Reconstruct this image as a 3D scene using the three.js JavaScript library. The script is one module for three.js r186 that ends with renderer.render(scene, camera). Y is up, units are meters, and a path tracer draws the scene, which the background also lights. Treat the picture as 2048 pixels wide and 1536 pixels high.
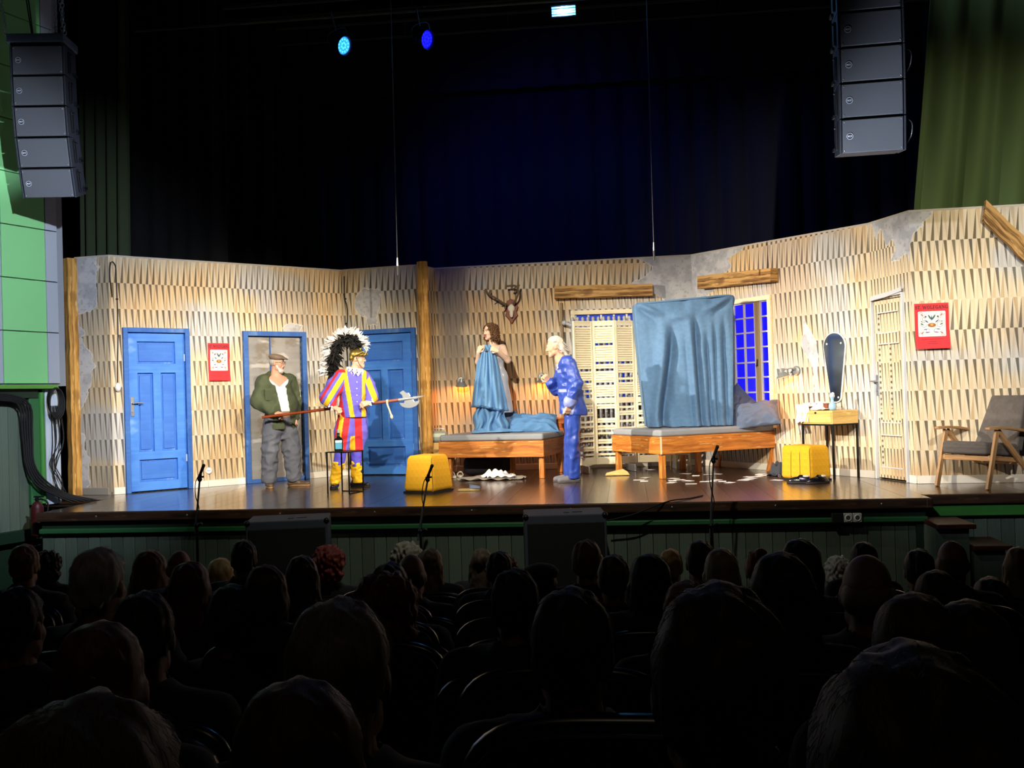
import * as THREE from 'three';
import { RoundedBoxGeometry } from 'three/addons/geometries/RoundedBoxGeometry.js';
import { mergeGeometries } from 'three/addons/utils/BufferGeometryUtils.js';

// ---------- camera, exposure, lights ----------
const scene = new THREE.Scene();
scene.background = new THREE.Color(0x000000);
const V = (x, y, z) => new THREE.Vector3(x, y, z);
const D2R = Math.PI / 180;
const camera = new THREE.PerspectiveCamera(2 * Math.atan(768 / 2000) / D2R, 2048 / 1536, 0.05, 60);
camera.rotation.order = 'YXZ';
camera.position.set(0, 1.064, 0);
camera.rotation.set(0.659 * D2R, 6.4 * D2R, -1.66 * D2R);
const renderer = new THREE.WebGLRenderer({ antialias: true });
renderer.toneMapping = THREE.LinearToneMapping;
renderer.toneMappingExposure = 1.0;
renderer.shadowMap.enabled = true;

function spot(color, cd, pos, target, deg, penumbra = 0.5, radius = 3) {
  const l = new THREE.SpotLight(color, cd, 0, deg * D2R, penumbra, 2);
  l.position.set(...pos); l.target.position.set(...target);
  l.castShadow = true; l.shadow.radius = radius; l.shadow.mapSize.set(2048, 2048); l.shadow.bias = -0.0005;
  scene.add(l, l.target); return l;
}
// unseen front-of-house spots, out of view above the audience, placed to light the set
spot(0xfff4e2, 290, [-2.6, 4.9, -3.2], [-4.6, 1.0, -12.2], 14, 0.8);
spot(0xfff0d8, 280, [1.6, 4.9, -3.2], [-4.2, 1.0, -12.4], 14, 0.8);
spot(0xfff4e4, 370, [-1.8, 4.9, -3.0], [-0.9, 0.95, -13.2], 14, 0.8);
spot(0xfff4e4, 270, [0.2, 4.9, -3.0], [1.2, 1.0, -12.8], 13, 0.8);
spot(0xfff4e2, 350, [-3.6, 5.3, -3.0], [2.5, 1.0, -11.7], 11, 0.9);
spot(0xfff6ea, 170, [3.2, 5.3, -3.2], [3.6, 1.2, -11.0], 10, 0.9);
spot(0x9a60ff, 110, [0.6, 4.9, -3.0], [1.45, 0.1, -11.0], 4.2, 0.8);
spot(0xff9a48, 40, [0.4, 4.9, -3.0], [-4.9, 2.0, -12.8], 5, 0.9);
spot(0xff9a48, 50, [-1.4, 4.9, -3.0], [1.9, 2.3, -12.8], 5, 0.9);
// unseen side spots at either end of the stage front, crossing the set
spot(0xffeacc, 210, [4.4, 4.65, -9.75], [-4.3, 1.0, -12.3], 15, 0.7, 2);
spot(0xfff0dc, 320, [-6.4, 3.45, -8.7], [1.2, 0.95, -12.5], 22, 0.7, 2);
// unseen spots, out of view, placed to light side wall, speakers and curtains
spot(0xdfeaff, 210, [-1.2, 4.1, -4.4], [-6.5, 1.9, -10.2], 23, 1.0);
spot(0xe6eeff, 80, [-0.4, 4.1, -3.8], [3.9, 1.5, -10.8], 19, 1.0);
spot(0xfff4dc, 90, [5.2, 3.6, -5.4], [4.3, 2.9, -12.2], 20, 1.0);
// unseen low spots standing in for stage bounce, lighting the speaker columns from below
spot(0xdce8ff, 120, [-2.9, 0.25, -8.0], [-5.75, 3.4, -9.5], 9, 1.0);
spot(0xdce8ff, 130, [0.7, 0.25, -7.7], [2.24, 2.75, -9.0], 15, 1.0);
// unseen weak spot on the stage front; unseen dim ambient point light far behind
spot(0xf4f4e4, 26, [-0.8, 4.6, -6.2], [-0.9, -0.5, -9.8], 42, 1.0);
{ const l = new THREE.PointLight(0xffe2c0, 1.6, 0, 2); l.position.set(0, 7.6, 1.5); l.castShadow = true; l.shadow.radius = 4; scene.add(l); }

// ---------- helpers ----------
let seed = 12345;
const rnd = () => { seed = (seed + 0x6d2b79f5) | 0; let t = Math.imul(seed ^ (seed >>> 15), 1 | seed); t = (t + Math.imul(t ^ (t >>> 7), 61 | t)) ^ t; return ((t ^ (t >>> 14)) >>> 0) / 4294967296; };
const rr = (a, b) => a + (b - a) * rnd();
const clamp = (x, a = 0, b = 1) => Math.min(b, Math.max(a, x));
const mix = (a, b, t) => a + (b - a) * t;
const sst = (a, b, x) => { const t = clamp((x - a) / (b - a)); return t * t * (3 - 2 * t); };
const h2 = (x, y) => { let h = Math.imul(x | 0, 374761393) + Math.imul(y | 0, 668265263); h = Math.imul(h ^ (h >>> 13), 1274126177); return ((h ^ (h >>> 16)) >>> 0) / 4294967296; };
const h3 = (x, y, z) => h2(x + Math.imul(z | 0, 7919), y + Math.imul(z | 0, 104729));
function vn(x, y, px = 0, py = 0) { // value noise, periodic when px, py are given
  const xi = Math.floor(x), yi = Math.floor(y), fx = x - xi, fy = y - yi, u = fx * fx * (3 - 2 * fx), v = fy * fy * (3 - 2 * fy);
  const wx = (k) => (px ? ((k % px) + px) % px : k), wy = (k) => (py ? ((k % py) + py) % py : k);
  return mix(mix(h2(wx(xi), wy(yi)), h2(wx(xi + 1), wy(yi)), u), mix(h2(wx(xi), wy(yi + 1)), h2(wx(xi + 1), wy(yi + 1)), u), v);
}
function fbm(x, y, oct = 4, px = 0, py = 0) { let s = 0, a = 0.5, n = 0; for (let i = 0; i < oct; i++) { s += a * vn(x, y, px, py); n += a; a *= 0.5; x *= 2; y *= 2; px *= 2; py *= 2; } return s / n; }
function vn3(x, y, z) {
  const xi = Math.floor(x), yi = Math.floor(y), zi = Math.floor(z), f = (t) => t * t * (3 - 2 * t), u = f(x - xi), v = f(y - yi), w = f(z - zi);
  const c = (k) => mix(mix(h3(xi, yi, k), h3(xi + 1, yi, k), u), mix(h3(xi, yi + 1, k), h3(xi + 1, yi + 1, k), u), v);
  return mix(c(zi), c(zi + 1), w) * 2 - 1;
}
// a colour texture: fn(u, v) in 0..1 gives sRGB 0..255
function tex(w, h, fn, repeat) {
  const d = new Uint8Array(w * h * 4);
  for (let y = 0, i = 0; y < h; y++) for (let x = 0; x < w; x++, i += 4) { const c = fn((x + 0.5) / w, (y + 0.5) / h); d[i] = clamp(c[0], 0, 255); d[i + 1] = clamp(c[1], 0, 255); d[i + 2] = clamp(c[2], 0, 255); d[i + 3] = 255; }
  const t = new THREE.DataTexture(d, w, h); t.colorSpace = THREE.SRGBColorSpace; t.magFilter = THREE.LinearFilter; t.minFilter = THREE.LinearMipmapLinearFilter; t.generateMipmaps = true; t.wrapS = t.wrapT = THREE.RepeatWrapping;
  if (repeat) t.repeat.set(...repeat); t.needsUpdate = true; return t;
}
function bumpTex(w, h, fn, repeat) { const t = tex(w, h, (u, v) => { const k = fn(u, v) * 255; return [k, k, k]; }, repeat); t.colorSpace = THREE.NoColorSpace; return t; }
const c3 = (hex) => [(hex >> 16) & 255, (hex >> 8) & 255, hex & 255];
const mix3 = (a, b, t) => [mix(a[0], b[0], t), mix(a[1], b[1], t), mix(a[2], b[2], t)];
// wood with its grain along u; the tile is 1.2 m x 0.6 m
function woodTex(light, dark, worn, k = 1) {
  const A = c3(light), B = c3(dark), W = c3(worn);
  return tex(512, 256, (u, v) => {
    const g = fbm(u * 4, v * 40, 4, 4, 40), f = fbm(u * 16, v * 128, 2, 16, 128), b = fbm(u * 3 + 9, v * 5 + 3, 3, 3, 5), s = fbm(u * 8 + 4, v * 24, 3, 8, 24);
    let c = mix3(A, B, clamp((g - 0.35) * 2 * k + (f - 0.5) * 0.7)); c = mix3(c, B, sst(0.62, 0.8, b) * 0.5 * k); c = mix3(c, W, sst(0.68, 0.8, s) * 0.6); return c;
  }, [1 / 1.2, 1 / 0.6]);
}
const M = (color, roughness = 0.8, o = {}) => new THREE.MeshStandardMaterial({ color, roughness, ...o });
const MP = (color, roughness = 0.8, o = {}) => new THREE.MeshPhysicalMaterial({ color, roughness, ...o });
const MT = (map, roughness = 0.8, o = {}) => new THREE.MeshStandardMaterial({ map, roughness, ...o });

const taken = new Map();
function numbered(n) { const k = taken.get(n) || 0; taken.set(n, k + 1); return k ? n + '_' + String(k).padStart(3, '0') : n; }
function tag(o, label, category, group) { o.userData = { ...o.userData, label, category }; if (group) o.userData.group = group; return o; }
function base(name, pos = [0, 0, 0], turn = 0, label, category, group) { const o = new THREE.Group(); o.name = numbered(name); o.position.set(...pos); o.rotation.y = turn; scene.add(o); if (label) tag(o, label, category, group); return o; }
function obj(name, geo, mat, parent = scene) {
  const m = new THREE.Mesh(Array.isArray(geo) ? merge(geo) : geo, mat); m.castShadow = m.receiveShadow = true;
  m.name = parent === scene ? numbered(name) : name; parent.add(m); return m;
}
function thing(name, geo, mat, label, category, group) { return tag(obj(name, geo, mat), label, category, group); }
function struct(name, geo, mat) { const m = obj(name, geo, mat); m.userData.kind = 'structure'; return m; }
function sbase(name, pos = [0, 0, 0], turn = 0) { const o = base(name, pos, turn); o.userData.kind = 'structure'; return o; }
// geometry
function merge(list) { list = list.flat(9); if (list.length === 1) return list[0]; const mixed = list.some((g) => !g.index); const keep = ['position', 'normal', 'uv']; if (list.every((g) => g.attributes.color)) keep.push('color');
  return mergeGeometries(list.map((g) => { g = mixed && g.index ? g.toNonIndexed() : g.clone(); for (const k in g.attributes) if (!keep.includes(k)) g.deleteAttribute(k); if (!g.attributes.uv) g.setAttribute('uv', new THREE.Float32BufferAttribute(new Float32Array(g.attributes.position.count * 2), 2)); return g; })); }
const mv = (g, x = 0, y = 0, z = 0, rx = 0, ry = 0, rz = 0) => { g.applyMatrix4(new THREE.Matrix4().compose(V(x, y, z), new THREE.Quaternion().setFromEuler(new THREE.Euler(rx, ry, rz, 'YXZ')), V(1, 1, 1))); return g; };
const bx = (w, h, d, x = 0, y = 0, z = 0, r = 0, seg = 1) => mv(r > 0 ? new RoundedBoxGeometry(w, h, d, seg, Math.min(r, w * 0.49, h * 0.49, d * 0.49)) : new THREE.BoxGeometry(w, h, d), x, y, z);
function rod(a, b, r1, r2 = r1, seg = 10, open = false) {
  a = Array.isArray(a) ? V(...a) : a; b = Array.isArray(b) ? V(...b) : b; const d = b.clone().sub(a), L = d.length();
  const g = new THREE.CylinderGeometry(r2, r1, L, seg, 1, open); g.applyMatrix4(new THREE.Matrix4().compose(a.clone().add(b).multiplyScalar(0.5), new THREE.Quaternion().setFromUnitVectors(V(0, 1, 0), d.normalize()), V(1, 1, 1))); return g;
}
function bar(a, b, w, h, up = [0, 1, 0], r = 0) { // rectangular bar from a to b; w across, h along "up"
  a = Array.isArray(a) ? V(...a) : a; b = Array.isArray(b) ? V(...b) : b; const d = b.clone().sub(a), L = d.length(); d.normalize(); const u0 = V(...up), s = u0.clone().cross(d).normalize(), u = d.clone().cross(s);
  const g = triUV(bx(w, h, L, 0, 0, 0, r), 'z'); g.applyMatrix4(new THREE.Matrix4().makeBasis(s, u, d).setPosition(a.clone().add(b).multiplyScalar(0.5))); return g;
}
const tube = (pts, r, seg = 24, rad = 6, closed = false) => new THREE.TubeGeometry(new THREE.CatmullRomCurve3(pts.map((p) => (Array.isArray(p) ? V(...p) : p)), closed), seg, r, rad, closed);
const lathe = (pts, seg = 24) => new THREE.LatheGeometry(pts.map((p) => new THREE.Vector2(p[0], p[1])), seg);
const sph = (r, x = 0, y = 0, z = 0, sx = 1, sy = 1, sz = 1, a = 14, b = 10) => { const g = new THREE.SphereGeometry(r, a, b); g.scale(sx, sy, sz); return mv(g, x, y, z); };
function extr(pts, depth, holes = [], bevel = 0) { // polygon in x, y extruded along z
  const s = new THREE.Shape(pts.map((p) => new THREE.Vector2(...p))); for (const h of holes) s.holes.push(new THREE.Path(h.map((p) => new THREE.Vector2(...p))));
  return new THREE.ExtrudeGeometry(s, { depth, bevelEnabled: bevel > 0, bevelSize: bevel, bevelThickness: bevel, bevelOffset: -bevel, bevelSegments: 1, curveSegments: 12 });
}
const rect = (x0, y0, x1, y1) => [[x0, y0], [x1, y0], [x1, y1], [x0, y1]];
function triUV(g, grain = 'x') { // uv in metres by the dominant normal, grain along u
  if (g.index) g = g.toNonIndexed(); const p = g.attributes.position, n = g.attributes.normal, uv = new Float32Array(p.count * 2);
  const ax = { x: (i) => p.getX(i), y: (i) => p.getY(i), z: (i) => p.getZ(i) };
  for (let i = 0; i < p.count; i++) { const a = Math.abs(n.getX(i)), b = Math.abs(n.getY(i)), c = Math.abs(n.getZ(i)); let ab = a >= b && a >= c ? ['z', 'y'] : b >= c ? ['x', 'z'] : ['x', 'y']; if (ab[1] === grain) ab.reverse(); uv[2 * i] = ax[ab[0]](i); uv[2 * i + 1] = ax[ab[1]](i); }
  g.setAttribute('uv', new THREE.BufferAttribute(uv, 2)); return g;
}
// a cloth-like grid: fn(s, t) gives a point; thickened to a shell
function sheet(nu, nv, fn, thick = 0.006) {
  const P = [], uv = [], id = []; const q = []; for (let j = 0; j <= nv; j++) for (let i = 0; i <= nu; i++) { const p = fn(i / nu, j / nv); q.push(p); }
  const at = (i, j) => q[clamp(j, 0, nv) * (nu + 1) + clamp(i, 0, nu)], nrm = [];
  for (let j = 0; j <= nv; j++) for (let i = 0; i <= nu; i++) { const a = at(i + 1, j).clone().sub(at(i - 1, j)), b = at(i, j + 1).clone().sub(at(i, j - 1)); const n = a.cross(b); if (n.lengthSq() < 1e-16) n.set(0, 0, 1); nrm.push(n.normalize()); }
  const N = q.length; for (const s of [0.5, -0.5]) q.forEach((p, k) => { P.push(p.x + nrm[k].x * thick * s, p.y + nrm[k].y * thick * s, p.z + nrm[k].z * thick * s); uv.push((k % (nu + 1)) / nu, Math.floor(k / (nu + 1)) / nv); });
  const I = (i, j) => j * (nu + 1) + i;
  for (let j = 0; j < nv; j++) for (let i = 0; i < nu; i++) { const a = I(i, j), b = I(i + 1, j), c = I(i + 1, j + 1), d = I(i, j + 1); id.push(a, b, c, a, c, d, N + a, N + c, N + b, N + a, N + d, N + c); }
  const edge = (a, b) => id.push(a, N + a, N + b, a, N + b, b);
  for (let i = 0; i < nu; i++) { edge(I(i, 0), I(i + 1, 0)); edge(I(i + 1, nv), I(i, nv)); } for (let j = 0; j < nv; j++) { edge(I(0, j + 1), I(0, j)); edge(I(nu, j), I(nu, j + 1)); }
  const g = new THREE.BufferGeometry(); g.setAttribute('position', new THREE.Float32BufferAttribute(P, 3)); g.setAttribute('uv', new THREE.Float32BufferAttribute(uv, 2)); g.setIndex(id); g.computeVertexNormals(); return g;
}
// move every vertex of an indexed geometry, then recompute normals
function warp(g, fn) { const p = g.attributes.position, v = V(0, 0, 0); for (let i = 0; i < p.count; i++) { v.fromBufferAttribute(p, i); fn(v, i); p.setXYZ(i, v.x, v.y, v.z); } g.computeVertexNormals(); return g; }
// pillow: soft rectangular cushion, w x h x d, lying in x, y
function pillowGeo(w, h, d, ruffle = 0.02, s0 = 0) {
  const N = 36, P = [], uv = [], id = []; const pt = (u, v, sgn) => { const e = Math.pow(Math.max(0, (1 - Math.pow(Math.abs(u), 3.2)) * (1 - Math.pow(Math.abs(v), 3.2))), 0.62); const cr = (0.55 - 2.2 * Math.abs(vn3(u * 2.2 + v * 1.3 + s0, v * 3.4 - u * 0.8, s0 + sgn))) * ruffle + vn3(u * 7, v * 7, s0 + sgn) * ruffle * 0.25; const dr = Math.sin((Math.abs(u) - Math.abs(v)) * 9 + s0) * ruffle * 0.3 * Math.abs(u * v);
    P.push(u * w / 2 * (1 - 0.07 * (1 - v * v)), v * h / 2 * (1 - 0.08 * (1 - u * u)), sgn * (e * d / 2 + (cr + dr) * Math.min(1, e * 3))); uv.push(u, v); };
  for (const sgn of [1, -1]) for (let a = 0; a <= N; a++) for (let b = 0; b <= N; b++) { const k = (t) => Math.sin((t / N * 2 - 1) * Math.PI / 2); pt(k(b), k(a), sgn); }
  const S = N + 1, O = S * S; for (let a = 0; a < N; a++) for (let b = 0; b < N; b++) { const p = a * S + b; id.push(p, p + 1, p + S + 1, p, p + S + 1, p + S, O + p, O + p + S + 1, O + p + 1, O + p, O + p + S, O + p + S + 1); }
  const g = new THREE.BufferGeometry(); g.setAttribute('position', new THREE.Float32BufferAttribute(P, 3)); g.setAttribute('uv', new THREE.Float32BufferAttribute(uv, 2)); g.setIndex(id); g.computeVertexNormals(); return g;
}

// ---------- fields: bodies and garments as smooth unions, meshed with surface nets ----------
// primitives: cap(a, b, ra, rb, flat?) tapered capsule; ell(c, radii, rot?) ellipsoid. flat = [axis, ratio] squeezes a capsule.
const cap = (a, b, ra, rb = ra, flat) => ({ t: 0, a, b, ra, rb, flat });
const ell = (c, r, e) => { const q = new THREE.Matrix4().makeRotationFromEuler(new THREE.Euler(...(e || [0, 0, 0]), 'YXZ')).transpose().elements; return { t: 1, c, r, q: [...q] }; };
function primD(p, x, y, z) {
  if (p.t === 0) {
    const [ax, ay, az] = p.a, bx_ = p.b[0] - ax, by = p.b[1] - ay, bz = p.b[2] - az, px = x - ax, py = y - ay, pz = z - az, L = bx_ * bx_ + by * by + bz * bz || 1e-9;
    const h = clamp((px * bx_ + py * by + pz * bz) / L); let wx = px - bx_ * h, wy = py - by * h, wz = pz - bz * h; const r = p.ra + (p.rb - p.ra) * h;
    if (p.flat) { const [n, k] = p.flat, dn = wx * n[0] + wy * n[1] + wz * n[2], s = dn * (1 / k - 1); wx += n[0] * s; wy += n[1] * s; wz += n[2] * s; const l = Math.sqrt(wx * wx + wy * wy + wz * wz); return (l - r) * (k < 1 ? Math.max(k, 0.5) : 1); }
    return Math.sqrt(wx * wx + wy * wy + wz * wz) - r;
  }
  const dx = x - p.c[0], dy = y - p.c[1], dz = z - p.c[2], q = p.q; const lx = (q[0] * dx + q[4] * dy + q[8] * dz) / p.r[0], ly = (q[1] * dx + q[5] * dy + q[9] * dz) / p.r[1], lz = (q[2] * dx + q[6] * dy + q[10] * dz) / p.r[2];
  const l = Math.sqrt(lx * lx + ly * ly + lz * lz), m = Math.min(p.r[0], p.r[1], p.r[2]); return (l - 1) * (l > 1 ? m * 0.5 + (p.r[0] + p.r[1] + p.r[2]) / 6 : m);
}
function primBox(p) {
  if (p.t === 0) { const r = Math.max(p.ra, p.rb) * (p.flat ? Math.max(1, p.flat[1]) : 1); return [0, 1, 2].flatMap((i) => [Math.min(p.a[i], p.b[i]) - r, Math.max(p.a[i], p.b[i]) + r]); }
  const r = Math.max(...p.r); return [0, 1, 2].flatMap((i) => [p.c[i] - r, p.c[i] + r]);
}
// opts: cell, k (blend), cut: (x,y,z,d) => d' , disp: (x,y,z) => offset, grow: added to every radius, color: (x,y,z) => [r,g,b] linear
function mesher(prims, { cell = 0.014, k = 0.03, cut, disp, grow = 0, color } = {}) {
  const lo = [1e9, 1e9, 1e9], hi = [-1e9, -1e9, -1e9], pad = cell * 2.5 + grow + 0.012;
  const boxes = prims.map((p) => { const b = primBox(p); for (let i = 0; i < 3; i++) { lo[i] = Math.min(lo[i], b[2 * i] - pad); hi[i] = Math.max(hi[i], b[2 * i + 1] + pad); } return b; });
  const n = [0, 1, 2].map((i) => Math.ceil((hi[i] - lo[i]) / cell) + 1), [nx, ny, nz] = n, F = new Float32Array(nx * ny * nz).fill(1), mg = k + cell * 3 + grow;
  prims.forEach((p, q) => {
    const b = boxes[q], i0 = [], i1 = []; for (let i = 0; i < 3; i++) { i0[i] = Math.max(0, Math.floor((b[2 * i] - mg - lo[i]) / cell)); i1[i] = Math.min(n[i] - 1, Math.ceil((b[2 * i + 1] + mg - lo[i]) / cell)); }
    const kk = p.k ?? k;
    for (let z = i0[2]; z <= i1[2]; z++) for (let y = i0[1]; y <= i1[1]; y++) { let o = (z * ny + y) * nx + i0[0]; for (let x = i0[0]; x <= i1[0]; x++, o++) {
      const d = primD(p, lo[0] + x * cell, lo[1] + y * cell, lo[2] + z * cell), f = F[o];
      if (p.sub) { const h = Math.max(kk - Math.abs(f + d), 0) / kk; F[o] = Math.max(f, -d) + h * h * kk * 0.25; } else { const h = Math.max(kk - Math.abs(f - d), 0) / kk; F[o] = Math.min(f, d) - h * h * kk * 0.25; }
    } }
  });
  for (let z = 0, o = 0; z < nz; z++) for (let y = 0; y < ny; y++) for (let x = 0; x < nx; x++, o++) { if (Math.abs(F[o]) > 0.15 && !cut) continue; const X = lo[0] + x * cell, Y = lo[1] + y * cell, Z = lo[2] + z * cell; let f = F[o] - grow; if (disp && Math.abs(f) < 0.06) f -= disp(X, Y, Z); if (cut) f = Math.max(f, cut(X, Y, Z)); F[o] = f; }
  const vid = new Int32Array(nx * ny * nz).fill(-1), P = [], I = []; const sx = 1, sy = nx, sz = nx * ny; let cnt = 0;
  const E = [[0, 1], [2, 3], [4, 5], [6, 7], [0, 2], [1, 3], [4, 6], [5, 7], [0, 4], [1, 5], [2, 6], [3, 7]], O = [0, 1, 2, 3, 4, 5, 6, 7].map((c) => (c & 1) * sx + ((c >> 1) & 1) * sy + ((c >> 2) & 1) * sz);
  for (let z = 0; z < nz - 1; z++) for (let y = 0; y < ny - 1; y++) for (let x = 0; x < nx - 1; x++) {
    const o = z * sz + y * sy + x; let m = 0; for (let c = 0; c < 8; c++) if (F[o + O[c]] < 0) m |= 1 << c; if (m === 0 || m === 255) continue;
    let X = 0, Y = 0, Z = 0, q = 0; for (const [a, b] of E) { if (((m >> a) & 1) === ((m >> b) & 1)) continue; const fa = F[o + O[a]], fb = F[o + O[b]], t = fa / (fa - fb); X += mix(a & 1, b & 1, t); Y += mix((a >> 1) & 1, (b >> 1) & 1, t); Z += mix((a >> 2) & 1, (b >> 2) & 1, t); q++; }
    P.push(lo[0] + (x + X / q) * cell, lo[1] + (y + Y / q) * cell, lo[2] + (z + Z / q) * cell); vid[o] = cnt++;
  }
  const quad = (a, b, c, d, f) => { if (a < 0 || b < 0 || c < 0 || d < 0) return; if (f) I.push(a, b, c, a, c, d); else I.push(a, c, b, a, d, c); };
  for (let z = 1; z < nz - 1; z++) for (let y = 1; y < ny - 1; y++) for (let x = 1; x < nx - 1; x++) {
    const o = z * sz + y * sy + x, s = F[o] < 0;
    if (s !== F[o + sx] < 0) quad(vid[o - sy - sz], vid[o - sz], vid[o], vid[o - sy], s);
    if (s !== F[o + sy] < 0) quad(vid[o - sx - sz], vid[o - sx], vid[o], vid[o - sz], s);
    if (s !== F[o + sz] < 0) quad(vid[o - sx - sy], vid[o - sy], vid[o], vid[o - sx], s);
  }
  const g = new THREE.BufferGeometry(), pos = new Float32Array(P); g.setAttribute('position', new THREE.BufferAttribute(pos, 3)); g.setIndex(I); g.computeVertexNormals();
  const uv = new Float32Array(cnt * 2); for (let i = 0; i < cnt; i++) { uv[2 * i] = pos[3 * i] + pos[3 * i + 2] * 0.7; uv[2 * i + 1] = pos[3 * i + 1]; } g.setAttribute('uv', new THREE.BufferAttribute(uv, 2));
  if (color) { const C = new Float32Array(cnt * 3); for (let i = 0; i < cnt; i++) C.set(color(pos[3 * i], pos[3 * i + 1], pos[3 * i + 2]), 3 * i); g.setAttribute('color', new THREE.BufferAttribute(C, 3)); }
  return g;
}

// ---------- materials ----------
const tWoodDark = woodTex(0x4a3120, 0x2a1a10, 0x6b4a30), tBeam = woodTex(0xc09658, 0x6a4820, 0xdcb880, 1.3), tPost = woodTex(0xcf9c4c, 0x8a5e24, 0xf0cf8a, 1.2);
const tBed = woodTex(0xd28434, 0x92501a, 0xecc48a, 0.9), tPale = woodTex(0xece0bc, 0xd8c898, 0xf6eeda, 0.6), tDesk = woodTex(0xd9b46a, 0xb98f48, 0xe8cd92, 0.7), tChair = woodTex(0xb98d5c, 0x86603a, 0xd3ad80, 0.6);
const mFloor = [0, 1, 2, 3].map((i) => new THREE.MeshPhysicalMaterial({ map: tWoodDark, color: new THREE.Color().setScalar([0.86, 0.92, 0.96, 0.82][i]), roughness: 0.3, clearcoat: 0.75, clearcoatRoughness: 0.16 }));
const mFascia = MT(tWoodDark, 0.5), mBeam = MT(tBeam, 0.85), mPost = MT(tPost, 0.8), mBed = MT(tBed, 0.5), mPale = MT(tPale, 0.75), mDesk = MT(tDesk, 0.6), mChairWood = MT(tChair, 0.55);
const tGreenBoard = tex(128, 256, (u, v) => mix3([84, 98, 84], [100, 114, 98], fbm(u * 16, v * 4, 3, 16, 4)), [2, 1]);
const mGreenBoard = [0.85, 1, 1.12].map((k) => MT(tGreenBoard, 0.7, { color: new THREE.Color().setScalar(k) }));
const mGreenRail = M(0x2f6a3c, 0.55), mGreenBright = M(0x3f8a34, 0.6), mGreenDark = M(0x16301d, 0.6), mBlack = M(0x0b0b0c, 0.7), mDark = M(0x15161a, 0.85), mMetal = M(0xb8bcc2, 0.32, { metalness: 0.9 }), mBlackMetal = M(0x121213, 0.45, { metalness: 0.5 }), mWhite = M(0xeceae4, 0.5);
const mWallDark = M(0x0e100f, 0.9);

// ---------- the hall: shell ----------
struct('floor_hall', new THREE.ExtrudeGeometry(new THREE.Shape([[11.2, -1.17], [6.6, -1.17], [1.0, -0.29], [-6.1, 0.5], [-6.1, -1.6], [11.2, -1.6]].map((q) => new THREE.Vector2(...q))), { depth: 20, bevelEnabled: false }).rotateY(Math.PI / 2).translate(-11, 0, 0), MP(0x1a1512, 0.8));
struct('ceiling', bx(21, 0.2, 25, -0.5, 8.6, -6), mWallDark);
struct('wall_right', bx(0.2, 11, 25, 8.6, 3.1, -6), mWallDark);
struct('wall_left', bx(0.2, 11, 25, -10.9, 3.1, -6), mWallDark);
struct('wall_rear', bx(21, 11, 0.2, -0.5, 3.1, 6.2), mWallDark);
struct('wall_stage_rear', bx(21, 11, 0.2, -0.5, 3.1, -18.1), mWallDark);

// splayed side wall with grey and green acoustic panels above a ledge, boarding below
{
  const wl = sbase('wall_side', [-6.36, 0, -10.7], Math.PI / 2 + 19 * D2R - Math.PI); // local +x runs away from the viewer's left towards the stage
  wl.rotation.y = Math.atan2(0.9455, 0.3256); // x axis = direction (0.3256, -0.9455)
  obj('backing', bx(8.2, 6.9, 0.16, -4.0, 4.77, -0.1), M(0x8a9097, 0.8), wl);
  const mg = M(0xa4abb4, 0.85), mgr = M(0x86cf86, 0.85);
  // panel columns; x measured back from the stage end
  const cols = [[-0.005, -0.16, 0], [-0.165, -0.72, 1], [-0.725, -1.9, 0], [-1.905, -2.5, 1], [-2.505, -3.9, 0], [-3.905, -4.5, 1], [-4.505, -6.0, 0]];
  for (const [a, b, g] of cols) for (let k = 0; k < 9; k++) { const h = 0.575, y0 = 1.345 + k * h; obj('panel', bx(a - b - 0.004, h - 0.01, 0.03, (a + b) / 2, y0 + h / 2, 0.0, 0.004), g ? mgr : mg, wl); }
  obj('ledge', bx(8.2, 0.045, 0.16, -4.2, 1.31, 0.02, 0.008), M(0x5f9a3c, 0.6), wl);
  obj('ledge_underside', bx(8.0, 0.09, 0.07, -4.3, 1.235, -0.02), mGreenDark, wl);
  for (let i = 0; i < 30; i++) obj('board', bx(0.118, 1.5, 0.03, -0.46 - i * 0.123, 0.47, -0.06), mGreenBoard[i % 3], wl);
  obj('wainscot_backing', bx(8.0, 2.9, 0.1, -4.2, -0.2, -0.13), mGreenDark, wl);
  obj('corner_post', bx(0.13, 1.22, 0.06, -0.34, 0.62, -0.03, 0.01), mGreenRail, wl);
  obj('corner_bead', rod([-0.25, 0.02, 0], [-0.25, 1.25, 0], 0.03), mGreenBright, wl);
  obj('end_strip', bx(0.19, 1.3, 0.05, -0.11, 0.65, -0.02), M(0xc9d4de, 0.8), wl);
  obj('plinth', bx(8.2, 0.12, 0.08, -4.2, -0.3, 0.0), mGreenDark, wl);
}
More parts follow.
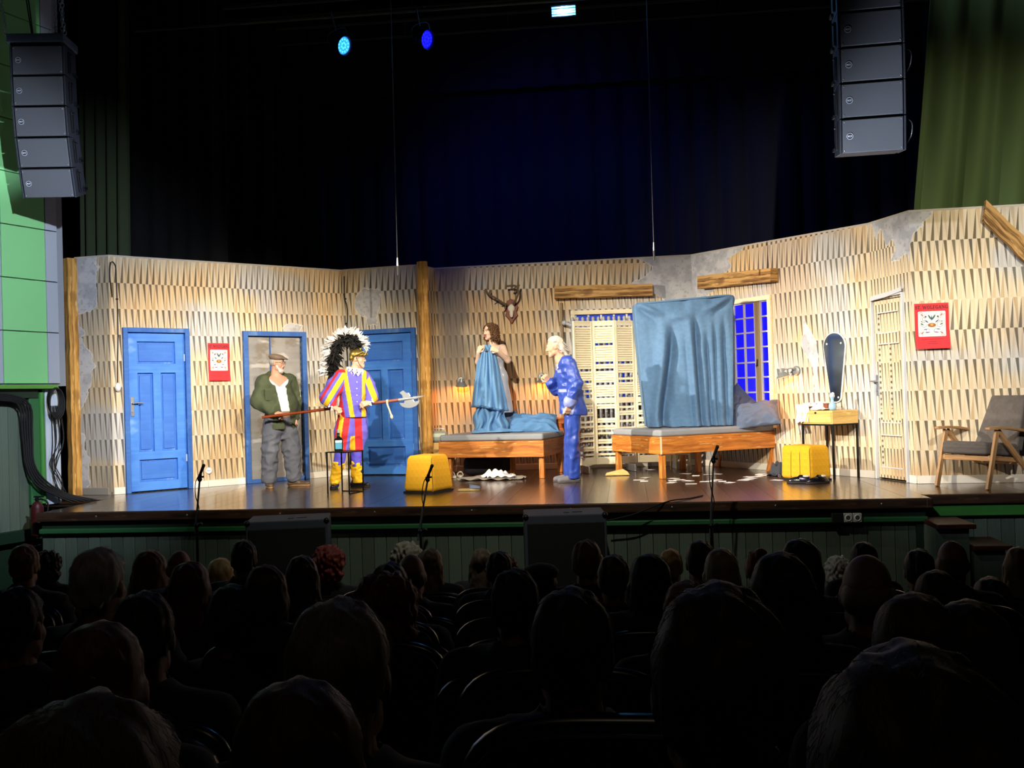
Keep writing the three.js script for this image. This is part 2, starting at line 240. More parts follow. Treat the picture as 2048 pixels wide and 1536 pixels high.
// ---------- stage ----------
{
  const st = sbase('floor_stage');
  const w = 0.2; for (let i = 0; i < 62; i++) { const x = -7.6 + i * w, front = x < -6.05 ? -10.95 : x + w > 2.81 ? -10.0 : -9.7, L = 17.9 + front; obj('floor_board', triUV(mv(bx(w - 0.0016, 0.04, L), 0, 0, 0), 'z'), mFloor[(i * 7 + (i >> 2)) % 4], st).position.set(x + w / 2, -0.0205 - (i % 3) * 0.0003, front - L / 2); }
  obj('underfloor', bx(12.4, 0.1, 7, -1.4, -0.1, -14.2), mBlack, st);
  obj('underfloor', bx(8.7, 0.1, 2, -1.7, -0.1, -10.8), mBlack, st);
  const fr = sbase('wall_stage_front');
  obj('nosing', triUV(bx(8.86, 0.095, 0.06, -1.63, -0.05, -9.715, 0.012), 'x'), mFascia, fr);
  obj('nosing', triUV(bx(4.8, 0.095, 0.06, 5.2, -0.05, -10.0, 0.012), 'x'), mFascia, fr);
  obj('nosing', triUV(bx(0.06, 0.095, 0.36, 2.79, -0.05, -9.86, 0.012), 'z'), mFascia, fr);
  obj('frieze', bx(8.8, 0.09, 0.05, -1.63, -0.145, -9.78), mGreenDark, fr);
  obj('rail', bx(8.82, 0.05, 0.07, -1.63, -0.2, -9.74, 0.012), mGreenRail, fr);
  obj('rail', bx(4.8, 0.11, 0.05, 5.2, -0.16, -10.03, 0.01), mGreenBright, fr);
  obj('backing', bx(8.8, 1.1, 0.08, -1.63, -0.7, -9.86), mGreenDark, fr); obj('backing', bx(4.8, 1.1, 0.08, 5.2, -0.7, -10.14), mGreenDark, fr); obj('backing', bx(0.08, 1.1, 0.4, 2.72, -0.7, -9.95), mGreenDark, fr); obj('backing', bx(0.08, 1.1, 1.4, -6.02, -0.62, -10.5), mGreenDark, fr);
  for (let i = 0; i < 70; i++) obj('board', bx(0.121, 0.95, 0.03, -5.98 + i * 0.1255, -0.705, -9.79, 0.004), mGreenBoard[(i * 5) % 3], fr);
  for (let i = 0; i < 36; i++) obj('board', bx(0.121, 0.95, 0.03, 2.86 + i * 0.1255, -0.705, -10.08, 0.004), mGreenBoard[(i * 5) % 3], fr);
  for (let i = 0; i < 9; i++) obj('bolt', sph(0.012, -5.4 + i * 0.97, -0.05, -9.686, 1, 1, 0.5, 8, 6), mMetal, fr);
}
// steps at the right end of the stage front
{
  const s = base('stage_steps', [0, 0, 0], 0, 'brown wooden steps with dark risers leading up to the right end of the stage', 'steps');
  for (let k = 0; k < 4; k++) { const x0 = 2.74 + k * 0.32, y = -0.2 - k * 0.2, z = -9.6 - k * 0.04; obj('tread', triUV(bx(0.34, 0.045, 0.56, x0 + 0.17, y - 0.0225, z, 0.01), 'z'), MT(tWoodDark, 0.5, { color: 0xffc8a8 }), s); obj('riser_box', bx(0.29, 0.92 - k * 0.2, 0.48, x0 + 0.15, y - 0.045 - (0.92 - k * 0.2) / 2, z - 0.03), mGreenBoard[0], s); }
}
// ---------- set: wallpapered flats ----------
const WL = { Z: [[-6.67, -11.6], [-6.19, -11.53]], AB: [[-6.19, -11.53], [-3.95, -13.81]], BP: [[-3.95, -13.81], [-2.79, -13.6]], PF: [[-2.79, -13.6], [-2.65, -14.05]], FC: [[-2.65, -14.05], [1.0, -14.42]], CD: [[1.0, -14.42], [2.82, -11.81]], DD: [[2.82, -11.81], [3.07, -11.07]], DE: [[3.07, -11.07], [5.4, -10.96]] };
for (const k in WL) { const [a, b] = WL[k], dx = b[0] - a[0], dz = b[1] - a[1]; WL[k] = { a, L: Math.hypot(dx, dz), turn: Math.atan2(-dz, dx), h0: 2.9, h1: 2.9 }; }
WL.FC.h1 = WL.CD.h0 = 2.98;
const H = 2.9;
function onWall(o, w, u, v, off = 0) { const { a, turn } = WL[w], c = Math.cos(turn), s = Math.sin(turn); o.position.set(a[0] + c * u + s * off, v, a[1] - s * u + c * off); o.rotation.y = turn; return o; }
// printed paper: rows of tall triangles in three wood tones. U runs on round the room
function paper(U, v, period, flip3) {
  const r = Math.floor((H - v) / 0.3185), t0 = (H - v) / 0.3185 - r, t = r <= 0 || (flip3 && r === 3) ? 1 - t0 : t0, up = r <= 0 || (flip3 && r === 3), W = U / period + (up ? 0.5 : 0), c = Math.floor(W), s = W - c;
  const id = h2(c, r), id2 = h2(c + 57, r + 31), grain = fbm(U * 90, v * 3.2 + r * 7, 3), fine = h2(Math.floor(U * 420), Math.floor(v * 260));
  let col = mix3([208, 190, 158], [228, 211, 180], grain); col = mix3(col, [196, 178, 140], (fine - 0.5) * 0.2);
  const inD = (q) => { const e = 0.02; return sst(0.46 * t - e, 0.46 * t + e, q) * (1 - sst(0.41 + 0.07 * t - e, 0.41 + 0.07 * t + e, q)); };
  const d = Math.max(inD(s), inD(s - 1), inD(s + 1)) * (t < 0.985 ? 1 : 0);
  let m = sst(0.97 - 0.46 * t - 0.02, 0.97 - 0.46 * t + 0.02, s) * (1 - sst(0.97 + 0.03 * t - 0.02, 0.99 + 0.03 * t, s)) * (0.25 + 0.75 * id2);
  const mid = mix3([198, 168, 118], [160, 128, 82], id2 * grain * 1.4); col = mix3(col, mid, clamp(m) * 0.7);
  const dk = mix3(mix3([92, 84, 66], [90, 74, 48], id), [82, 76, 68], id2 > 0.7 ? 1 : 0); col = mix3(col, mix3(dk, [150, 132, 96], grain * 0.35 + fine * 0.1), d * (0.78 + 0.22 * id));
  const gy = (col[0] + col[1] + col[2]) / 3; col = mix3(col, [gy * 0.98, gy * 0.99, gy * 1.0], 0.75 * sst(0.46, 0.66, fbm(U * 1.1 + 3, v * 1.5, 3))); col = mix3(col, [col[0] * 0.98, col[1] * 0.86, col[2] * 0.7], 0.55 * sst(0.52, 0.7, fbm(U * 0.9 + 40, v * 1.3 + 9, 3)));
  return col;
}
const plaster = (u, v) => { const n = fbm(u * 9 + 3, v * 9, 4), q = fbm(u * 30, v * 30 + 8, 3); return mix3(mix3([192, 192, 192], [170, 171, 173], sst(0.4, 0.65, n)), [146, 146, 144], sst(0.62, 0.78, q) * 0.5); };
// torn patches and grime: each f(u, v) < 0 inside
const tears = {
  Z: [(u, v) => Math.max(u - 0.27 - 0.1 * (v - 2.3), 2.22 + 0.5 * u * u * 3 - v), (u, v) => u - 0.12 - 0.08 * Math.sin(v * 5) + 0.07 * Math.abs(v - 1.5) - 0.03],
  BP: [(u, v) => Math.hypot((u - 0.42) / 1.05, (v - 2.45) / 1.1) - 0.17, (u, v) => Math.max(Math.abs(u - 0.47) - 0.05 - (v - 2.2) * 0.25, 2.16 - v, v - 2.4)],
  AB: [(u, v) => Math.max(Math.hypot((u - 2.42) / 1.3, (v - 2.06) / 0.6) - 0.12, 2.0 - v)],
  FC: [(u, v) => Math.max(2.98 - u + 0.12 * Math.sin(v * 14) + (v < 2.55 ? (2.55 - v) * 0.9 : 0), 2.1 - v)],
  CD: [(u, v) => Math.max(u - 0.6 - (v - 2.6) * 1.3 + 0.08 * Math.sin(v * 25), 2.25 + u * 0.3 + 0.05 * Math.sin(u * 40) - v), (u, v) => Math.abs(u - 2.21 - (v - 1.58) * -0.2) * 2.4 + Math.abs(v - 1.6) - 0.3, (u, v) => Math.max(Math.abs(u - 2.3) - 0.02 - (v - 1.0) * 0.03, 1.05 - v, v - 1.5)],
  DD: [(u, v) => Math.max(0.5 - u + 0.06 * Math.sin(v * 20), 2.42 - v), (u, v) => Math.max(2.7 + (u - 0.3) * -0.6 + 0.06 * Math.sin(u * 30) - v, -u)],
  DE: [(u, v) => Math.max(u - 0.22 - 0.04 * Math.sin(v * 20), 2.62 + u * 0.9 - v)],
};
const grime = { FC: (u, v) => 0.75 * (1 - sst(0.2, 0.42, Math.abs(u - 0.22) + 0.2 * vn(u * 5, v * 4))) * sst(0.9, 1.7, v), Z: (u) => 0.3, CD: (u, v) => 0, BP: (u, v) => 0.18 * (1 - sst(0, 0.35, u)) };
let Uoff = 0;
const PER = { Z: 0.074, AB: 0.077, BP: 0.09, PF: 0.08, FC: 0.086, CD: 0.086, DD: 0.062, DE: 0.0845 };
const wallMat = {};
for (const k in WL) {
  const L = WL[k].L, HT = 2.98, W = Math.round(L * 290), HH = Math.round(HT * 290), u0 = Uoff; Uoff += Math.ceil(L / PER[k]) * PER[k];
  wallMat[k] = MT(tex(W, HH, (s, t) => {
    const u = s * L, v = t * HT; let c = paper(u0 + u, v, PER[k], k === 'DE'); const n = (fbm(u * 7 + 5, v * 7, 4) - 0.5) * 0.16; let e = 9; for (const f of tears[k] || []) e = Math.min(e, f(u, v) + n);
    const g = (grime[k] ? grime[k](u, v) : 0) + 0.22 * sst(0.55, 0.8, fbm(u * 2.3 + 20, v * 1.7, 4)) + 0.25 * (1 - sst(0.05, 0.5, v)) * fbm(u * 4, v * 3 + 4, 3); c = mix3(c, [128, 122, 112], clamp(g));
    if (e < 0) c = plaster(u + u0, v); else if (e < 0.012) c = mix3([228, 222, 210], c, e / 0.012 * 0.6); return c;
  }, [1 / L, 1 / HT]), 0.85);
}
function flat(k, name, holes = []) {
  const g = sbase(name, [0, 0, 0]); onWall(g, k, 0, 0); const L = WL[k].L;
  const { h0, h1 } = WL[k]; obj('flat_panel', extr([[0, 0], [L, 0], [L, h1], [0, h0]], 0.04, holes).translate(0, 0, -0.04), wallMat[k], g);
  obj('top_batten', mv(bx(Math.hypot(L, h1 - h0), 0.02, 0.046), L / 2, (h0 + h1) / 2 + 0.009, -0.02, 0, 0, Math.atan2(h1 - h0, L)), M(0xb9b2a4, 0.8), g);
  return g;
}
const fZ = flat('Z', 'wall_end'), fAB = flat('AB', 'wall_left_front', [rect(0.18, 0.0, 0.925, 1.99), rect(1.76, 0.0, 2.545, 1.975)].map((h) => h)), fBP = flat('BP', 'wall_left_back', [rect(0.2, 0.0, 1.065, 1.99)]), fPF = flat('PF', 'wall_return'), fFC = flat('FC', 'wall_middle', [rect(1.99, 0.95, 3.1, 2.19)]), fCD = flat('CD', 'wall_right_back', [rect(0.8, 0.6, 1.545, 2.215)]), fDD = flat('DD', 'wall_right_door', [rect(0.07, 0.0, 0.6, 2.02)]), fDE = flat('DE', 'wall_right_front');
const mBase = M(0xe9e2d2, 0.5), mBaseGrey = M(0x8d877c, 0.7);
function skirt(g, a, b, m = mBase) { obj('baseboard', bx(b - a, 0.085, 0.016, (a + b) / 2, 0.0425, 0.008, 0.004), m, g); }
skirt(fZ, 0.06, 0.42, mBaseGrey); skirt(fAB, 0.0, 0.135); skirt(fAB, 0.97, 1.18); skirt(fAB, 1.183, 1.685); skirt(fAB, 2.62, 3.19); skirt(fBP, 0, 0.14); skirt(fFC, 0.1, 1.9); skirt(fFC, 1.95, 3.66); skirt(fCD, 0, 1.6); skirt(fCD, 1.603, 2.96); skirt(fCD, 2.963, 3.18); skirt(fDD, 0.66, 0.78); skirt(fDE, 0.0, 2.33);

// ---------- doors ----------
const tBlue = tex(256, 512, (u, v) => { const n = fbm(u * 5, v * 12, 4, 5, 12), q = fbm(u * 40, v * 6, 3, 40, 6), p = fbm(u * 4 + 7, v * 6 + 3, 4, 4, 6); let c = mix3([50, 112, 200], [80, 144, 220], clamp(n * 0.8 + (q - 0.5) * 0.7)); c = mix3(c, [150, 182, 220], sst(0.52, 0.7, p) * 0.6); return c; }, [1, 0.5]);
const tGreyMetal = tex(256, 512, (u, v) => { const n = fbm(u * 5, v * 8, 5, 5, 8), q = fbm(u * 30, v * 5, 3, 30, 5), p = fbm(u * 6 + 3, v * 9 + 1, 5, 6, 9); let c = mix3([122, 122, 120], [158, 156, 152], clamp(n + (q - 0.5) * 0.5)); c = mix3(c, [110, 96, 78], sst(0.56, 0.7, p) * 0.6); c = mix3(c, [190, 188, 182], sst(0.62, 0.75, fbm(u * 9, v * 7 + 6, 4, 9, 7)) * 0.7); return c; }, [1, 0.5]);
const mBlue = MT(tBlue, 0.55), mBlueFrame = MT(tBlue, 0.6, { color: 0xc8ccd4 }), mBlueIn = MT(tBlue, 0.6, { color: 0xdfe4ee }), mGreyMetal = MT(tGreyMetal, 0.5);
function leafFour(d, x0, y0, w, h, mat, matIn, z) { // a leaf with a wide panel, two tall ones and a wide one
  const a = 0.125 * w / 0.75, m = 0.05, P = [[a, h * 0.86 - 0.02, w - a, h - 0.11], [a, 0.155 + 0.33, w / 2 - m, h * 0.86 - 0.14], [w / 2 + m, 0.155 + 0.33, w - a, h * 0.86 - 0.14], [a, 0.115, w - a, 0.385]];
  P[0][1] = h - 0.385; P[1][3] = P[2][3] = h - 0.5;
  obj('leaf', triUV(extr(rect(0, 0, w, h), 0.034, P.map((p) => rect(...p)), 0.003), 'y').translate(x0, y0, z - 0.034), mat, d);
  for (const [px, py, qx, qy] of P) {
    obj('panel', triUV(bx(qx - px - 0.05, qy - py - 0.05, 0.022, x0 + (px + qx) / 2, y0 + (py + qy) / 2, z - 0.026, 0.008), 'y'), matIn, d);
    obj('panel_bed', bx(qx - px, qy - py, 0.006, x0 + (px + qx) / 2, y0 + (py + qy) / 2, z - 0.031), matIn, d);
  }
}
function handle(d, x, y, z, side, m = mMetal) { const h = obj('door_handle', [bx(0.045, 0.24, 0.012, x, y, z + 0.006, 0.006), rod([x, y + 0.045, z], [x, y + 0.045, z + 0.05], 0.011), rod([x, y + 0.045, z + 0.045], [x + side * 0.12, y + 0.048, z + 0.047], 0.01, 0.008), mv(new THREE.CylinderGeometry(0.014, 0.014, 0.012, 14), x, y - 0.06, z + 0.014, Math.PI / 2)], m, d); return h; }
function frame(d, x0, x1, top, w, depth, mat, z = 0.012) { obj('frame_post', triUV(bx(w, top, depth, x0 + w / 2, top / 2, z, 0.006), 'y'), mat, d); obj('frame_post', triUV(bx(w, top, depth, x1 - w / 2, top / 2, z, 0.006), 'y'), mat, d); obj('frame_head', triUV(bx(x1 - x0 - 2 * w + 0.004, w, depth, (x0 + x1) / 2, top - w / 2, z, 0.006), 'x'), mat, d); }
{
  const d1 = sbase('door_1'); onWall(d1, 'AB', 0, 0); frame(d1, 0.14, 0.97, 2.035, 0.058, 0.07, mBlueFrame); leafFour(d1, 0.2, 0.015, 0.71, 1.96, mBlue, mBlueIn, 0.0); handle(d1, 0.245, 1.06, 0.0, 1);
  for (const y of [0.35, 1.62]) obj('hinge', rod([0.905, y, 0.01], [0.905, y + 0.09, 0.01], 0.011), M(0x9db2cc, 0.5), d1);
  const d2 = sbase('door_2'); onWall(d2, 'AB', 0, 0); frame(d2, 1.695, 2.61, 2.02, 0.065, 0.07, mBlueFrame, 0.015);
  for (const [a, b] of [[1.765, 2.085], [2.1, 2.54]]) { obj('leaf', triUV(bx(b - a, 1.93, 0.03, (a + b) / 2, 0.985, -0.022, 0.004), 'y'), mGreyMetal, d2); }
  obj('threshold', bx(0.79, 0.05, 0.05, 2.15, 0.025, 0.0, 0.004), mBlueFrame, d2);
  obj('leaf_edge', bx(0.012, 1.93, 0.036, 2.092, 0.985, -0.012), mBlueFrame, d2);
  obj('latch_plate', extr(rect(0, 0, 0.07, 0.14), 0.008, [rect(0.014, 0.014, 0.056, 0.126)]).translate(2.455, 1.08, -0.005), M(0xd8d8d4, 0.4), d2);
  obj('door_handle', [bx(0.012, 0.13, 0.03, 1.775, 1.05, 0.01, 0.004)], mMetal, d2);
  const d3 = sbase('door_3'); onWall(d3, 'BP', 0, 0); frame(d3, 0.14, 1.125, 2.045, 0.062, 0.07, mBlueFrame); leafFour(d3, 0.206, 0.015, 0.853, 1.96, mBlue, mBlueIn, 0.0); handle(d3, 0.27, 1.06, 0.0, 1);
  for (const y of [0.35, 1.62]) obj('hinge', rod([1.055, y, 0.01], [1.055, y + 0.09, 0.01], 0.011), M(0x9db2cc, 0.5), d3);
  // papered door in the right-hand flat
  const d4 = sbase('door_4'); onWall(d4, 'DD', 0, 0); const mWh = M(0xc2c4c6, 0.7);
  frame(d4, 0.048, 0.655, 2.06, 0.022, 0.05, mWh);
  const P4 = [[0.07, 1.62, 0.46, 1.85], [0.07, 0.62, 0.25, 1.5], [0.28, 0.62, 0.46, 1.5], [0.07, 0.12, 0.46, 0.48]]; const leaf = extr(rect(0, 0, 0.53, 1.99), 0.03, P4.map((p) => rect(...p)), 0.002).translate(0.075, 0.02, -0.03);
  obj('leaf', leaf, wallMat.DD, d4);
  for (const [a, b, c, e] of P4) { obj('panel', extr(rect(a + 0.075, b + 0.02, c + 0.075, e + 0.02), 0.008).translate(0, 0, -0.026), wallMat.DD, d4); }
  for (const [a, b, c, e] of P4) obj('panel_molding', [bx(c - a + 0.02, 0.012, 0.016, (a + c) / 2 + 0.075, e + 0.02, 0.0), bx(c - a + 0.02, 0.012, 0.016, (a + c) / 2 + 0.075, b + 0.02, 0.0)], mWh, d4);
  handle(d4, 0.11, 1.06, 0.0, -0.7); obj('hinge', [rod([0.62, 1.66, 0.012], [0.62, 1.8, 0.012], 0.012), rod([0.62, 0.34, 0.012], [0.62, 0.48, 0.012], 0.012)], mMetal, d4);
  obj('torn_tape', [mv(bx(0.3, 0.05, 0.006), 0.22, 2.05, 0.04, 0, 0, 0.06), mv(bx(0.34, 0.045, 0.006), 0.5, 2.07, 0.045, 0, 0, 0.12)], mWh, d4);
}
// ---------- windows (blue light outside) ----------
const mPane = MP(0x10108a, 0.25, { emissive: 0x0000ff, emissiveIntensity: 0.85 }), mPaneSoft = MP(0x10203a, 0.25, { emissive: 0x1048ff, emissiveIntensity: 0.45 });
const mSash = M(0xd9d3c4, 0.6);
function casing(o, x0, x1, y0, y1, w) { obj('casing', triUV(bx(x1 - x0, w, 0.04, (x0 + x1) / 2, y1 - w / 2, 0.02, 0.005), 'x'), mPale, o); for (const x of [x0 + w / 2, x1 - w / 2]) obj('casing', triUV(bx(w, y1 - y0 - w, 0.04, x, (y0 + y1 - w) / 2, 0.02, 0.005), 'y'), mPale, o); }
{
  const w2 = sbase('window_2'); onWall(w2, 'CD', 0, 0); casing(w2, 0.75, 1.6, 0.55, 2.26, 0.06);
  // two casements; tall columns of panes over eight rows
  const rows = 8, y0 = 0.62, y1 = 2.195; const colsX = [[0.875, 1.05], [1.075, 1.25], [1.385, 1.52]];
  const h = (y1 - y0) / rows; for (const [a, b] of colsX) for (let r = 0; r < rows; r++) obj('pane', bx(b - a - 0.004, h - 0.02, 0.006, (a + b) / 2, y0 + (r + 0.5) * h, -0.02), mPane, w2);
  for (let r = 0; r <= rows; r++) for (const [a, b] of [[0.87, 1.255], [1.38, 1.525]]) obj('muntin', bx(b - a, 0.02, 0.026, (a + b) / 2, y0 + r * h, -0.012), mSash, w2);
  for (const [x, w] of [[0.838, 0.07], [1.0625, 0.024], [1.268, 0.032], [1.372, 0.024], [1.53, 0.026]]) obj('muntin', bx(w, y1 - y0 + 0.02, 0.03, x, (y0 + y1) / 2, -0.012), mSash, w2);
  obj('meeting_stile', triUV(bx(0.07, y1 - y0 + 0.03, 0.04, 1.32, (y0 + y1) / 2, 0.0, 0.006), 'y'), MT(tPale, 0.7, { color: 0xb8a88e }), w2);
  obj('window_latch', [bx(0.02, 0.09, 0.012, 1.32, 1.4, 0.026, 0.004), rod([1.32, 1.41, 0.03], [1.32, 1.35, 0.05], 0.008)], M(0x3a3128, 0.5, { metalness: 0.6 }), w2);
  obj('sill', triUV(bx(0.88, 0.035, 0.07, 1.175, 0.57, 0.03, 0.006), 'x'), mPale, w2);
  obj('backing', bx(0.9, 1.75, 0.02, 1.18, 1.4, -0.1), mBlack, w2);
  const w1 = sbase('window_1'); onWall(w1, 'FC', 0, 0); casing(w1, 1.93, 3.15, 0.9, 2.245, 0.06);
  const h1 = 1.2 / 6; for (let c = 0; c < 6; c++) for (let r = 0; r < 6; r++) obj('pane', bx(0.15, h1 - 0.03, 0.006, 2.09 + c * 0.182, 0.99 + (r + 0.5) * h1, -0.02), mPaneSoft, w1);
  const b1 = []; for (let r = 0; r <= 6; r++) b1.push(bx(1.1, 0.024, 0.026, 2.545, 0.99 + r * h1, -0.012)); for (let c = 0; c <= 6; c++) b1.push(bx(0.026, 1.2, 0.03, 2.0 + c * 0.182, 1.59, -0.012)); obj('muntin', b1, mSash, w1);
  obj('backing', bx(1.2, 1.3, 0.02, 2.545, 1.57, -0.1), mBlack, w1);
}
const winGlow = new THREE.RectAreaLight(0x2020ff, 1.2, 0.6, 1.5); onWall(winGlow, 'CD', 1.2, 1.42, 0.05); winGlow.rotation.y += Math.PI; scene.add(winGlow);
// ---------- timber on the set ----------
{
  const rough = (g, a, s) => { const p = g.attributes.position; for (let i = 0; i < p.count; i++) { const x = p.getX(i), y = p.getY(i), z = p.getZ(i); const k = 0.5 + 0.5 * vn3(x * s[0], y * s[1], z * s[2]); p.setXYZ(i, x + a * (vn3(x * 6, y * 6, z * 6 + 9)) * (k), y + a * vn3(x * 7 + 4, y * 5, z * 7), z + a * vn3(x * 5, y * 8, z * 5 + 3)); } g.computeVertexNormals(); return g; };
  const beamGeo = (w, h, d, ax) => rough(triUV(new THREE.BoxGeometry(w, h, d, ax === 'x' ? 30 : 3, ax === 'y' ? 50 : 4, 3), ax), 0.009, [8, 8, 8]);
  const p1 = struct('pillar_end', beamGeo(0.1, 2.9, 0.12, 'y'), mPost); onWall(p1, 'Z', -0.02, 1.45, 0.05); p1.rotation.y += -0.35;
  const p2 = struct('pillar_middle', rough(triUV(new THREE.CylinderGeometry(0.075, 0.082, 2.94, 9, 50), 'y'), 0.007, [9, 3, 9]), mPost); p2.position.set(-2.71, 1.47, -13.52);
  const l1 = thing('beam', beamGeo(1.38, 0.17, 0.13, 'x'), mBeam, 'rough brown timber beam fixed above the radiator and the louvred screen', 'beam'); onWall(l1, 'FC', 2.4, 2.505, 0.066); l1.rotation.z = -0.004;
  const l2 = thing('beam', beamGeo(1.45, 0.175, 0.13, 'x'), mBeam, 'rough brown timber beam fixed above the blue-lit window', 'beam'); onWall(l2, 'CD', 1.0, 2.53, 0.066); l2.rotation.z = -0.045;
  const g3 = rough(triUV(new THREE.BoxGeometry(1.75, 0.165, 0.07, 60, 6, 3).translate(0, 0, 0), 'x'), 0.012, [8, 8, 8]); { const p = g3.attributes.position; for (let i = 0; i < p.count; i++) { const y = p.getY(i); if (p.getX(i) < -0.6) p.setX(i, p.getX(i) + (y < 0 ? 1 : -1) * Math.abs(y) * 0.86 * clamp((-0.6 - p.getX(i)) / 0.2)); } g3.computeVertexNormals(); }
  const l3 = thing('beam', g3, mBeam, 'split brown timber brace running diagonally across the top corner of the right-hand wall', 'beam'); onWall(l3, 'DE', 0.75 + 0.875 * 0.656, 2.87 - 0.875 * 0.755, 0.038); l3.rotation.order = 'YXZ'; l3.rotation.z = -49 * D2R;
}
// ---------- curtains and borders ----------
function drape(name, pts, y0, y1, mat, label, cat, o = {}) { // pts: plan polyline ends [x, z] pairs; folds along it
  const [[x0, z0], [x1, z1]] = pts, L = Math.hypot(x1 - x0, z1 - z0), nx = (z1 - z0) / L, nz = -(x1 - x0) / L, n = Math.round(L * (o.res || 26)), s0 = o.seed || 0, per = o.period || 0.3, amp = o.amp || 0.07;
  const g = sheet(n, 12, (s, t) => { const lean = (o.lean || 0) * (1 - t) * (o.leanAll ? 1 : 1 - s * 0.5), u = s * L, ph = u / per + 0.6 * vn(u * 1.3 + s0, 2.5) + 0.12 * vn(u * 2, t * 3 + s0); const f = Math.pow(0.5 + 0.5 * Math.cos(ph * 2 * Math.PI), o.sharp || 1); return V(mix(x0, x1, s) + lean - nx * f * amp, mix(y0, y1, 1 - t), mix(z0, z1, s) - nz * f * amp); }, 0.01);
  return thing(name, g, mat, label, cat);
}
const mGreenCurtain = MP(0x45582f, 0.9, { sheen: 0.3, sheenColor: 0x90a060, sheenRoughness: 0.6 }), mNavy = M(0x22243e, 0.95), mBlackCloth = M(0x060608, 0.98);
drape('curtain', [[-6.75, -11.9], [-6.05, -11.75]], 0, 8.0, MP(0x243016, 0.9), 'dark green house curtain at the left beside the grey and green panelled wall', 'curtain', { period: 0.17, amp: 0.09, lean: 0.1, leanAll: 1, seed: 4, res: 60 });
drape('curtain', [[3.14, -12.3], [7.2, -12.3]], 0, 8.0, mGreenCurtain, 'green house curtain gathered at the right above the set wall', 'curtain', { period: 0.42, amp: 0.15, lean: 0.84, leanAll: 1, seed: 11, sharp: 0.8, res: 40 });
drape('curtain', [[-5.9, -16.6], [6.5, -16.6]], 0, 7.2, mNavy, 'wide dark navy backdrop curtain in pleats behind the set', 'curtain', { period: 0.42, amp: 0.1, sharp: 0.35, seed: 2, res: 22 });
drape('curtain', [[-5.9, -16.05], [6.5, -16.05]], 6.02, 7.4, mNavy, 'short dark navy border curtain above the backdrop', 'curtain', { period: 0.42, amp: 0.08, sharp: 0.5, seed: 7, res: 22 });
[[-7.2, -5.35, -13.2, 7.0], [-6.6, -5.0, -14.4, 6.7], [-6.4, -4.75, -15.6, 6.35]].forEach(([a, b, z, h], i) => drape('curtain', [[a, z], [b, z]], 0, h, mBlackCloth, ['black masking leg nearest the green curtain on the left', 'black masking leg second from the green curtain on the left', 'black masking leg farthest back at the left by the navy backdrop'][i], 'curtain', { period: 0.3, amp: 0.07, seed: 20 + i }));
[[5.2, 7.4, -13.4, 7.0], [5.6, 7.6, -15.0, 6.7]].forEach(([a, b, z, h], i) => drape('curtain', [[a, z], [b, z]], 0, h, mBlackCloth, ['black masking leg behind the green curtain on the right', 'black masking leg at the right by the navy backdrop'][i], 'curtain', { period: 0.3, amp: 0.07, seed: 30 + i }));
const mBatten = M(0x3c4a3e, 0.8);
[[-12.75, 7.1], [-13.8, 7.0], [-15.1, 6.9], [-15.75, 7.6]].forEach(([z, y], i) => { const o = base('lighting_batten', [0, 0, 0], 0, ['dark overhead lighting batten nearest the audience', 'second dark overhead lighting batten from the audience', 'third dark overhead lighting batten from the audience', 'farthest dark overhead lighting batten before the backdrop'][i], 'batten'); obj('pipe', rod([-6.5, y, z], [7, y, z], 0.03), mBatten, o); obj('pipe', rod([-6.5, y - 0.25, z], [7, y - 0.25, z], 0.022), mBatten, o); for (let x = -6.4; x < 7; x += 1.6) { obj("strut", rod([x, y, z], [x, y - 0.25, z], 0.012, 0.012, 6), mBatten, o); obj("wire", rod([x + 0.3, y, z], [x + 0.3, 8.5, z], 0.006, 0.006, 5), mBatten, o); } });

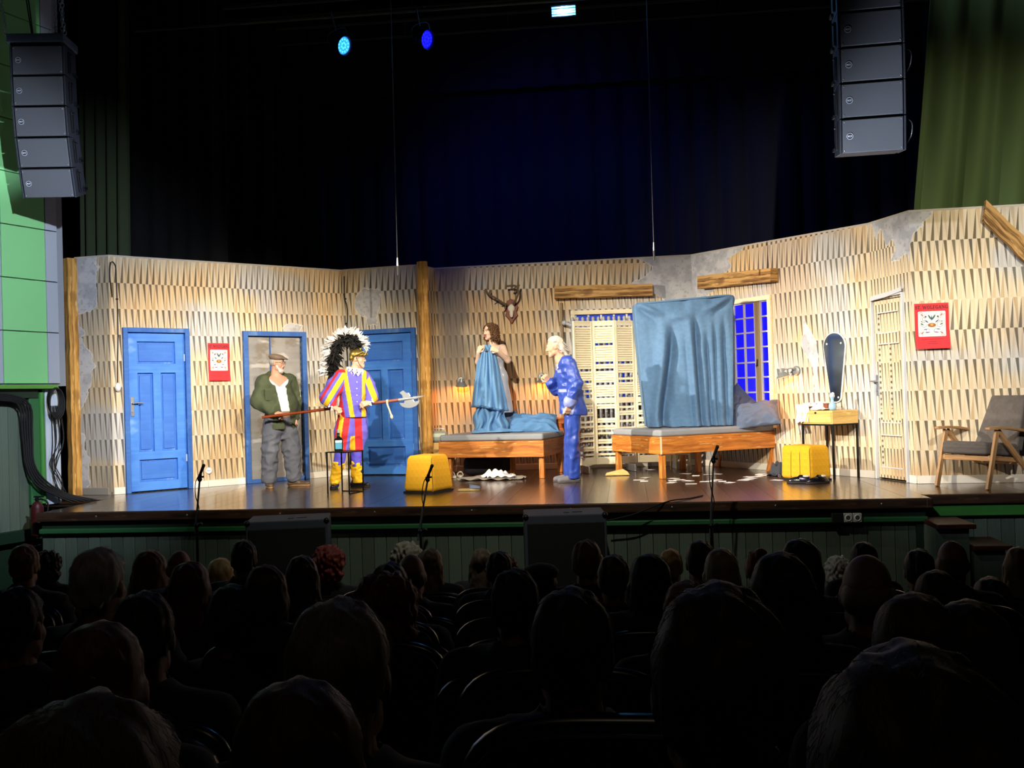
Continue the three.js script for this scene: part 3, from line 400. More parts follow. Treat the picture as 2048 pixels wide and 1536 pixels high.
// ---------- props on the set ----------
const mMattress = MT(tex(128, 128, (u, v) => { const n = (h2(u * 128, v * 128) - 0.5) * 14 + (fbm(u * 4, v * 4, 3, 4, 4) - 0.5) * 20; return [142 + n, 146 + n, 150 + n]; }, [4, 4]), 0.95);
const mPillowDark = M(0x56637a, 0.85), mPillowBlue = M(0x5b8ab8, 0.85);
function bedLeg(x, z, y1) { return triUV(bx(0.065, y1, 0.065, x, y1 / 2, z, 0.006), 'y'); }
{ // left bed, foot end towards the audience
  const L = 1.43, Wd = 1.06, y0 = 0.275, y1 = 0.485; const b = base('bed', [-2.435, 0, -12.93], -11 * D2R, 'worn orange wooden bed on which the curly-haired woman stands, grey mattress', 'bed');
  obj('side_rail', triUV(bx(0.035, y1 - y0, Wd, 0.0175, (y0 + y1) / 2, -Wd / 2, 0.004), 'z'), mBed, b); obj('side_rail', triUV(bx(0.035, y1 - y0, Wd, L - 0.0175, (y0 + y1) / 2, -Wd / 2, 0.004), 'z'), MT(tBed, 0.6, { color: 0xb9a890 }), b);
  obj('foot_rail', triUV(bx(L - 0.004, y1 - y0, 0.04, L / 2, (y0 + y1) / 2, 0.006, 0.005), 'x'), mBed, b); obj('head_rail', triUV(bx(L - 0.07, y1 - y0, 0.035, L / 2, (y0 + y1) / 2, -Wd + 0.02, 0.004), 'x'), mBed, b);
  obj('slat_base', bx(L - 0.08, 0.02, Wd - 0.08, L / 2, y1 - 0.02, -Wd / 2), mBed, b);
  for (const [x, z] of [[0.12, -0.05], [L - 0.05, -0.05], [0.84, -0.52], [L - 0.06, -Wd + 0.06], [0.1, -Wd + 0.06]]) obj('leg', bedLeg(x, z, 0.3), mBed, b);
  obj('headboard', triUV(bx(0.88, 0.34, 0.03, 0.98, 0.58, -Wd - 0.02, 0.006), 'x'), MT(tBed, 0.5, { color: 0xffd8a0 }), b);
  obj('mattress', warp(new RoundedBoxGeometry(L - 0.015, 0.085, Wd - 0.01, 6, 0.03), (v) => { v.y += 0.006 * vn3(v.x * 4, v.z * 4, 1); }).translate(L / 2, y1 + 0.041, -Wd / 2 + 0.012), mMattress, b);
}
{ // right bed, standing at an angle
  const L = 1.82, Wd = 1.12, y0 = 0.3, y1 = 0.51; const b = base('bed', [0.41, 0, -12.2], 32 * D2R, 'orange wooden bed carrying the tall draped blue sheet, set at an angle on the right', 'bed');
  obj('side_rail', triUV(bx(L, y1 - y0, 0.036, L / 2, (y0 + y1) / 2, -0.018, 0.005), 'x'), mBed, b); obj('side_rail', triUV(bx(L, y1 - y0, 0.036, L / 2, (y0 + y1) / 2, -Wd + 0.018, 0.005), 'x'), mBed, b);
  obj('foot_rail', triUV(bx(0.036, y1 - y0, Wd - 0.076, 0.02, (y0 + y1) / 2, -Wd / 2, 0.004), 'z'), mBed, b); obj('head_rail', triUV(bx(0.036, y1 - y0, Wd - 0.076, L - 0.02, (y0 + y1) / 2, -Wd / 2, 0.004), 'z'), mBed, b);
  obj('slat_base', bx(L - 0.08, 0.02, Wd - 0.08, L / 2, y1 - 0.02, -Wd / 2), mBed, b);
  obj('corner_batten', triUV(bx(0.02, y1 - y0, 0.02, 0.012, (y0 + y1) / 2, -0.006), 'y'), mPale, b);
  for (const [x, z] of [[0.06, -0.06], [0.06, -Wd + 0.06], [1.05, -Wd + 0.08], [0.95, -0.55]]) obj('leg', bedLeg(x, z, 0.32), mBed, b);
  for (const z of [-0.05, -Wd + 0.05]) obj('leg', triUV(extr([[L - 0.17, 0], [L - 0.08, 0], [L + 0.02, 0.2], [L + 0.02, 0.66], [L - 0.06, 0.7], [L - 0.1, 0.5], [L - 0.1, 0.22]], 0.036), 'y').translate(0, 0, z - 0.018), mBed, b);
  obj('headboard', triUV(mv(bx(0.03, 0.34, Wd - 0.02, L - 0.01, 0.55, -Wd / 2, 0.006), 0, 0, 0), 'z'), mBed, b);
  obj('mattress', warp(new RoundedBoxGeometry(L - 0.06, 0.085, Wd - 0.01, 6, 0.03), (v) => { v.y += 0.006 * vn3(v.x * 4, v.z * 4, 5); }).translate(L / 2 - 0.02, y1 + 0.041, -Wd / 2), mMattress, b);
}
function pillow(w, h, d, mat, pos, e, label, s) { const p = thing('pillow', pillowGeo(w, h, d, 0.03, s), mat, label, 'pillow'); p.rotation.order = 'YXZ'; p.position.set(...pos); p.rotation.set(...e); return p; }
pillow(0.68, 0.4, 0.2, mPillowBlue, [-1.235, 0.675, -13.42], [-1.0, 0.13, 0], 'light blue pillow lying against the headboard beside the standing woman', 3);
pillow(0.42, 0.3, 0.16, mPillowDark, [-1.66, 0.705, -13.52], [-0.25, 0.1, 0.06], 'dark grey cushion propped between the hanging blue sheet and the light blue pillow', 5);
pillow(0.56, 0.42, 0.19, mPillowDark, [1.66, 0.735, -12.95], [-0.75, -0.25, 0.16], 'dark slate pillow leaning on the orange headboard under the blue-lit window', 8);
pillow(0.5, 0.42, 0.16, M(0x3c4660, 0.85), [1.42, 0.83, -13.12], [-0.2, 0.1, 0.75], 'dark slate pillow standing upright just right of the draped blue sheet', 12);

// the tall draped blue sheet on the right bed
const tSheet = tex(256, 256, (u, v) => { const n = (fbm(u * 60, v * 60, 2, 60, 60) - 0.5) * 14 + (fbm(u * 5, v * 5, 4, 5, 5) - 0.5) * 14; return [88 + n, 122 + n, 156 + n]; }, [1, 1]);
const mSheet = MP(0xffffff, 0.88, { map: tSheet, sheen: 0.25, sheenColor: 0x9cc4e8, sheenRoughness: 0.6 });
{
  const Y0 = 0.6, Y1 = 2.2, g = sheet(150, 70, (s, t) => { // s round the front from back left to back right, t downwards
    const f = clamp((s - 0.14) / 0.72); let x, z; const y = Y1 + (f - 0.3) * 0.07 - t * (Y1 - Y0 + (f - 0.3) * 0.07);
    const spread = mix(1, 0.86, t); const xl = mix(0.0, 0.12, Math.pow(t, 1.4)), xr = mix(1.25, 1.2, t);
    if (s < 0.14) { x = xl; z = -0.42 * (1 - s / 0.14); } else if (s > 0.86) { x = xr; z = -0.42 * (s - 0.86) / 0.14; } else { x = mix(xl, xr, f); z = 0; }
    const front = sst(0.0, 0.06, f) * (1 - sst(0.94, 1, f));
    // sag of the top hem between the corners, gathered into two pleats
    const c1 = mix(0.37, 0.2 + 0.0 * t, Math.pow(sst(0.1, 1, t), 1.5)), c2 = mix(0.6, 0.64, t), g1 = sst(0.1, 0.4, t), g2 = sst(0.08, 0.3, t);
    z += front * (0.05 * Math.sin(Math.PI * f) * t);
    z -= front * g1 * (0.11 + 0.1 * t) * Math.exp(-Math.pow((f - c1) / 0.05, 2)); z += front * g1 * (0.05 + 0.06 * t) * Math.exp(-Math.pow((f - c1 + 0.09) / 0.06, 2));
    z -= front * g2 * 0.1 * Math.exp(-Math.pow((f - c2) / 0.035, 2)); z += front * g2 * 0.06 * Math.exp(-Math.pow((f - c2 + 0.06) / 0.05, 2));
    for (const [c, w, a, b] of [[0.5, 0.03, 0.03, 0.16], [0.72, 0.03, 0.06, 0.2], [0.8, 0.025, 0.05, 0.12], [0.9, 0.03, 0.06, 0.1], [0.28, 0.04, 0.03, 0.5]]) z -= front * sst(b, b + 0.25, t) * a * Math.exp(-Math.pow((f - c - 0.03 * t) / w, 2));
    // tension folds from the two upper corners towards the pleats
    const tri = (px, py, qx, qy, w, a) => { const dx = qx - px, dy = qy - py, h = clamp(((f - px) * dx + (t - py) * dy) / (dx * dx + dy * dy)); return a * Math.exp(-Math.pow(Math.hypot(f - px - dx * h, (t - py - dy * h) * 1.3) / w, 2)) * Math.sin(Math.PI * Math.min(1, h * 1.1 + 0.1)); };
    z += front * (tri(0.02, 0.0, 0.36, 0.13, 0.025, 0.05) + tri(0.98, 0.0, 0.6, 0.13, 0.025, 0.05) + tri(0.36, 0.125, 0.6, 0.125, 0.03, 0.04) - tri(0.03, 0.03, 0.3, 0.2, 0.03, 0.03) - tri(0.96, 0.03, 0.7, 0.2, 0.03, 0.03));
    z += 0.012 * vn3(f * 14, t * 5, 3) + 0.02 * sst(0.8, 1, t) * Math.sin(f * 30 + 2 * vn3(f * 5, t, 2));
    const flare = sst(0.93, 1, t); z += flare * 0.05 * front; return V(x, Math.max(y, Y0 + 0.004 + 0.01 * vn(f * 20, 1)) , z);
  }, 0.008);
  const top = sheet(60, 16, (s, t) => V(mix(0, 1.25, s), Y1 + (s - 0.3) * 0.07 + 0.004 - 0.035 * Math.sin(Math.PI * s) * Math.sin(Math.PI * t) + 0.008 * vn3(s * 8, t * 4, 1), -0.42 * t), 0.008);
  const roll = tube([[0.02, Y1 - 0.01, 0.005], [0.4, Y1 + 0.01, 0.008], [0.8, Y1 + 0.035, 0.01], [1.23, Y1 + 0.05, 0.01], [1.262, Y1 + 0.02, -0.03], [1.255, Y1 - 0.08, -0.1]], 0.014, 50, 7);
  const o = base('draped_sheet', [0.165, 0, -12.93], 13 * D2R, 'large plain blue bedsheet hung up like a tall tent over the right-hand bed', 'sheet'); o.position.z = -12.88;
  obj('sheet_front', g, mSheet, o); obj('sheet_top', top, mSheet, o); obj('rolled_hem', roll, mSheet, o);
  o.rotation.y = 4 * D2R;
}
// radiator behind the louvred screen
{
  const r = base('radiator', [0, 0, 0], 0, 'tall grey column radiator standing in front of the window behind the louvred screen', 'radiator'); onWall(r, 'FC', 0, 0, 0.12); const m = M(0xa9adb2, 0.45);
  for (let i = 0; i < 16; i++) { const x = 1.95 + i * 0.073; obj('column', [rod([x, 0.18, 0.02], [x, 2.09, 0.02], 0.022), rod([x, 0.18, -0.05], [x, 2.09, -0.05], 0.022), sph(0.034, x, 2.11, -0.015, 0.75, 1.1, 1.6), sph(0.034, x, 0.16, -0.015, 0.75, 1.1, 1.6), sph(0.03, x, 2.03, -0.015, 1.25, 0.8, 1.0), sph(0.03, x, 0.25, -0.015, 1.25, 0.8, 1.0)], m, r); }
  obj('header', [rod([1.9, 2.03, -0.015], [3.06, 2.03, -0.015], 0.02), rod([1.9, 0.25, -0.015], [3.06, 0.25, -0.015], 0.02)], m, r);
  obj('valve', [rod([1.82, 2.08, -0.01], [1.93, 2.03, -0.01], 0.026), sph(0.035, 1.835, 2.07, -0.01)], m, r); for (const x of [2.02, 2.97]) obj('foot', bx(0.05, 0.16, 0.12, x, 0.08, -0.015, 0.01), m, r);
  const p = thing('pipe', [rod([0, 0.02, 0], [0, 2.36, 0], 0.022), rod([0, 2.07, 0], [0.1, 2.07, 0.06], 0.016), mv(new THREE.CylinderGeometry(0.032, 0.032, 0.05, 12), 0, 2.07, 0)], M(0x8a7556, 0.6), 'brown riser pipe on the wall left of the grey radiator', 'pipe'); onWall(p, 'FC', 1.8, 0, 0.03);
}
// louvred folding screen
{
  const s = base('folding_screen', [-0.66, 0, -13.4], 20 * D2R, 'cream wooden folding screen with louvred panels in front of the radiator', 'room divider'); const w = 0.3, hh = 1.94; let x = 0, z = 0; const miss = [[5, 7, 11, 13, 15, 22, 24, 28, 33], [8, 17, 18, 27, 33, 36, 44], [5, 10, 12, 15, 19, 21, 22, 28, 30, 31, 36], [9, 20, 31], [14, 25], [12, 33]];
  for (let p = 0; p < 5; p++) {
    const a = (p % 2 ? -1 : 1) * 14 * D2R, g = new THREE.Group(); g.name = 'panel'; g.position.set(x, 0.1, z); g.rotation.y = a; s.add(g); x += Math.cos(a) * (w + 0.006); z -= Math.sin(a) * (w + 0.006);
    obj('stile', triUV(bx(0.03, hh, 0.024, 0.015, hh / 2, 0, 0.004), 'y'), mPale, g); obj('stile', triUV(bx(0.03, hh, 0.024, w - 0.015, hh / 2, 0, 0.004), 'y'), mPale, g);
    for (const [y, h] of [[0.05, 0.1], [0.86, 0.075], [hh - 0.035, 0.07]]) obj('cross_rail', triUV(bx(w - 0.06, h, 0.022, w / 2, y, 0, 0.003), 'x'), mPale, g);
    const sl = []; let k = 0; for (const [a0, b0] of [[0.115, 0.81], [0.91, 1.86]]) { const n = Math.round((b0 - a0) / 0.0315); for (let i = 0; i < n; i++, k++) if (!miss[p].includes(k) && !(a0 < 0.2 && i % 3 === 1)) sl.push(mv(bx(w - 0.06, 0.034, 0.006), w / 2, a0 + (i + 0.6) * 0.0315, 0, -0.5)); }
    const so = obj('slats', sl.map((q) => triUV(q, 'x')), mPale, g); so.userData.kind = 'stuff';
  }
  for (const fx of [0.1, 0.75, 1.4]) obj('foot', [bx(0.03, 0.1, 0.36, fx, 0.05, 0.05, 0.01), mv(new THREE.CylinderGeometry(0.02, 0.02, 0.02, 12), fx, 0.02, 0.2, 0, 0, Math.PI / 2)], mMetal, s);
}
// posters
function posterTex() {
  const c = document.createElement('canvas'); c.width = 512; c.height = 740; const q = c.getContext('2d'); q.fillStyle = '#d0222a'; q.fillRect(0, 0, 512, 740);
  q.fillStyle = '#3a0808'; q.font = 'bold 78px serif'; q.textAlign = 'center'; q.save(); q.translate(256, 92); q.scale(0.79, 1); q.fillText('ST. WOLFGANG', 0, 0); q.strokeStyle = '#3a0808'; q.lineWidth = 3; q.strokeText('ST. WOLFGANG', 0, 0); q.restore();
  q.fillStyle = '#f4ead4'; q.beginPath(); q.moveTo(70, 130); q.lineTo(442, 130); q.quadraticCurveTo(462, 130, 462, 150); q.lineTo(462, 520); q.quadraticCurveTo(462, 540, 442, 540); q.lineTo(70, 540); q.quadraticCurveTo(50, 540, 50, 520); q.lineTo(50, 150); q.quadraticCurveTo(50, 130, 70, 130); q.fill();
  const cx = 256, cy = 335; q.lineWidth = 7; q.lineCap = 'round';
  const leaf = (x, y, a, l, w, col) => { q.save(); q.translate(x, y); q.rotate(a); q.fillStyle = col; q.beginPath(); q.moveTo(0, 0); q.quadraticCurveTo(l / 2, -w, l, 0); q.quadraticCurveTo(l / 2, w, 0, 0); q.fill(); q.restore(); };
  for (const s of [-1, 1]) {
    q.strokeStyle = '#4a5566'; q.lineWidth = 6; q.beginPath(); q.arc(cx + s * 118, cy + 10, 42, 0, 5.2); q.stroke(); q.beginPath(); q.arc(cx + s * 118, cy - 80, 26, 1, 5.8); q.stroke(); q.beginPath(); q.arc(cx + s * 60, cy + 110, 30, 2, 6); q.stroke();
    leaf(cx, cy - 60, -Math.PI / 2 + s * 0.55, 110, 26, '#2f5a4c'); leaf(cx + s * 50, cy - 20, -Math.PI / 2 + s * 0.9, 70, 20, '#33456a'); leaf(cx + s * 120, cy + 20, s > 0 ? -0.6 : Math.PI + 0.6, 60, 20, '#2f5a4c'); leaf(cx + s * 70, cy + 80, s > 0 ? 0.2 : Math.PI - 0.2, 60, 15, '#33456a'); leaf(cx + s * 20, cy + 130, s > 0 ? 0.15 : Math.PI - 0.15, 90, 16, '#5a3a66');
    for (const t of [-1, 1]) { q.strokeStyle = '#b5562e'; q.lineWidth = 7; q.beginPath(); q.arc(cx + s * 165, cy + t * 165, 26, s > 0 ? 0 : Math.PI, s > 0 ? 4.4 : Math.PI + 4.4); q.stroke(); leaf(cx + s * 170, cy + t * 170, Math.atan2(-t, -s), 70, 15, '#8a4a30'); }
    q.fillStyle = '#4b3a56'; q.beginPath(); q.arc(cx + s * 92, cy - 118, 15, 0, 7); q.fill(); q.beginPath(); q.arc(cx + s * 150, cy - 40, 10, 0, 7); q.fill();
    q.strokeStyle = '#6a7484'; q.lineWidth = 4; q.beginPath(); q.moveTo(cx, cy + 175); q.quadraticCurveTo(cx + s * 90, cy + 185, cx + s * 150, cy + 110); q.quadraticCurveTo(cx + s * 200, cy + 30, cx + s * 175, cy - 60); q.quadraticCurveTo(cx + s * 150, cy - 160, cx + s * 40, cy - 175); q.stroke();
  }
  q.fillStyle = '#9a5a22'; q.beginPath(); q.ellipse(cx, cy + 20, 62, 34, 0, 0, 7); q.fill(); q.fillStyle = '#e09a4a'; q.beginPath(); q.ellipse(cx, cy + 14, 24, 18, 0, 0, 7); q.fill(); leaf(cx, cy - 50, -Math.PI / 2, 90, 18, '#33456a');
  q.fillStyle = '#7a1014'; for (const [y, w] of [[578, 320], [618, 110], [650, 150]]) for (let x = cx - w / 2; x < cx + w / 2; x += 13) q.fillRect(x, y, 9, 12);
  const t = new THREE.CanvasTexture(c); t.colorSpace = THREE.SRGBColorSpace; return t;
}
const tPoster = posterTex(), mPoster = MT(tPoster, 0.7);
function poster(w, h, k, u, v, label, curl) { const g = sheet(8, 16, (s, t) => V((s - 0.5) * w, (0.5 - t) * h, 0.006 + curl * Math.pow(t, 6) + 0.003 * Math.sin(t * 9)), 0.002); const uv = g.attributes.uv; for (let i = 0; i < uv.count; i++) uv.setY(i, 1 - uv.getY(i)); const p = thing('poster', g, mPoster, label, 'poster'); onWall(p, k, u, v, 0.003); return p; }
poster(0.29, 0.49, 'AB', 1.365, 1.61, 'red folk-art poster between the two doors on the left', 0.02);
poster(0.345, 0.485, 'DE', 0.197, 1.673, 'red folk-art poster on the right-hand wall above the armchair', 0.03);
// antlers
{
  const a = base('antler_trophy', [0, 0, 0], 0, 'pair of brown antlers on a carved wooden shield above the standing woman', 'antlers'); onWall(a, 'FC', 1.09, 2.26, 0.01); const mHorn = M(0x6b5538, 0.7), mShield = MT(tBed, 0.55, { color: 0x9a7450 }), mSkull = M(0xe6dcc4, 0.7);
  obj('shield', triUV(extr([[0, -0.18], [0.05, -0.1], [0.09, -0.06], [0.075, 0.0], [0.1, 0.06], [0.07, 0.12], [0.06, 0.15], [0, 0.18], [-0.06, 0.15], [-0.07, 0.12], [-0.1, 0.06], [-0.075, 0.0], [-0.09, -0.06], [-0.05, -0.1]], 0.03, [], 0.006), 'y'), mShield, a);
  obj('skull', [sph(0.05, 0, 0.04, 0.06, 1, 1.2, 0.9), sph(0.035, 0, -0.03, 0.085, 0.8, 1.8, 0.8)], mSkull, a);
  obj('antler', [tube([[-0.03, 0.08, 0.07], [-0.12, 0.12, 0.12], [-0.22, 0.19, 0.14], [-0.32, 0.25, 0.12], [-0.36, 0.32, 0.1]], 0.013, 24, 7), tube([[-0.2, 0.18, 0.14], [-0.25, 0.16, 0.18]], 0.01, 6, 6), tube([[-0.31, 0.245, 0.12], [-0.29, 0.3, 0.14]], 0.009, 6, 6), tube([[-0.07, 0.1, 0.1], [-0.09, 0.06, 0.17], [-0.13, 0.06, 0.2]], 0.009, 8, 6)], mHorn, a);
  obj('antler', [tube([[0.03, 0.08, 0.07], [0.06, 0.14, 0.15], [0.1, 0.22, 0.19], [0.1, 0.31, 0.18], [0.07, 0.345, 0.17], [-0.0, 0.35, 0.16], [-0.06, 0.345, 0.15]], 0.014, 26, 7), tube([[0.1, 0.3, 0.18], [0.125, 0.36, 0.17]], 0.01, 6, 6), tube([[0.07, 0.33, 0.17], [0.04, 0.3, 0.2], [0.01, 0.31, 0.2]], 0.012, 8, 6)], mHorn, a);
}
// wall lamps with a warm bulb
function wallLamp(k, u, v, yaw, pitch, label, cd) {
  const l = base('wall_lamp', [0, 0, 0], 0, label, 'lamp', undefined); onWall(l, k, u, v, 0.0); const m = M(0x8c8f8c, 0.4, { metalness: 0.35 }), arm = V(Math.sin(yaw) * 0.11, 0.0, 0.1), q = new THREE.Quaternion().setFromEuler(new THREE.Euler(pitch, yaw, 0, 'YXZ'));
  obj('wall_plate', mv(lathe([[0, 0], [0.06, 0], [0.06, 0.018], [0.05, 0.028], [0, 0.03]], 20), 0, 0, 0, Math.PI / 2), m, l);
  obj('arm', [tube([[0, 0, 0.02], [0.0, 0.03, 0.07], [arm.x, 0.02, arm.z + 0.03]], 0.009, 14, 8), sph(0.016, arm.x, 0.02, arm.z + 0.03)], m, l);
  const shade = lathe([[0.018, 0.105], [0.03, 0.1], [0.032, 0.06], [0.05, 0.045], [0.085, 0.0], [0.083, -0.006], [0.047, 0.038], [0.026, 0.055], [0.012, 0.09]], 22); shade.applyQuaternion(q); shade.translate(arm.x, -0.07, arm.z + 0.05); obj('shade', shade, m, l);
  const b = obj('bulb', sph(0.022), M(0xffe0b0, 0.4, { emissive: 0xff9a3c, emissiveIntensity: 2.2 }), l); const bp = V(0, 0.012, 0).applyQuaternion(q).add(V(arm.x, -0.07, arm.z + 0.05)); b.position.copy(bp);
  const pl = new THREE.PointLight(0xff9440, cd, 0, 2); pl.castShadow = true; pl.shadow.radius = 1; l.add(pl); pl.position.copy(bp); return l;
}
wallLamp('FC', 0.34, 1.29, 0.15, 0.15, 'grey wall lamp glowing orange above the left bed, near the wooden pillar', 0.6);
wallLamp('FC', 1.5, 1.31, 0.0, 0.0, 'grey wall lamp hanging straight down beside the old man in blue pyjamas', 0.6);
wallLamp('CD', 2.0, 1.27, -0.9, 0.25, 'grey swing-arm wall lamp glowing warm between the window and the mirror', 0.9);
// mirror
{
  const m = base('wall_mirror', [0, 0, 0], 0, 'tall keyhole-shaped mirror with a pale rim above the small desk', 'mirror'); onWall(m, 'CD', 2.645, 1.29, 0.012); const out = (k) => { const p = []; for (let i = 0; i <= 24; i++) { const a = Math.PI * i / 24; p.push([Math.cos(a) * (0.165 + k), 0.24 + Math.sin(a) * (0.165 + k)]); } for (let i = 0; i <= 12; i++) { const a = Math.PI + Math.PI * i / 12; p.push([Math.cos(a) * (0.075 + k), -0.35 + Math.sin(a) * (0.06 + k)]); } return p; };
  obj('rim', extr(out(0.012), 0.012), M(0xe6e2d8, 0.4), m); obj('mirror_glass', extr(out(0), 0.006).translate(0, 0, 0.012), M(0x8fa0b4, 0.06, { metalness: 1 }), m);
  for (const [x, y] of [[-0.11, 0.28], [0.11, 0.28], [-0.045, -0.36], [0.045, -0.36]]) obj('clip', sph(0.012, x, y, 0.02, 1, 1, 0.5, 8, 6), M(0xdde2e6, 0.3), m);
}
// desk with things on it
{
  const y1 = 0.785, y0 = 0.63, W = 0.49, D = 0.41; const dk = base('desk', [0, 0, 0], 0, 'small light oak desk with a deep box top on thin black legs beneath the mirror', 'desk'); onWall(dk, 'CD', 2.97, 0, 0.02);
  obj('box_top', triUV(bx(W, y1 - y0, D, -W / 2, (y0 + y1) / 2, D / 2, 0.004), 'x'), mDesk, dk); obj('drawer_front', triUV(bx(W - 0.03, 0.12, 0.012, -W / 2, 0.705, D + 0.004, 0.003), 'x'), mDesk, dk); obj('drawer_pull', sph(0.012, -W / 2, 0.76, D + 0.016), mBlackMetal, dk);
  for (const x of [-0.012, -W + 0.012]) for (const z of [0.012, D - 0.012]) obj('leg', bx(0.02, y0, 0.02, x, y0 / 2, z), mBlackMetal, dk);
  obj('leg_frame', [bx(W, 0.018, 0.018, -W / 2, y0 - 0.009, 0.012), bx(W, 0.018, 0.018, -W / 2, y0 - 0.009, D - 0.012), bx(0.018, 0.018, D, -0.012, y0 - 0.009, D / 2), bx(0.018, 0.018, D, -W + 0.012, y0 - 0.009, D / 2)], mBlackMetal, dk);
  const vs = base('vase', [0, 0, 0], 0, 'small pale blue glass vase standing on the desk below the mirror', 'vase'); onWall(vs, 'CD', 2.85, y1, 0.3); obj('body', lathe([[0, 0], [0.032, 0.002], [0.045, 0.03], [0.04, 0.07], [0.02, 0.1], [0.016, 0.13], [0.03, 0.16], [0.024, 0.158], [0.011, 0.13], [0, 0.1]], 20), MP(0x8fb8d4, 0.2, { clearcoat: 0.5 }), vs); obj('flower', [sph(0.03, 0, 0.17, 0), sph(0.02, 0.02, 0.19, 0.01)], M(0xe6ecf0, 0.7), vs);
  const bxo = thing('wooden_box', [bx(0.07, 0.075, 0.06, 0, 0.0375, 0, 0.005), bx(0.074, 0.01, 0.064, 0, 0.078, 0, 0.003)], M(0x7a3a1e, 0.6), 'little reddish brown box on the desk beside the blue vase', 'box'); onWall(bxo, 'CD', 2.75, y1, 0.28);
  const clo = base('crumpled_cloth', [0, 0, 0], 0, 'crumpled white garment thrown over the left end of the small desk', 'clothing'); onWall(clo, 'CD', 2.6, y1, 0.24); const mClo = M(0xe9e2dc, 0.85);
  obj('bundle', sheet(48, 40, (a, b) => { const r = Math.hypot(a - 0.5, b - 0.5) * 2, ed = 1 - sst(0.45, 1.0, r); return V((a - 0.5) * 0.4, 0.008 + ed * (0.03 + 0.028 * (1 + vn3(a * 5, b * 5, 7)) + 0.01 * (1 - 3 * Math.abs(vn3(a * 7 + b * 3, b * 6 - a * 3, 3)))) + 0.006 * (1 + Math.sin(a * 14 + b * 8)), (b - 0.5) * 0.3); }, 0.006), mClo, clo);
  obj('hanging_sleeve', sheet(26, 40, (a, b) => { const d = b * 0.46, over = Math.max(0, d - 0.14); return V(-0.04 - Math.min(d, 0.14) - 0.03 * b + 0.012 * Math.sin(a * 15 + b * 6), 0.07 - over * 1.1 + 0.02 * Math.sin(a * 11 + b * 5) * (1 - b), (a - 0.5) * (0.16 + 0.06 * b) + 0.06 + 0.01 * Math.sin(b * 18)); }, 0.008), mClo, clo);
  obj('hanging_hem', sheet(26, 30, (a, b) => { const d = b * 0.3, over = Math.max(0, d - 0.1); return V(-0.1 + (a - 0.5) * 0.2 + 0.02 * b, 0.06 - over * 1.0 + 0.012 * Math.sin(a * 18 + b * 4), 0.1 + Math.min(d, 0.1) + 0.016 * Math.sin(a * 13 + b * 8)); }, 0.008), mClo, clo);
}
// mustard poufs
const tMustard = tex(128, 128, (u, v) => { const n = (h2(u * 128, v * 128) - 0.5) * 26 + (fbm(u * 6, v * 6, 4, 6, 6) - 0.5) * 22; return [222 + n, 164 + n, 18 + n * 0.4]; }, [5, 5]); const mMustard = MP(0xffffff, 0.85, { map: tMustard, sheen: 0.4, sheenColor: 0xffd860, sheenRoughness: 0.5 });
function pouf(w, d, h, taper, pos, turn, label, seams) {
  const p = base('pouf', pos, turn, label, 'pouf'); const sc = (y) => 1 - taper * Math.pow(y / h, 1.4);
  obj('cushion', warp(new RoundedBoxGeometry(w, h - 0.015, d, 8, 0.05).translate(0, h / 2 + 0.0075, 0), (v) => { const k = sc(v.y); v.x *= k; v.z *= k; v.x += 0.006 * Math.sin(v.y * 9); v.y += 0.008 * vn3(v.x * 6, v.z * 6, 3) * (v.y > h * 0.8 ? 1 : 0); }), mMustard, p);
  const y2 = h - 0.03, e = 0.002, sm = []; for (const f of seams) { const X = f * w / 2, Z = d / 2 + e; sm.push(tube([0.02, 0.1, 0.2, 0.3, 0.36].map((y) => [X * sc(y), y, (Z) * sc(y) - (y > 0.35 ? 0.008 : 0)]), 0.004, 12, 5)); }
  const Xs = w / 2 - 0.012; sm.push(tube([0.02, 0.12, 0.24, y2 - 0.02, y2 + 0.005].map((y, i) => [Xs * sc(y), y, (d / 2 - 0.012 + (i > 3 ? -0.01 : 0)) * sc(y)]), 0.005, 14, 5)); sm.forEach((g) => obj('piping', g, M(0x8a6410, 0.8), p));
  obj('base_board', bx(w * 0.97, 0.02, d * 0.97, 0, 0.01, 0), mBlack, p);
}
pouf(0.41, 0.45, 0.42, 0.2, [-2.245, 0, -11.2], -21 * D2R, 'mustard yellow tapered pouf at the front of the stage beside the left bed', []);
{ const q = new THREE.Object3D(); onWall(q, 'CD', 2.76, 0, 0.66); pouf(0.48, 0.34, 0.4, 0.07, [q.position.x, 0, q.position.z], q.rotation.y, 'mustard yellow boxy pouf pushed up against the small oak desk', [-0.25, 0.35]); }
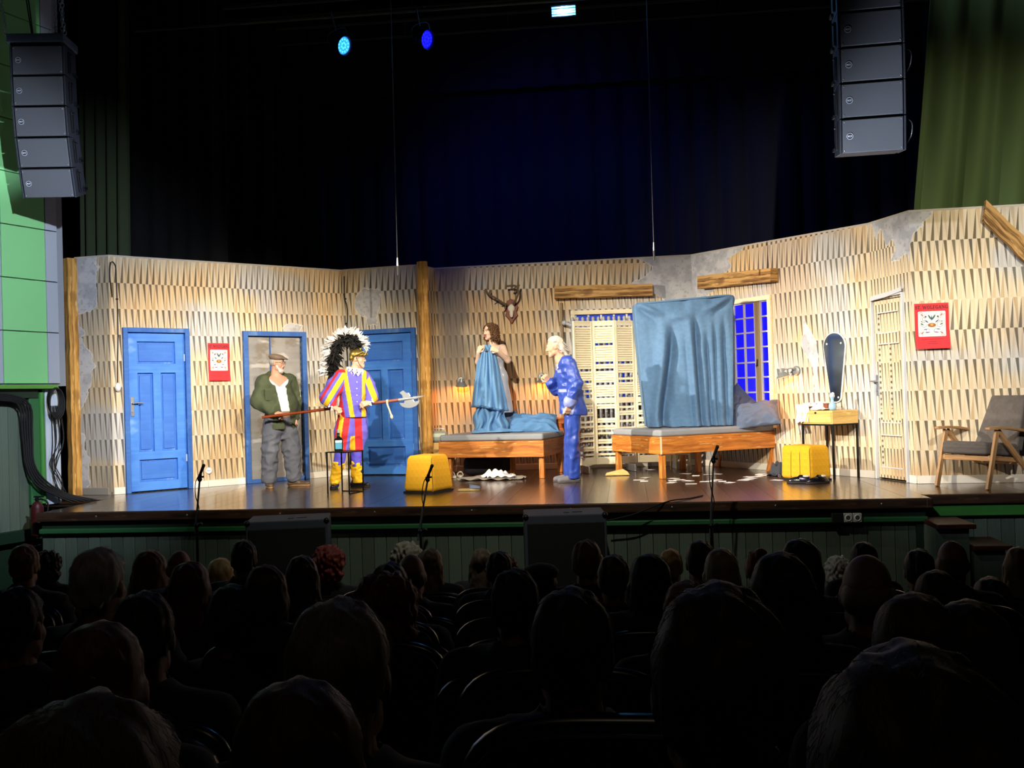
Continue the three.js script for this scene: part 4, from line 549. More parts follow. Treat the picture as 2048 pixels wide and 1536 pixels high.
// small wire table with a bottle
{
  const w = 0.28, d = 0.32, h = 0.475, t = base('side_table', [-3.4, 0, -11.13], -14.4 * D2R, 'small black wire-legged side table carrying a bottle in front of the costumed guard', 'table');
  obj('table_top', bx(w + 0.02, 0.012, d + 0.02, w / 2, h, -d / 2, 0.004), mBlackMetal, t); for (const x of [0, w]) for (const z of [0, -d]) obj('leg', bx(0.013, h, 0.013, x, h / 2, z), mBlackMetal, t);
  obj('floor_bar', bx(w, 0.01, 0.01, w / 2, 0.005, -d), mBlackMetal, t); obj('floor_bar', bx(0.01, 0.01, d, w, 0.005, -d / 2), mBlackMetal, t);
  const b = base('bottle', [-3.285, h + 0.007, -11.215], 0.3, 'dark square liquor bottle with a white and blue label on the wire table', 'bottle'); obj('glass', [bx(0.1, 0.15, 0.06, 0, 0.075, 0, 0.014, 2), mv(lathe([[0.04, 0], [0.018, 0.025], [0.015, 0.06], [0.017, 0.065], [0, 0.066]], 16), 0, 0.145, 0)], MP(0x10150f, 0.12, { clearcoat: 1 }), b); obj('cap', rod([0, 0.21, 0], [0, 0.25, 0], 0.017, 0.017, 14), M(0xc9ccd0, 0.35, { metalness: 0.7 }), b);
  obj('label', bx(0.075, 0.07, 0.003, 0, 0.06, 0.031), M(0x4aa0c4, 0.6), b); obj('label', bx(0.075, 0.028, 0.003, 0, 0.112, 0.031), M(0xe6ecee, 0.6), b);
}
// armchair
{
  const c = base('armchair', [3.64, 0, -10.74], -54 * D2R, 'low armchair with grey velvet cushions and pale wooden arms at the far right', 'armchair'); const w = 0.58; const mv_ = MP(0x6a645f, 0.9, { map: tex(128, 128, (u, v) => { const n = fbm(u * 5, v * 5, 5, 5, 5); return [190 + n * 60, 186 + n * 60, 182 + n * 60]; }, [2, 2]), sheen: 0.5, sheenColor: 0xa09890, sheenRoughness: 0.5 });
  const S = (p, y, z) => [p, y, z]; for (const s of [-1, 1]) { const x = s * w / 2; obj('front_leg', bar([x, 0.0, 0.36], [x, 0.58, 0.19], 0.03, 0.055, [0, 0, 1], 0.006), mChairWood, c); obj('rear_leg', bar([x, 0.0, -0.44], [x, 0.57, 0.17], 0.03, 0.055, [0, 0, 1], 0.006), mChairWood, c);
    obj('armrest', triUV(sheet(8, 30, (a, t) => V(x + (a - 0.5) * (0.05 + 0.03 * Math.sin(Math.PI * Math.min(1, t * 1.5))), 0.6 - 0.035 * t + 0.012 * Math.sin(t * 5), mix(0.34, -0.36, t)), 0.026).toNonIndexed(), 'z'), mChairWood, c); }
  obj('front_rail', triUV(bx(w, 0.05, 0.025, 0, 0.3, 0.265, 0.005), 'x'), mChairWood, c); obj('rear_rail', triUV(bx(w, 0.05, 0.025, 0, 0.24, -0.18, 0.005), 'x'), mChairWood, c); for (const s of [-1, 1]) obj('side_rail', bar([s * 0.255, 0.31, 0.28], [s * 0.255, 0.255, -0.24], 0.022, 0.045, [0, 1, 0], 0.004), mChairWood, c);
  obj('seat_cushion', warp(new RoundedBoxGeometry(0.5, 0.13, 0.56, 6, 0.03), (v) => { v.y += 0.012 * (1 - (v.x / 0.25) ** 2) * (v.y > 0 ? 1 : 0); v.y += -0.09 * (0.28 - v.z) * 1; }).translate(0, 0.405, 0.04), mv_, c);
  obj('back_cushion', mv(warp(new RoundedBoxGeometry(0.5, 0.58, 0.11, 6, 0.025), (v) => { v.z += 0.012 * vn3(v.x * 5, v.y * 5, 4); }), 0, 0.63, -0.31, -0.3), mv_, c);
  for (const s of [-1, 1]) obj('back_bracket', bar([s * 0.24, 0.3, -0.27], [s * 0.24, 0.75, -0.42], 0.025, 0.03, [0, 0, 1]), mBlackMetal, c);
}
// bedside table and case left of the left bed
{
  const n = base('nightstand', [-2.62, 0, -13.8], 0.05, 'pale wooden nightstand in the corner behind the wooden pillar', 'nightstand'); obj('box', triUV(bx(0.4, 0.2, 0.34, 0, 0.34, 0, 0.006), 'x'), mDesk, n); obj('shelf', triUV(bx(0.38, 0.02, 0.32, 0, 0.15, 0), 'x'), mDesk, n); for (const x of [-0.18, 0.18]) for (const z of [-0.15, 0.15]) obj('leg', bx(0.025, 0.26, 0.025, x, 0.13, z), mDesk, n); obj('drawer_front', triUV(bx(0.36, 0.14, 0.012, 0, 0.34, 0.174, 0.003), 'x'), mDesk, n);
  const r = base('portable_radio', [-2.6, 0.441, -13.76], 0.1, 'rounded grey-green portable radio standing on the nightstand by the pillar', 'radio'); obj('case', bx(0.26, 0.16, 0.13, 0, 0.08, 0, 0.055, 4), M(0x8d9a8e, 0.4), r); obj('speaker_band', bx(0.2, 0.05, 0.01, 0, 0.1, 0.062, 0.004), M(0xc9d6bc, 0.4), r); obj('base_strip', bx(0.24, 0.035, 0.12, 0, 0.018, 0, 0.012), M(0x4c544e, 0.5), r); obj('carry_handle', tube([[-0.1, 0.15, 0], [-0.07, 0.185, 0], [0.07, 0.185, 0], [0.1, 0.15, 0]], 0.007, 16, 6), mMetal, r);
}
// things on the floor
const slipG = 'white paper slips scattered on the floor', mPaper = M(0xf2eee6, 0.7), slips = [[0.14, -12.13], [0.23, -12.45], [0.2, -11.96], [0.56, -12.26], [0.53, -11.95], [0.51, -11.71], [0.62, -12.05], [0.71, -11.91], [0.72, -11.5], [0.74, -12.93], [0.85, -12.59], [1.02, -12.72], [1.12, -12.78], [0.9, -11.75], [0.97, -11.78], [1.04, -11.93], [1.09, -11.75], [1.16, -11.58], [0.31, -13.7], [1.34, -11.85], [1.4, -11.94], [1.46, -12.1], [1.46, -12.29], [1.56, -12.3], [1.61, -12.56], [1.65, -12.43], [1.64, -12.64], [1.7, -12.49], [1.71, -11.77], [1.78, -12.47]];
slips.forEach(([x, z]) => { const g = sheet(3, 3, (s, t) => V((s - 0.5) * 0.09, 0.003 + 0.004 * (s - 0.5) ** 2, (t - 0.5) * 0.13), 0.002); const p = thing('paper_slip', g, mPaper, 'small white paper slip lying on the stage floor around the right-hand bed', 'paper', slipG); p.position.set(x, 0, z); p.rotation.y = rr(-1.5, 1.5); });
function shoeSole(w, l) { const p = []; for (let i = 0; i < 28; i++) { const a = i / 28 * 2 * Math.PI, c = Math.cos(a), s = Math.sin(a); p.push([c * w / 2 * (1 + 0.18 * s - 0.1 * Math.exp(-Math.pow((s + 0.2) / 0.3, 2))), s * l / 2]); } return p; }
function slipper(pos, turn, mat, sole, label, flip) { const o = base('slipper', pos, turn, label, 'slipper'); obj('sole', mv(extr(shoeSole(0.09, 0.26), 0.018, [], 0.004), 0, 0.0, 0, -Math.PI / 2), sole, o); obj('upper', sheet(14, 12, (s, t) => { const a = Math.PI * s, k = 0.3 + 0.7 * Math.sin(Math.PI * (0.25 + 0.5 * t)); return V(Math.cos(a) * 0.045 * k, 0.018 + Math.sin(a) * 0.055 * (1 - 0.6 * t), -0.0 - 0.125 * t); }, 0.006), mat, o); if (flip) o.rotation.z = flip; return o; }
slipper([-1.78, 0.004, -11.21], -1.35, M(0x6a7488, 0.8), M(0xd8b878, 0.7), 'grey slipper with a tan sole lying alone between the pouf and the old man');
slipper([-2.3, 0.004, -13.1], 0.5, M(0xeee8da, 0.8), M(0xe4dcc8, 0.8), 'cream slipper under the left bed, the left one of the pair'); slipper([-2.2, 0.004, -13.14], 0.2, M(0xeee8da, 0.8), M(0xe4dcc8, 0.8), 'cream slipper under the left bed, the right one of the pair');
function shoe(pos, turn, roll, label) { const o = base('shoe', pos, turn, label, 'shoe'); const m = MP(0x0c0c0e, 0.25, { clearcoat: 0.6 }); obj('sole', mv(extr(shoeSole(0.095, 0.29), 0.016, [], 0.003), 0, 0.0, 0, -Math.PI / 2), M(0x18120e, 0.7), o); obj('upper', warp(new THREE.SphereGeometry(1, 24, 16), (v) => { const z = v.z, toe = z < 0; v.set(v.x * 0.043, 0.018 + Math.max(0, v.y) * (toe ? 0.055 : 0.075), z * 0.135 + 0.0); }), m, o); obj('lining', sph(0.03, 0, 0.075, 0.06, 1, 0.5, 1.6), M(0xcfc2ac, 0.8), o); o.rotation.z = roll; return o; }
shoe([1.9, 0.004, -11.36], 1.3, 0, 'black leather shoe before the boxy yellow pouf, the left one of the pair'); shoe([2.08, 0.004, -11.3], 1.9, 0.0, 'black leather shoe before the boxy yellow pouf, the right one of the pair');
function heap(name, label, pos, w, d, h, mat, s, cat) { const o = thing(name, sheet(44, 36, (a, b) => { const r = Math.hypot(a - 0.5, b - 0.5) * 2, ed = 1 - sst(0.5, 1.0, r); const x = (a - 0.5) * w * (1 + 0.25 * vn3(a * 3, b * 3, s)), z = (b - 0.5) * d * (1 + 0.25 * vn3(a * 3, b * 3, s + 4)); return V(x, 0.008 + ed * h * (0.45 + 0.5 * vn3(a * 5 + s, b * 5, s)) + 0.012 * (1 + Math.sin(a * 26 + b * 17 + s)), z); }, 0.006), mat, label, cat); o.position.set(...pos); return o; }
heap('crumpled_shirt', 'crumpled white shirt thrown on the floor before the left bed', [-1.62, 0.03, -12.62], 0.36, 0.26, 0.1, M(0xf4f2ee, 0.85), 3, 'clothing');
heap('dropped_trousers', 'flattened grey-beige trousers on the floor beneath the white shirt', [-1.72, 0.0, -12.64], 0.72, 0.3, 0.035, M(0x9a9284, 0.9), 9, 'clothing');
heap('dark_garment', 'dark grey garment dropped by the foot of the boxy yellow pouf', [1.86, 0.0, -12.45], 0.32, 0.26, 0.18, M(0x343840, 0.9), 14, 'clothing');
{ const b = thing('travel_bag', warp(new RoundedBoxGeometry(0.62, 0.26, 0.34, 6, 0.09), (v) => { v.y += 0.02 * vn3(v.x * 6, v.z * 6, 2) + (v.x < 0 ? v.x * 0.12 : 0); }), M(0x0c0c0e, 0.8), 'soft black travel bag pushed under the left bed', 'bag'); b.position.set(-1.86, 0.17, -13.35); b.rotation.y = -0.15;
  const w = thing('wooden_wedge', triUV(extr([[-0.15, 0], [0.16, 0], [0.13, 0.045], [0.08, 0.075], [-0.13, 0.03]], 0.1, [], 0.004), 'x'), mDesk, 'flat pale wooden wedge on the floor by the foot of the right-hand bed', 'wedge'); w.position.set(-0.13, 0.006, -12.95); w.rotation.y = 0.1;
  const st = base('stool', [0.72, 0, -13.55], 0.3, 'small cream stool half hidden under the far side of the right-hand bed', 'stool'); obj('seat', bx(0.24, 0.03, 0.24, 0, 0.27, 0, 0.008), mPale, st); obj('apron', bx(0.2, 0.05, 0.2, 0, 0.235, 0), mPale, st); for (const x of [-0.09, 0.09]) for (const z of [-0.09, 0.09]) obj('leg', rod([x * 1.15, 0, z * 1.15], [x, 0.25, z], 0.012, 0.018, 8), mPale, st); }
// pull cord, sockets, cables on the flats
{
  const c = base('pull_cord', [0, 0, 0], 0, 'black cord with a white pear switch hanging left of the first blue door', 'cord'); onWall(c, 'AB', 0, 0, 0.012); obj('cord', tube([[0.03, 2.4, 0], [0.01, 2.7, 0], [0.03, 2.84, 0.012], [0.07, 2.8, 0.01], [0.085, 2.6, 0], [0.09, 2.0, 0], [0.072, 1.5, 0], [0.068, 1.34, 0.005]], 0.007, 60, 6), mBlack, c); obj('pear_switch', [mv(lathe([[0, -0.05], [0.028, -0.035], [0.036, 0], [0.024, 0.04], [0, 0.06]], 18), 0.066, 1.3, 0.02)], mWhite, c); obj('clip', bx(0.03, 0.02, 0.012, 0.088, 2.38, 0, 0.004), mBlack, c);
  const s1 = base('wall_socket', [0, 0, 0], 0, 'round white socket low on the wall right of the first blue door', 'socket'); onWall(s1, 'AB', 1.19, 0.21, 0.002); obj('plate', mv(lathe([[0, 0], [0.042, 0], [0.042, 0.014], [0.032, 0.02], [0.03, 0.01], [0, 0.01]], 24), 0, 0, 0, Math.PI / 2), mWhite, s1); obj('pin_holes', [sph(0.005, -0.01, 0, 0.012), sph(0.005, 0.01, 0, 0.012)], mBlack, s1);
  const k = base('wall_cable', [0, 0, 0], 0, 'dark cable stapled to the wall above the third blue door, behind the plume', 'cable'); onWall(k, 'BP', 0.06, 0, 0.008); obj('cable', tube([[0, 2.82, 0], [0, 2.5, 0], [0.03, 2.4, 0], [0.035, 2.2, 0], [0.02, 2.1, 0], [0.02, 1.2, 0], [0.02, 0.1, 0]], 0.008, 40, 6), mBlack, k); for (const y of [2.5, 2.15]) obj('clip', bx(0.03, 0.02, 0.014, 0.01, y, 0, 0.004), mBlack, k);
}

// ---------- stage technology ----------
// hanging choir microphones
for (const [x, z, y, label] of [[-2.76, -12.2, 2.7, 'thin choir microphone cable hanging above the wooden pillar on the left'], [0.41, -12.36, 2.77, 'thin choir microphone cable hanging above the torn plaster patch']]) { const o = base('hanging_microphone', [x, y, z], 0, label, 'microphone'); obj('cable', tube([[0, 5.8, 0], [0.006, 3, 0], [0, 0.1, 0]], 0.006, 20, 5), M(0x55585c, 0.6), o); obj('collar', rod([0, 0.02, 0], [0, 0.12, 0], 0.014, 0.009), mMetal, o); obj('capsule', rod([0, -0.1, 0], [0, 0.02, 0], 0.012, 0.014), M(0x3a3a3c, 0.5), o); }
// stage lamps
function par(pos, e, col, k, label) { const o = base('stage_lamp', pos, 0, label, 'stage light'); o.rotation.set(...e); obj('housing', mv(lathe([[0, -0.2], [0.08, -0.2], [0.115, -0.12], [0.12, 0.0], [0.13, 0.02], [0.12, 0.03], [0.112, 0.0], [0.07, -0.15], [0, -0.16]], 28), 0, 0, 0, Math.PI / 2), mBlackMetal, o); obj('lens_plate', mv(new THREE.CylinderGeometry(0.11, 0.11, 0.01, 28), 0, 0, -0.01, Math.PI / 2), M(col, 0.3, { emissive: col, emissiveIntensity: k }), o); for (let r = 0; r < 2; r++) for (let i = 0; i < (r ? 12 : 6); i++) { const a = i / (r ? 12 : 6) * 6.2832; obj('lens', sph(0.014, Math.cos(a) * (0.035 + r * 0.045), Math.sin(a) * (0.035 + r * 0.045), 0.0, 1, 1, 0.5, 8, 6), M(col, 0.2, { emissive: col, emissiveIntensity: k * 3 }), o); }
  obj('yoke', [tube([[-0.14, 0, -0.08], [-0.15, 0.16, -0.1], [0.15, 0.16, -0.1], [0.14, 0, -0.08]], 0.01, 20, 6), rod([0, 0.16, -0.1], [0, 0.42, -0.12], 0.012)], mBlackMetal, o); return o; }
par([-3.48, 5.66, -12.6], [0.7, 0.95, 0], 0x2f8cff, 1.6, 'pale blue glowing stage lamp under the batten, the left of the pair'); par([-2.41, 5.71, -12.72], [0.6, 0.95, 0], 0x1010ff, 1.4, 'deep blue glowing stage lamp under the batten, the right of the pair');
{ const o = base('lamp_bar', [0, 0, 0], 0, 'thin black bar from which the two blue stage lamps hang', 'batten'); obj('pipe', rod([-6.4, 6.12, -12.78], [6.8, 6.12, -12.78], 0.025), mBatten, o); for (const x of [-5.5, -0.5, 4.5]) obj('wire', rod([x, 6.12, -12.78], [x, 8.5, -12.78], 0.006, 0.006, 5), mBatten, o); }
spot(0x3060ff, 8, [-3.44, 5.5, -12.5], [-2.0, 0.9, -16.4], 22, 1); spot(0x1818ff, 7, [-2.4, 5.56, -12.62], [-1.0, 4.1, -16.5], 46, 1);
{ const o = base('light_panel', [-0.66, 6.22, -13.42], 0, 'bright rectangular white-blue light panel hung up in the rig above centre stage', 'stage light'); o.rotation.set(0.5, 0.1, 0); obj('case', bx(0.36, 0.16, 0.08, 0, 0, -0.05, 0.01), mBlackMetal, o); obj('lit_face', bx(0.32, 0.12, 0.01, 0, 0, -0.005), M(0x9cc8f4, 0.4, { emissive: 0x5aa8f0, emissiveIntensity: 0.9 }), o); for (const y of [-0.03, 0.0, 0.03]) obj('louvre', bx(0.32, 0.004, 0.02, 0, y, 0.008), M(0x26303c, 0.5), o); obj('hanger', rod([0, 0.08, -0.05], [0, 0.6, -0.3], 0.012), mBlackMetal, o); const pl = new THREE.PointLight(0x6ab0ff, 3); pl.position.set(0, 0, 0.06); pl.castShadow = true; o.add(pl); }
// line arrays
const tGrille = tex(128, 128, (u, v) => { const k = ((Math.floor(u * 64) + Math.floor(v * 64) * 0.5) % 2 < 1 ? 50 : 74) + h2(u * 128, v * 128) * 18; return [k, k + 2, k + 6]; }, [6, 6]); const mGrille = MT(tGrille, 0.55), mCab = M(0x1b1d21, 0.6);
function badgeTex() { const c = document.createElement('canvas'); c.width = c.height = 128; const q = c.getContext('2d'); q.fillStyle = '#2a2c30'; q.fillRect(0, 0, 128, 128); q.strokeStyle = '#b9bfc8'; q.lineWidth = 8; q.beginPath(); q.arc(64, 64, 56, 0, 7); q.stroke(); q.fillStyle = '#d4dae2'; q.font = 'bold 44px sans-serif'; q.textAlign = 'center'; q.fillText('RCF', 64, 80); const t = new THREE.CanvasTexture(c); t.colorSpace = THREE.SRGBColorSpace; return t; }
const mBadge = MT(badgeTex(), 0.4);
const ordinals = ['topmost', 'second from the top', 'third from the top', 'fourth from the top', 'lowest'];
function arrayBox(w, h, d, cable, s) { const o = new THREE.Group(); obj('cabinet', extr([[-d, h * 0.08], [0, 0], [0, h], [-d, h * 0.92]], w - 0.03, [], 0.006).rotateY(-Math.PI / 2).translate(w / 2 - 0.015, 0, 0), mCab, o); o.children[0].geometry = extr([[0, 0], [0, h], [-d, h * 0.9], [-d, h * 0.1]], w - 0.03).rotateY(Math.PI / 2).translate(-(w - 0.03) / 2, 0, 0); o.children[0].geometry.scale(1, 1, -1); 
  o.children[0].geometry = bx(w - 0.03, h - 0.01, d, 0, h / 2, -d / 2, 0.01);
  obj('grille', bx(w - 0.05, h - 0.02, 0.02, 0, h / 2, 0.006, 0.006), mGrille, o); for (const x of [-1, 1]) obj('side_plate', bx(0.016, h - 0.006, d * 0.9, x * (w / 2 - 0.008), h / 2, -d * 0.45 + 0.016, 0.004), M(0x30333a, 0.45, { metalness: 0.3 }), o); obj('badge', mv(new THREE.CylinderGeometry(0.03, 0.03, 0.006, 24).rotateY(Math.PI / 2), -w / 2 + 0.085, h / 2, 0.018, Math.PI / 2), mBadge, o);
  for (const x of [-1, 1]) for (const y of [0.03, h - 0.03]) obj('screw', sph(0.006, x * (w / 2 - 0.04), y, 0.017, 1, 1, 0.5, 6, 5), mMetal, o);
  for (const x of [-1, 1]) obj('rigging_arm', [bx(0.02, h * 0.7, 0.03, x * (w / 2 + 0.012), h / 2, -d * 0.25, 0.004), bx(0.02, 0.03, 0.1, x * (w / 2 + 0.012), h * 0.2, -d * 0.7, 0.004), rod([x * (w / 2), h * 0.75, -0.1], [x * (w / 2 + 0.03), h * 0.8, -0.1], 0.012)], mBlackMetal, o);
  if (cable) obj('cable_loop', tube([[w / 2 + 0.01, h * 0.95, -0.1], [w / 2 + 0.06, h * 0.8, -0.06], [w / 2 + 0.05, h * 0.4, -0.04], [w / 2 + 0.02, h * 0.2, -0.08]], 0.005, 14, 5), mMetal, o); return o; }
function lineArray(x, z, turn, yTop, w, h, d, tilts, side, cable) { // hangs down from yTop; tilts in degrees, box by box
  let p = V(0, yTop, 0); tilts.forEach((t, i) => { const a = t * D2R; const o = arrayBox(w, h, d, cable && i % 2 === 0, i); o.name = numbered('line_array_speaker'); scene.add(o); const up = V(0, Math.cos(a), Math.sin(a)); const q = p.clone().addScaledVector(up, -h - 0.004); o.rotation.set(0, turn, 0, 'YXZ'); o.rotation.x = a; const c = Math.cos(turn), s = Math.sin(turn); o.position.set(x + q.z * s, q.y, z + q.z * c); p = q; tag(o, `black line array speaker hanging at the ${side}, ${ordinals[i]} of the five`, 'loudspeaker', `line array at the ${side}`); }); }
lineArray(-5.84, -9.56, 0.16, 4.775, 0.545, 0.305, 0.34, [1, 3, 8, 14, 18], 'left', false);
lineArray(2.24, -9.04, -0.06, 4.66, 0.56, 0.305, 0.36, [0, 1, 3, 5, 8], 'right', true);
{
  const b = base('rigging_frame', [-5.85, 4.79, -9.56], 0.16, 'black rigging frame with chains carrying the left column of speakers', 'rigging'); obj('beam', bx(0.57, 0.09, 0.4, 0, 0.05, -0.16, 0.01), M(0x4a5260, 0.5), b); obj('lower_bar', bx(0.5, 0.03, 0.05, 0, -0.005, 0.0), mBlackMetal, b);
  const chain = (x, z, dx) => { const o = new THREE.Group(); o.name = 'chain'; b.add(o); for (let i = 0; i < 26; i++) { const l = obj('link', new THREE.TorusGeometry(0.016, 0.0045, 5, 10), mMetal, o); l.scale.y = 1.5; l.position.set(x + dx * i * 0.04, 0.11 + i * 0.04, z); l.rotation.y = i % 2 ? 1.57 : 0; } };
  chain(-0.3, 0, -0.12); chain(0.29, 0, -0.14); chain(0.16, -0.1, 0.0); chain(0.22, -0.1, 0.04); obj('hoist_hook', bx(0.03, 0.06, 0.03, 0.16, 0.12, -0.1, 0.006), mBlack, b); obj('signal_cable', tube([[-0.06, 0.1, -0.05], [-0.1, 0.4, -0.05], [-0.15, 0.8, -0.05], [-0.18, 1.6, -0.05]], 0.007, 20, 5), mBlack, b); obj('signal_cable', tube([[-0.05, 0.1, -0.05], [-0.08, 0.4, -0.05], [-0.13, 0.8, -0.05], [-0.15, 1.6, -0.05]], 0.007, 20, 5), mBlack, b);
}
// bass cabinets in front of the stage
function sub(x, z, turn, label) { const o = base('bass_cabinet', [x, -1.17, z], turn, label, 'loudspeaker'); const w = 0.74, h = 1.15, d = 0.52; obj('cabinet', bx(w, h, d, 0, h / 2, -d / 2, 0.012), M(0x3c404c, 0.85), o); obj('grille', bx(w - 0.05, h - 0.1, 0.02, 0, h / 2 - 0.02, 0.004, 0.006), M(0x08080c, 0.7), o); for (const s of [-1, 1]) obj('corner_guard', sph(0.03, s * (w / 2 - 0.015), h - 0.015, -0.015, 1, 1, 1, 10, 8), mBlackMetal, o); obj('top_socket', bx(0.09, 0.006, 0.05, 0.12, h + 0.002, -0.2), mBlack, o); obj('top_socket', bx(0.05, 0.006, 0.04, 0.02, h + 0.002, -0.17), mBlack, o); obj('red_badge', bx(0.022, 0.06, 0.004, w / 2 - 0.06, h - 0.42, 0.016), M(0xa02a20, 0.5), o); }
sub(-3.1, -8.86, 0.24, 'tall black bass cabinet before the stage on the left, below the guard'); sub(-0.56, -8.98, 0.12, 'tall black bass cabinet before the stage, below the old man');
// microphones on boom stands
function micStand(px, label, lean) { const [xb, zb, hx, hy, jx, jy] = px; const o = base('microphone_stand', [xb, -1.16, zb], 0, label, 'microphone stand'); const up = (y) => y + 1.16; obj('pole', rod([0, 0.06, 0], [0, up(jy), 0], 0.014), mBlackMetal, o); for (let i = 0; i < 3; i++) { const a = i * 2.094 + 0.5; obj('leg', rod([0, 0.12, 0], [Math.cos(a) * 0.28, 0.012, Math.sin(a) * 0.28], 0.01, 0.012, 8), mBlackMetal, o); } obj('clutch', [sph(0.026, 0, up(jy), 0), rod([0, up(jy), 0], [0.06, up(jy) + 0.02, 0.02], 0.012)], mBlackMetal, o);
  const a = V(jx - xb - (hx - jx) * 0.18, up(jy) - (hy - jy) * 0.18, 0.0), b = V(hx - xb, up(hy), 0.0), d = b.clone().sub(a).normalize(); obj('boom', rod([a.x, a.y, 0], [b.x, b.y, 0], 0.009), M(0x6a6e74, 0.4, { metalness: 0.6 }), o); const e = b.clone().addScaledVector(d, 0.05), f = e.clone().add(V(0.035, 0.08, 0)); obj('clip', [sph(0.022, b.x, b.y, 0), rod([b.x, b.y, 0], [e.x, e.y, 0], 0.016), rod([b.x - 0.02, b.y + 0.02, 0], [b.x + 0.04, b.y + 0.025, 0], 0.009)], mBlackMetal, o); obj('microphone', [rod([e.x, e.y, 0], [f.x, f.y, 0], 0.012, 0.015), sph(0.017, f.x, f.y, 0)], mBlack, o); obj('cable', tube([[e.x - 0.005, e.y, 0], [b.x - 0.035, b.y - 0.02, 0.01], [mix(a.x, b.x, 0.7) - 0.022, mix(a.y, b.y, 0.7), 0.012], [mix(a.x, b.x, 0.5) + 0.02, mix(a.y, b.y, 0.48), 0.012], [mix(a.x, b.x, 0.3) + 0.014, mix(a.y, b.y, 0.3), 0.012], [0.016, up(jy) - 0.3, 0.014], [0.02, 0.3, 0.015]], 0.0045, 50, 5), mBlack, o); }
micStand([-4.03, -9.02, -3.99, 0.36, -4.04, -0.07], 'thin microphone stand at the left, before the first blue door'); micStand([-1.93, -9.2, -1.85, 0.3, -1.945, -0.18], 'thin microphone stand in front of the yellow tapered pouf'); micStand([0.75, -9.3, 0.79, 0.41, 0.745, -0.18], 'thin microphone stand on the right, before the bed with the draped sheet');
// sockets, cables and safety things round the stage
{
  const s = base('stage_sockets', [2.02, -0.175, -9.7], 0, 'black box with two white round sockets on the stage front at the right', 'socket'); obj('box', bx(0.1, 0.09, 0.05, -0.07, 0, -0.0, 0.006), M(0x141815, 0.6), s); for (const x of [0.03, 0.115]) { obj('socket', bx(0.08, 0.085, 0.04, x, 0, 0, 0.006), M(0xc9ccc4, 0.5), s); obj('socket_ring', mv(new THREE.TorusGeometry(0.026, 0.006, 8, 20), x, 0, 0.021), M(0xeeeee8, 0.5), s); obj('socket_hole', mv(new THREE.CylinderGeometry(0.022, 0.022, 0.006, 18), x, 0, 0.02, Math.PI / 2), M(0x55584f, 0.6), s); }
  thing('floor_cable', tube([[-0.2, -0.16, -9.62], [0.05, -0.1, -9.6], [0.22, -0.04, -9.62], [0.4, 0.008, -9.72], [0.6, 0.006, -9.95], [0.75, 0.006, -10.2]], 0.007, 40, 6), mBlack, 'thin black cable running over the stage edge beside the second bass cabinet', 'cable');
  const ex = base('fire_extinguisher', [-6.2, -0.28, -9.95], 0.3, 'red fire extinguisher at the left front corner of the stage', 'fire extinguisher'); obj('cylinder', lathe([[0, 0], [0.06, 0.005], [0.065, 0.03], [0.065, 0.3], [0.045, 0.35], [0.02, 0.37], [0, 0.37]], 20), M(0x4a0c0e, 0.5), ex); obj('valve', [rod([0, 0.36, 0], [0, 0.41, 0], 0.018), bx(0.1, 0.015, 0.02, 0.02, 0.42, 0), bx(0.09, 0.012, 0.02, 0.02, 0.39, 0)], mBlackMetal, ex); obj('hose', tube([[0.03, 0.4, 0], [0.1, 0.36, 0], [0.095, 0.2, 0.01], [0.08, 0.08, 0.01]], 0.01, 16, 6), mBlack, ex); obj('bracket', bx(0.16, 0.04, 0.03, 0, 0.2, -0.07), mBlack, ex);
}
{ // the cable loom on the side wall
  const wx = (u, v, off) => { const c = 0.3256, s = -0.9455; return [-6.36 + c * u + 0.9455 * off, v, -10.7 + s * u + 0.3256 * off]; };
  const coil = base('cable_coil', [0, 0, 0], 0, 'coil of black cable hung at the end of the green ledge', 'cable'); for (let i = 0; i < 5; i++) { const p = []; for (let k = 0; k < 14; k++) { const a = k / 14 * 6.2832; p.push(wx(-0.14 + Math.cos(a) * (0.075 + i * 0.006), 1.16 + Math.sin(a) * (0.15 + i * 0.005) - i * 0.01, 0.06 + i * 0.014)); } obj('cable_turn', tube(p, 0.01, 40, 6, true), mBlack, coil); }
  const loom = base('cable_loom', [0, 0, 0], 0, 'bundle of black cables running along under the ledge and down to the stage corner', 'cable'); for (let i = 0; i < 5; i++) obj('cable', tube([wx(-3.2, 1.16 + i * 0.02, 0.08), wx(-1.4, 1.15 + i * 0.02, 0.08), wx(-0.8 + i * 0.03, 1.17 + i * 0.012, 0.08), wx(-0.6 + i * 0.035, 1.12, 0.07), wx(-0.54 + i * 0.03, 0.8, 0.05), wx(-0.5 + i * 0.025, 0.45, 0.05), wx(-0.42 + i * 0.04, 0.25, 0.08), wx(-0.2 + i * 0.04, 0.1, 0.14), wx(-0.05 + i * 0.06, 0.012, 0.2 + i * 0.03)], 0.012, 60, 6), mBlack, loom); for (let i = 0; i < 7; i++) obj('thin_cable', tube([wx(-0.15 + i * 0.02, 1.1, 0.03), wx(-0.14 + i * 0.025, 0.7, 0.03 + 0.02 * (i % 2)), wx(-0.16 + rr(-0.04, 0.06), 0.45, 0.05), wx(-0.1 + rr(-0.06, 0.06), 0.25, 0.06), wx(-0.14 + i * 0.03, 0.02, 0.12)], 0.0055, 30, 5), mBlack, loom);
  const so = base('wall_socket', wx(-1.75, -0.32, 0.05), Math.atan2(0.9455, 0.3256), 'square white socket plate low on the dark side wall at the left edge', 'socket'); obj('plate', bx(0.085, 0.085, 0.015, 0, 0, 0, 0.004), M(0xc4c6c0, 0.5), so); obj('socket_hole', mv(new THREE.CylinderGeometry(0.02, 0.02, 0.006, 16), 0, 0, 0.007, Math.PI / 2), mBlack, so);
}

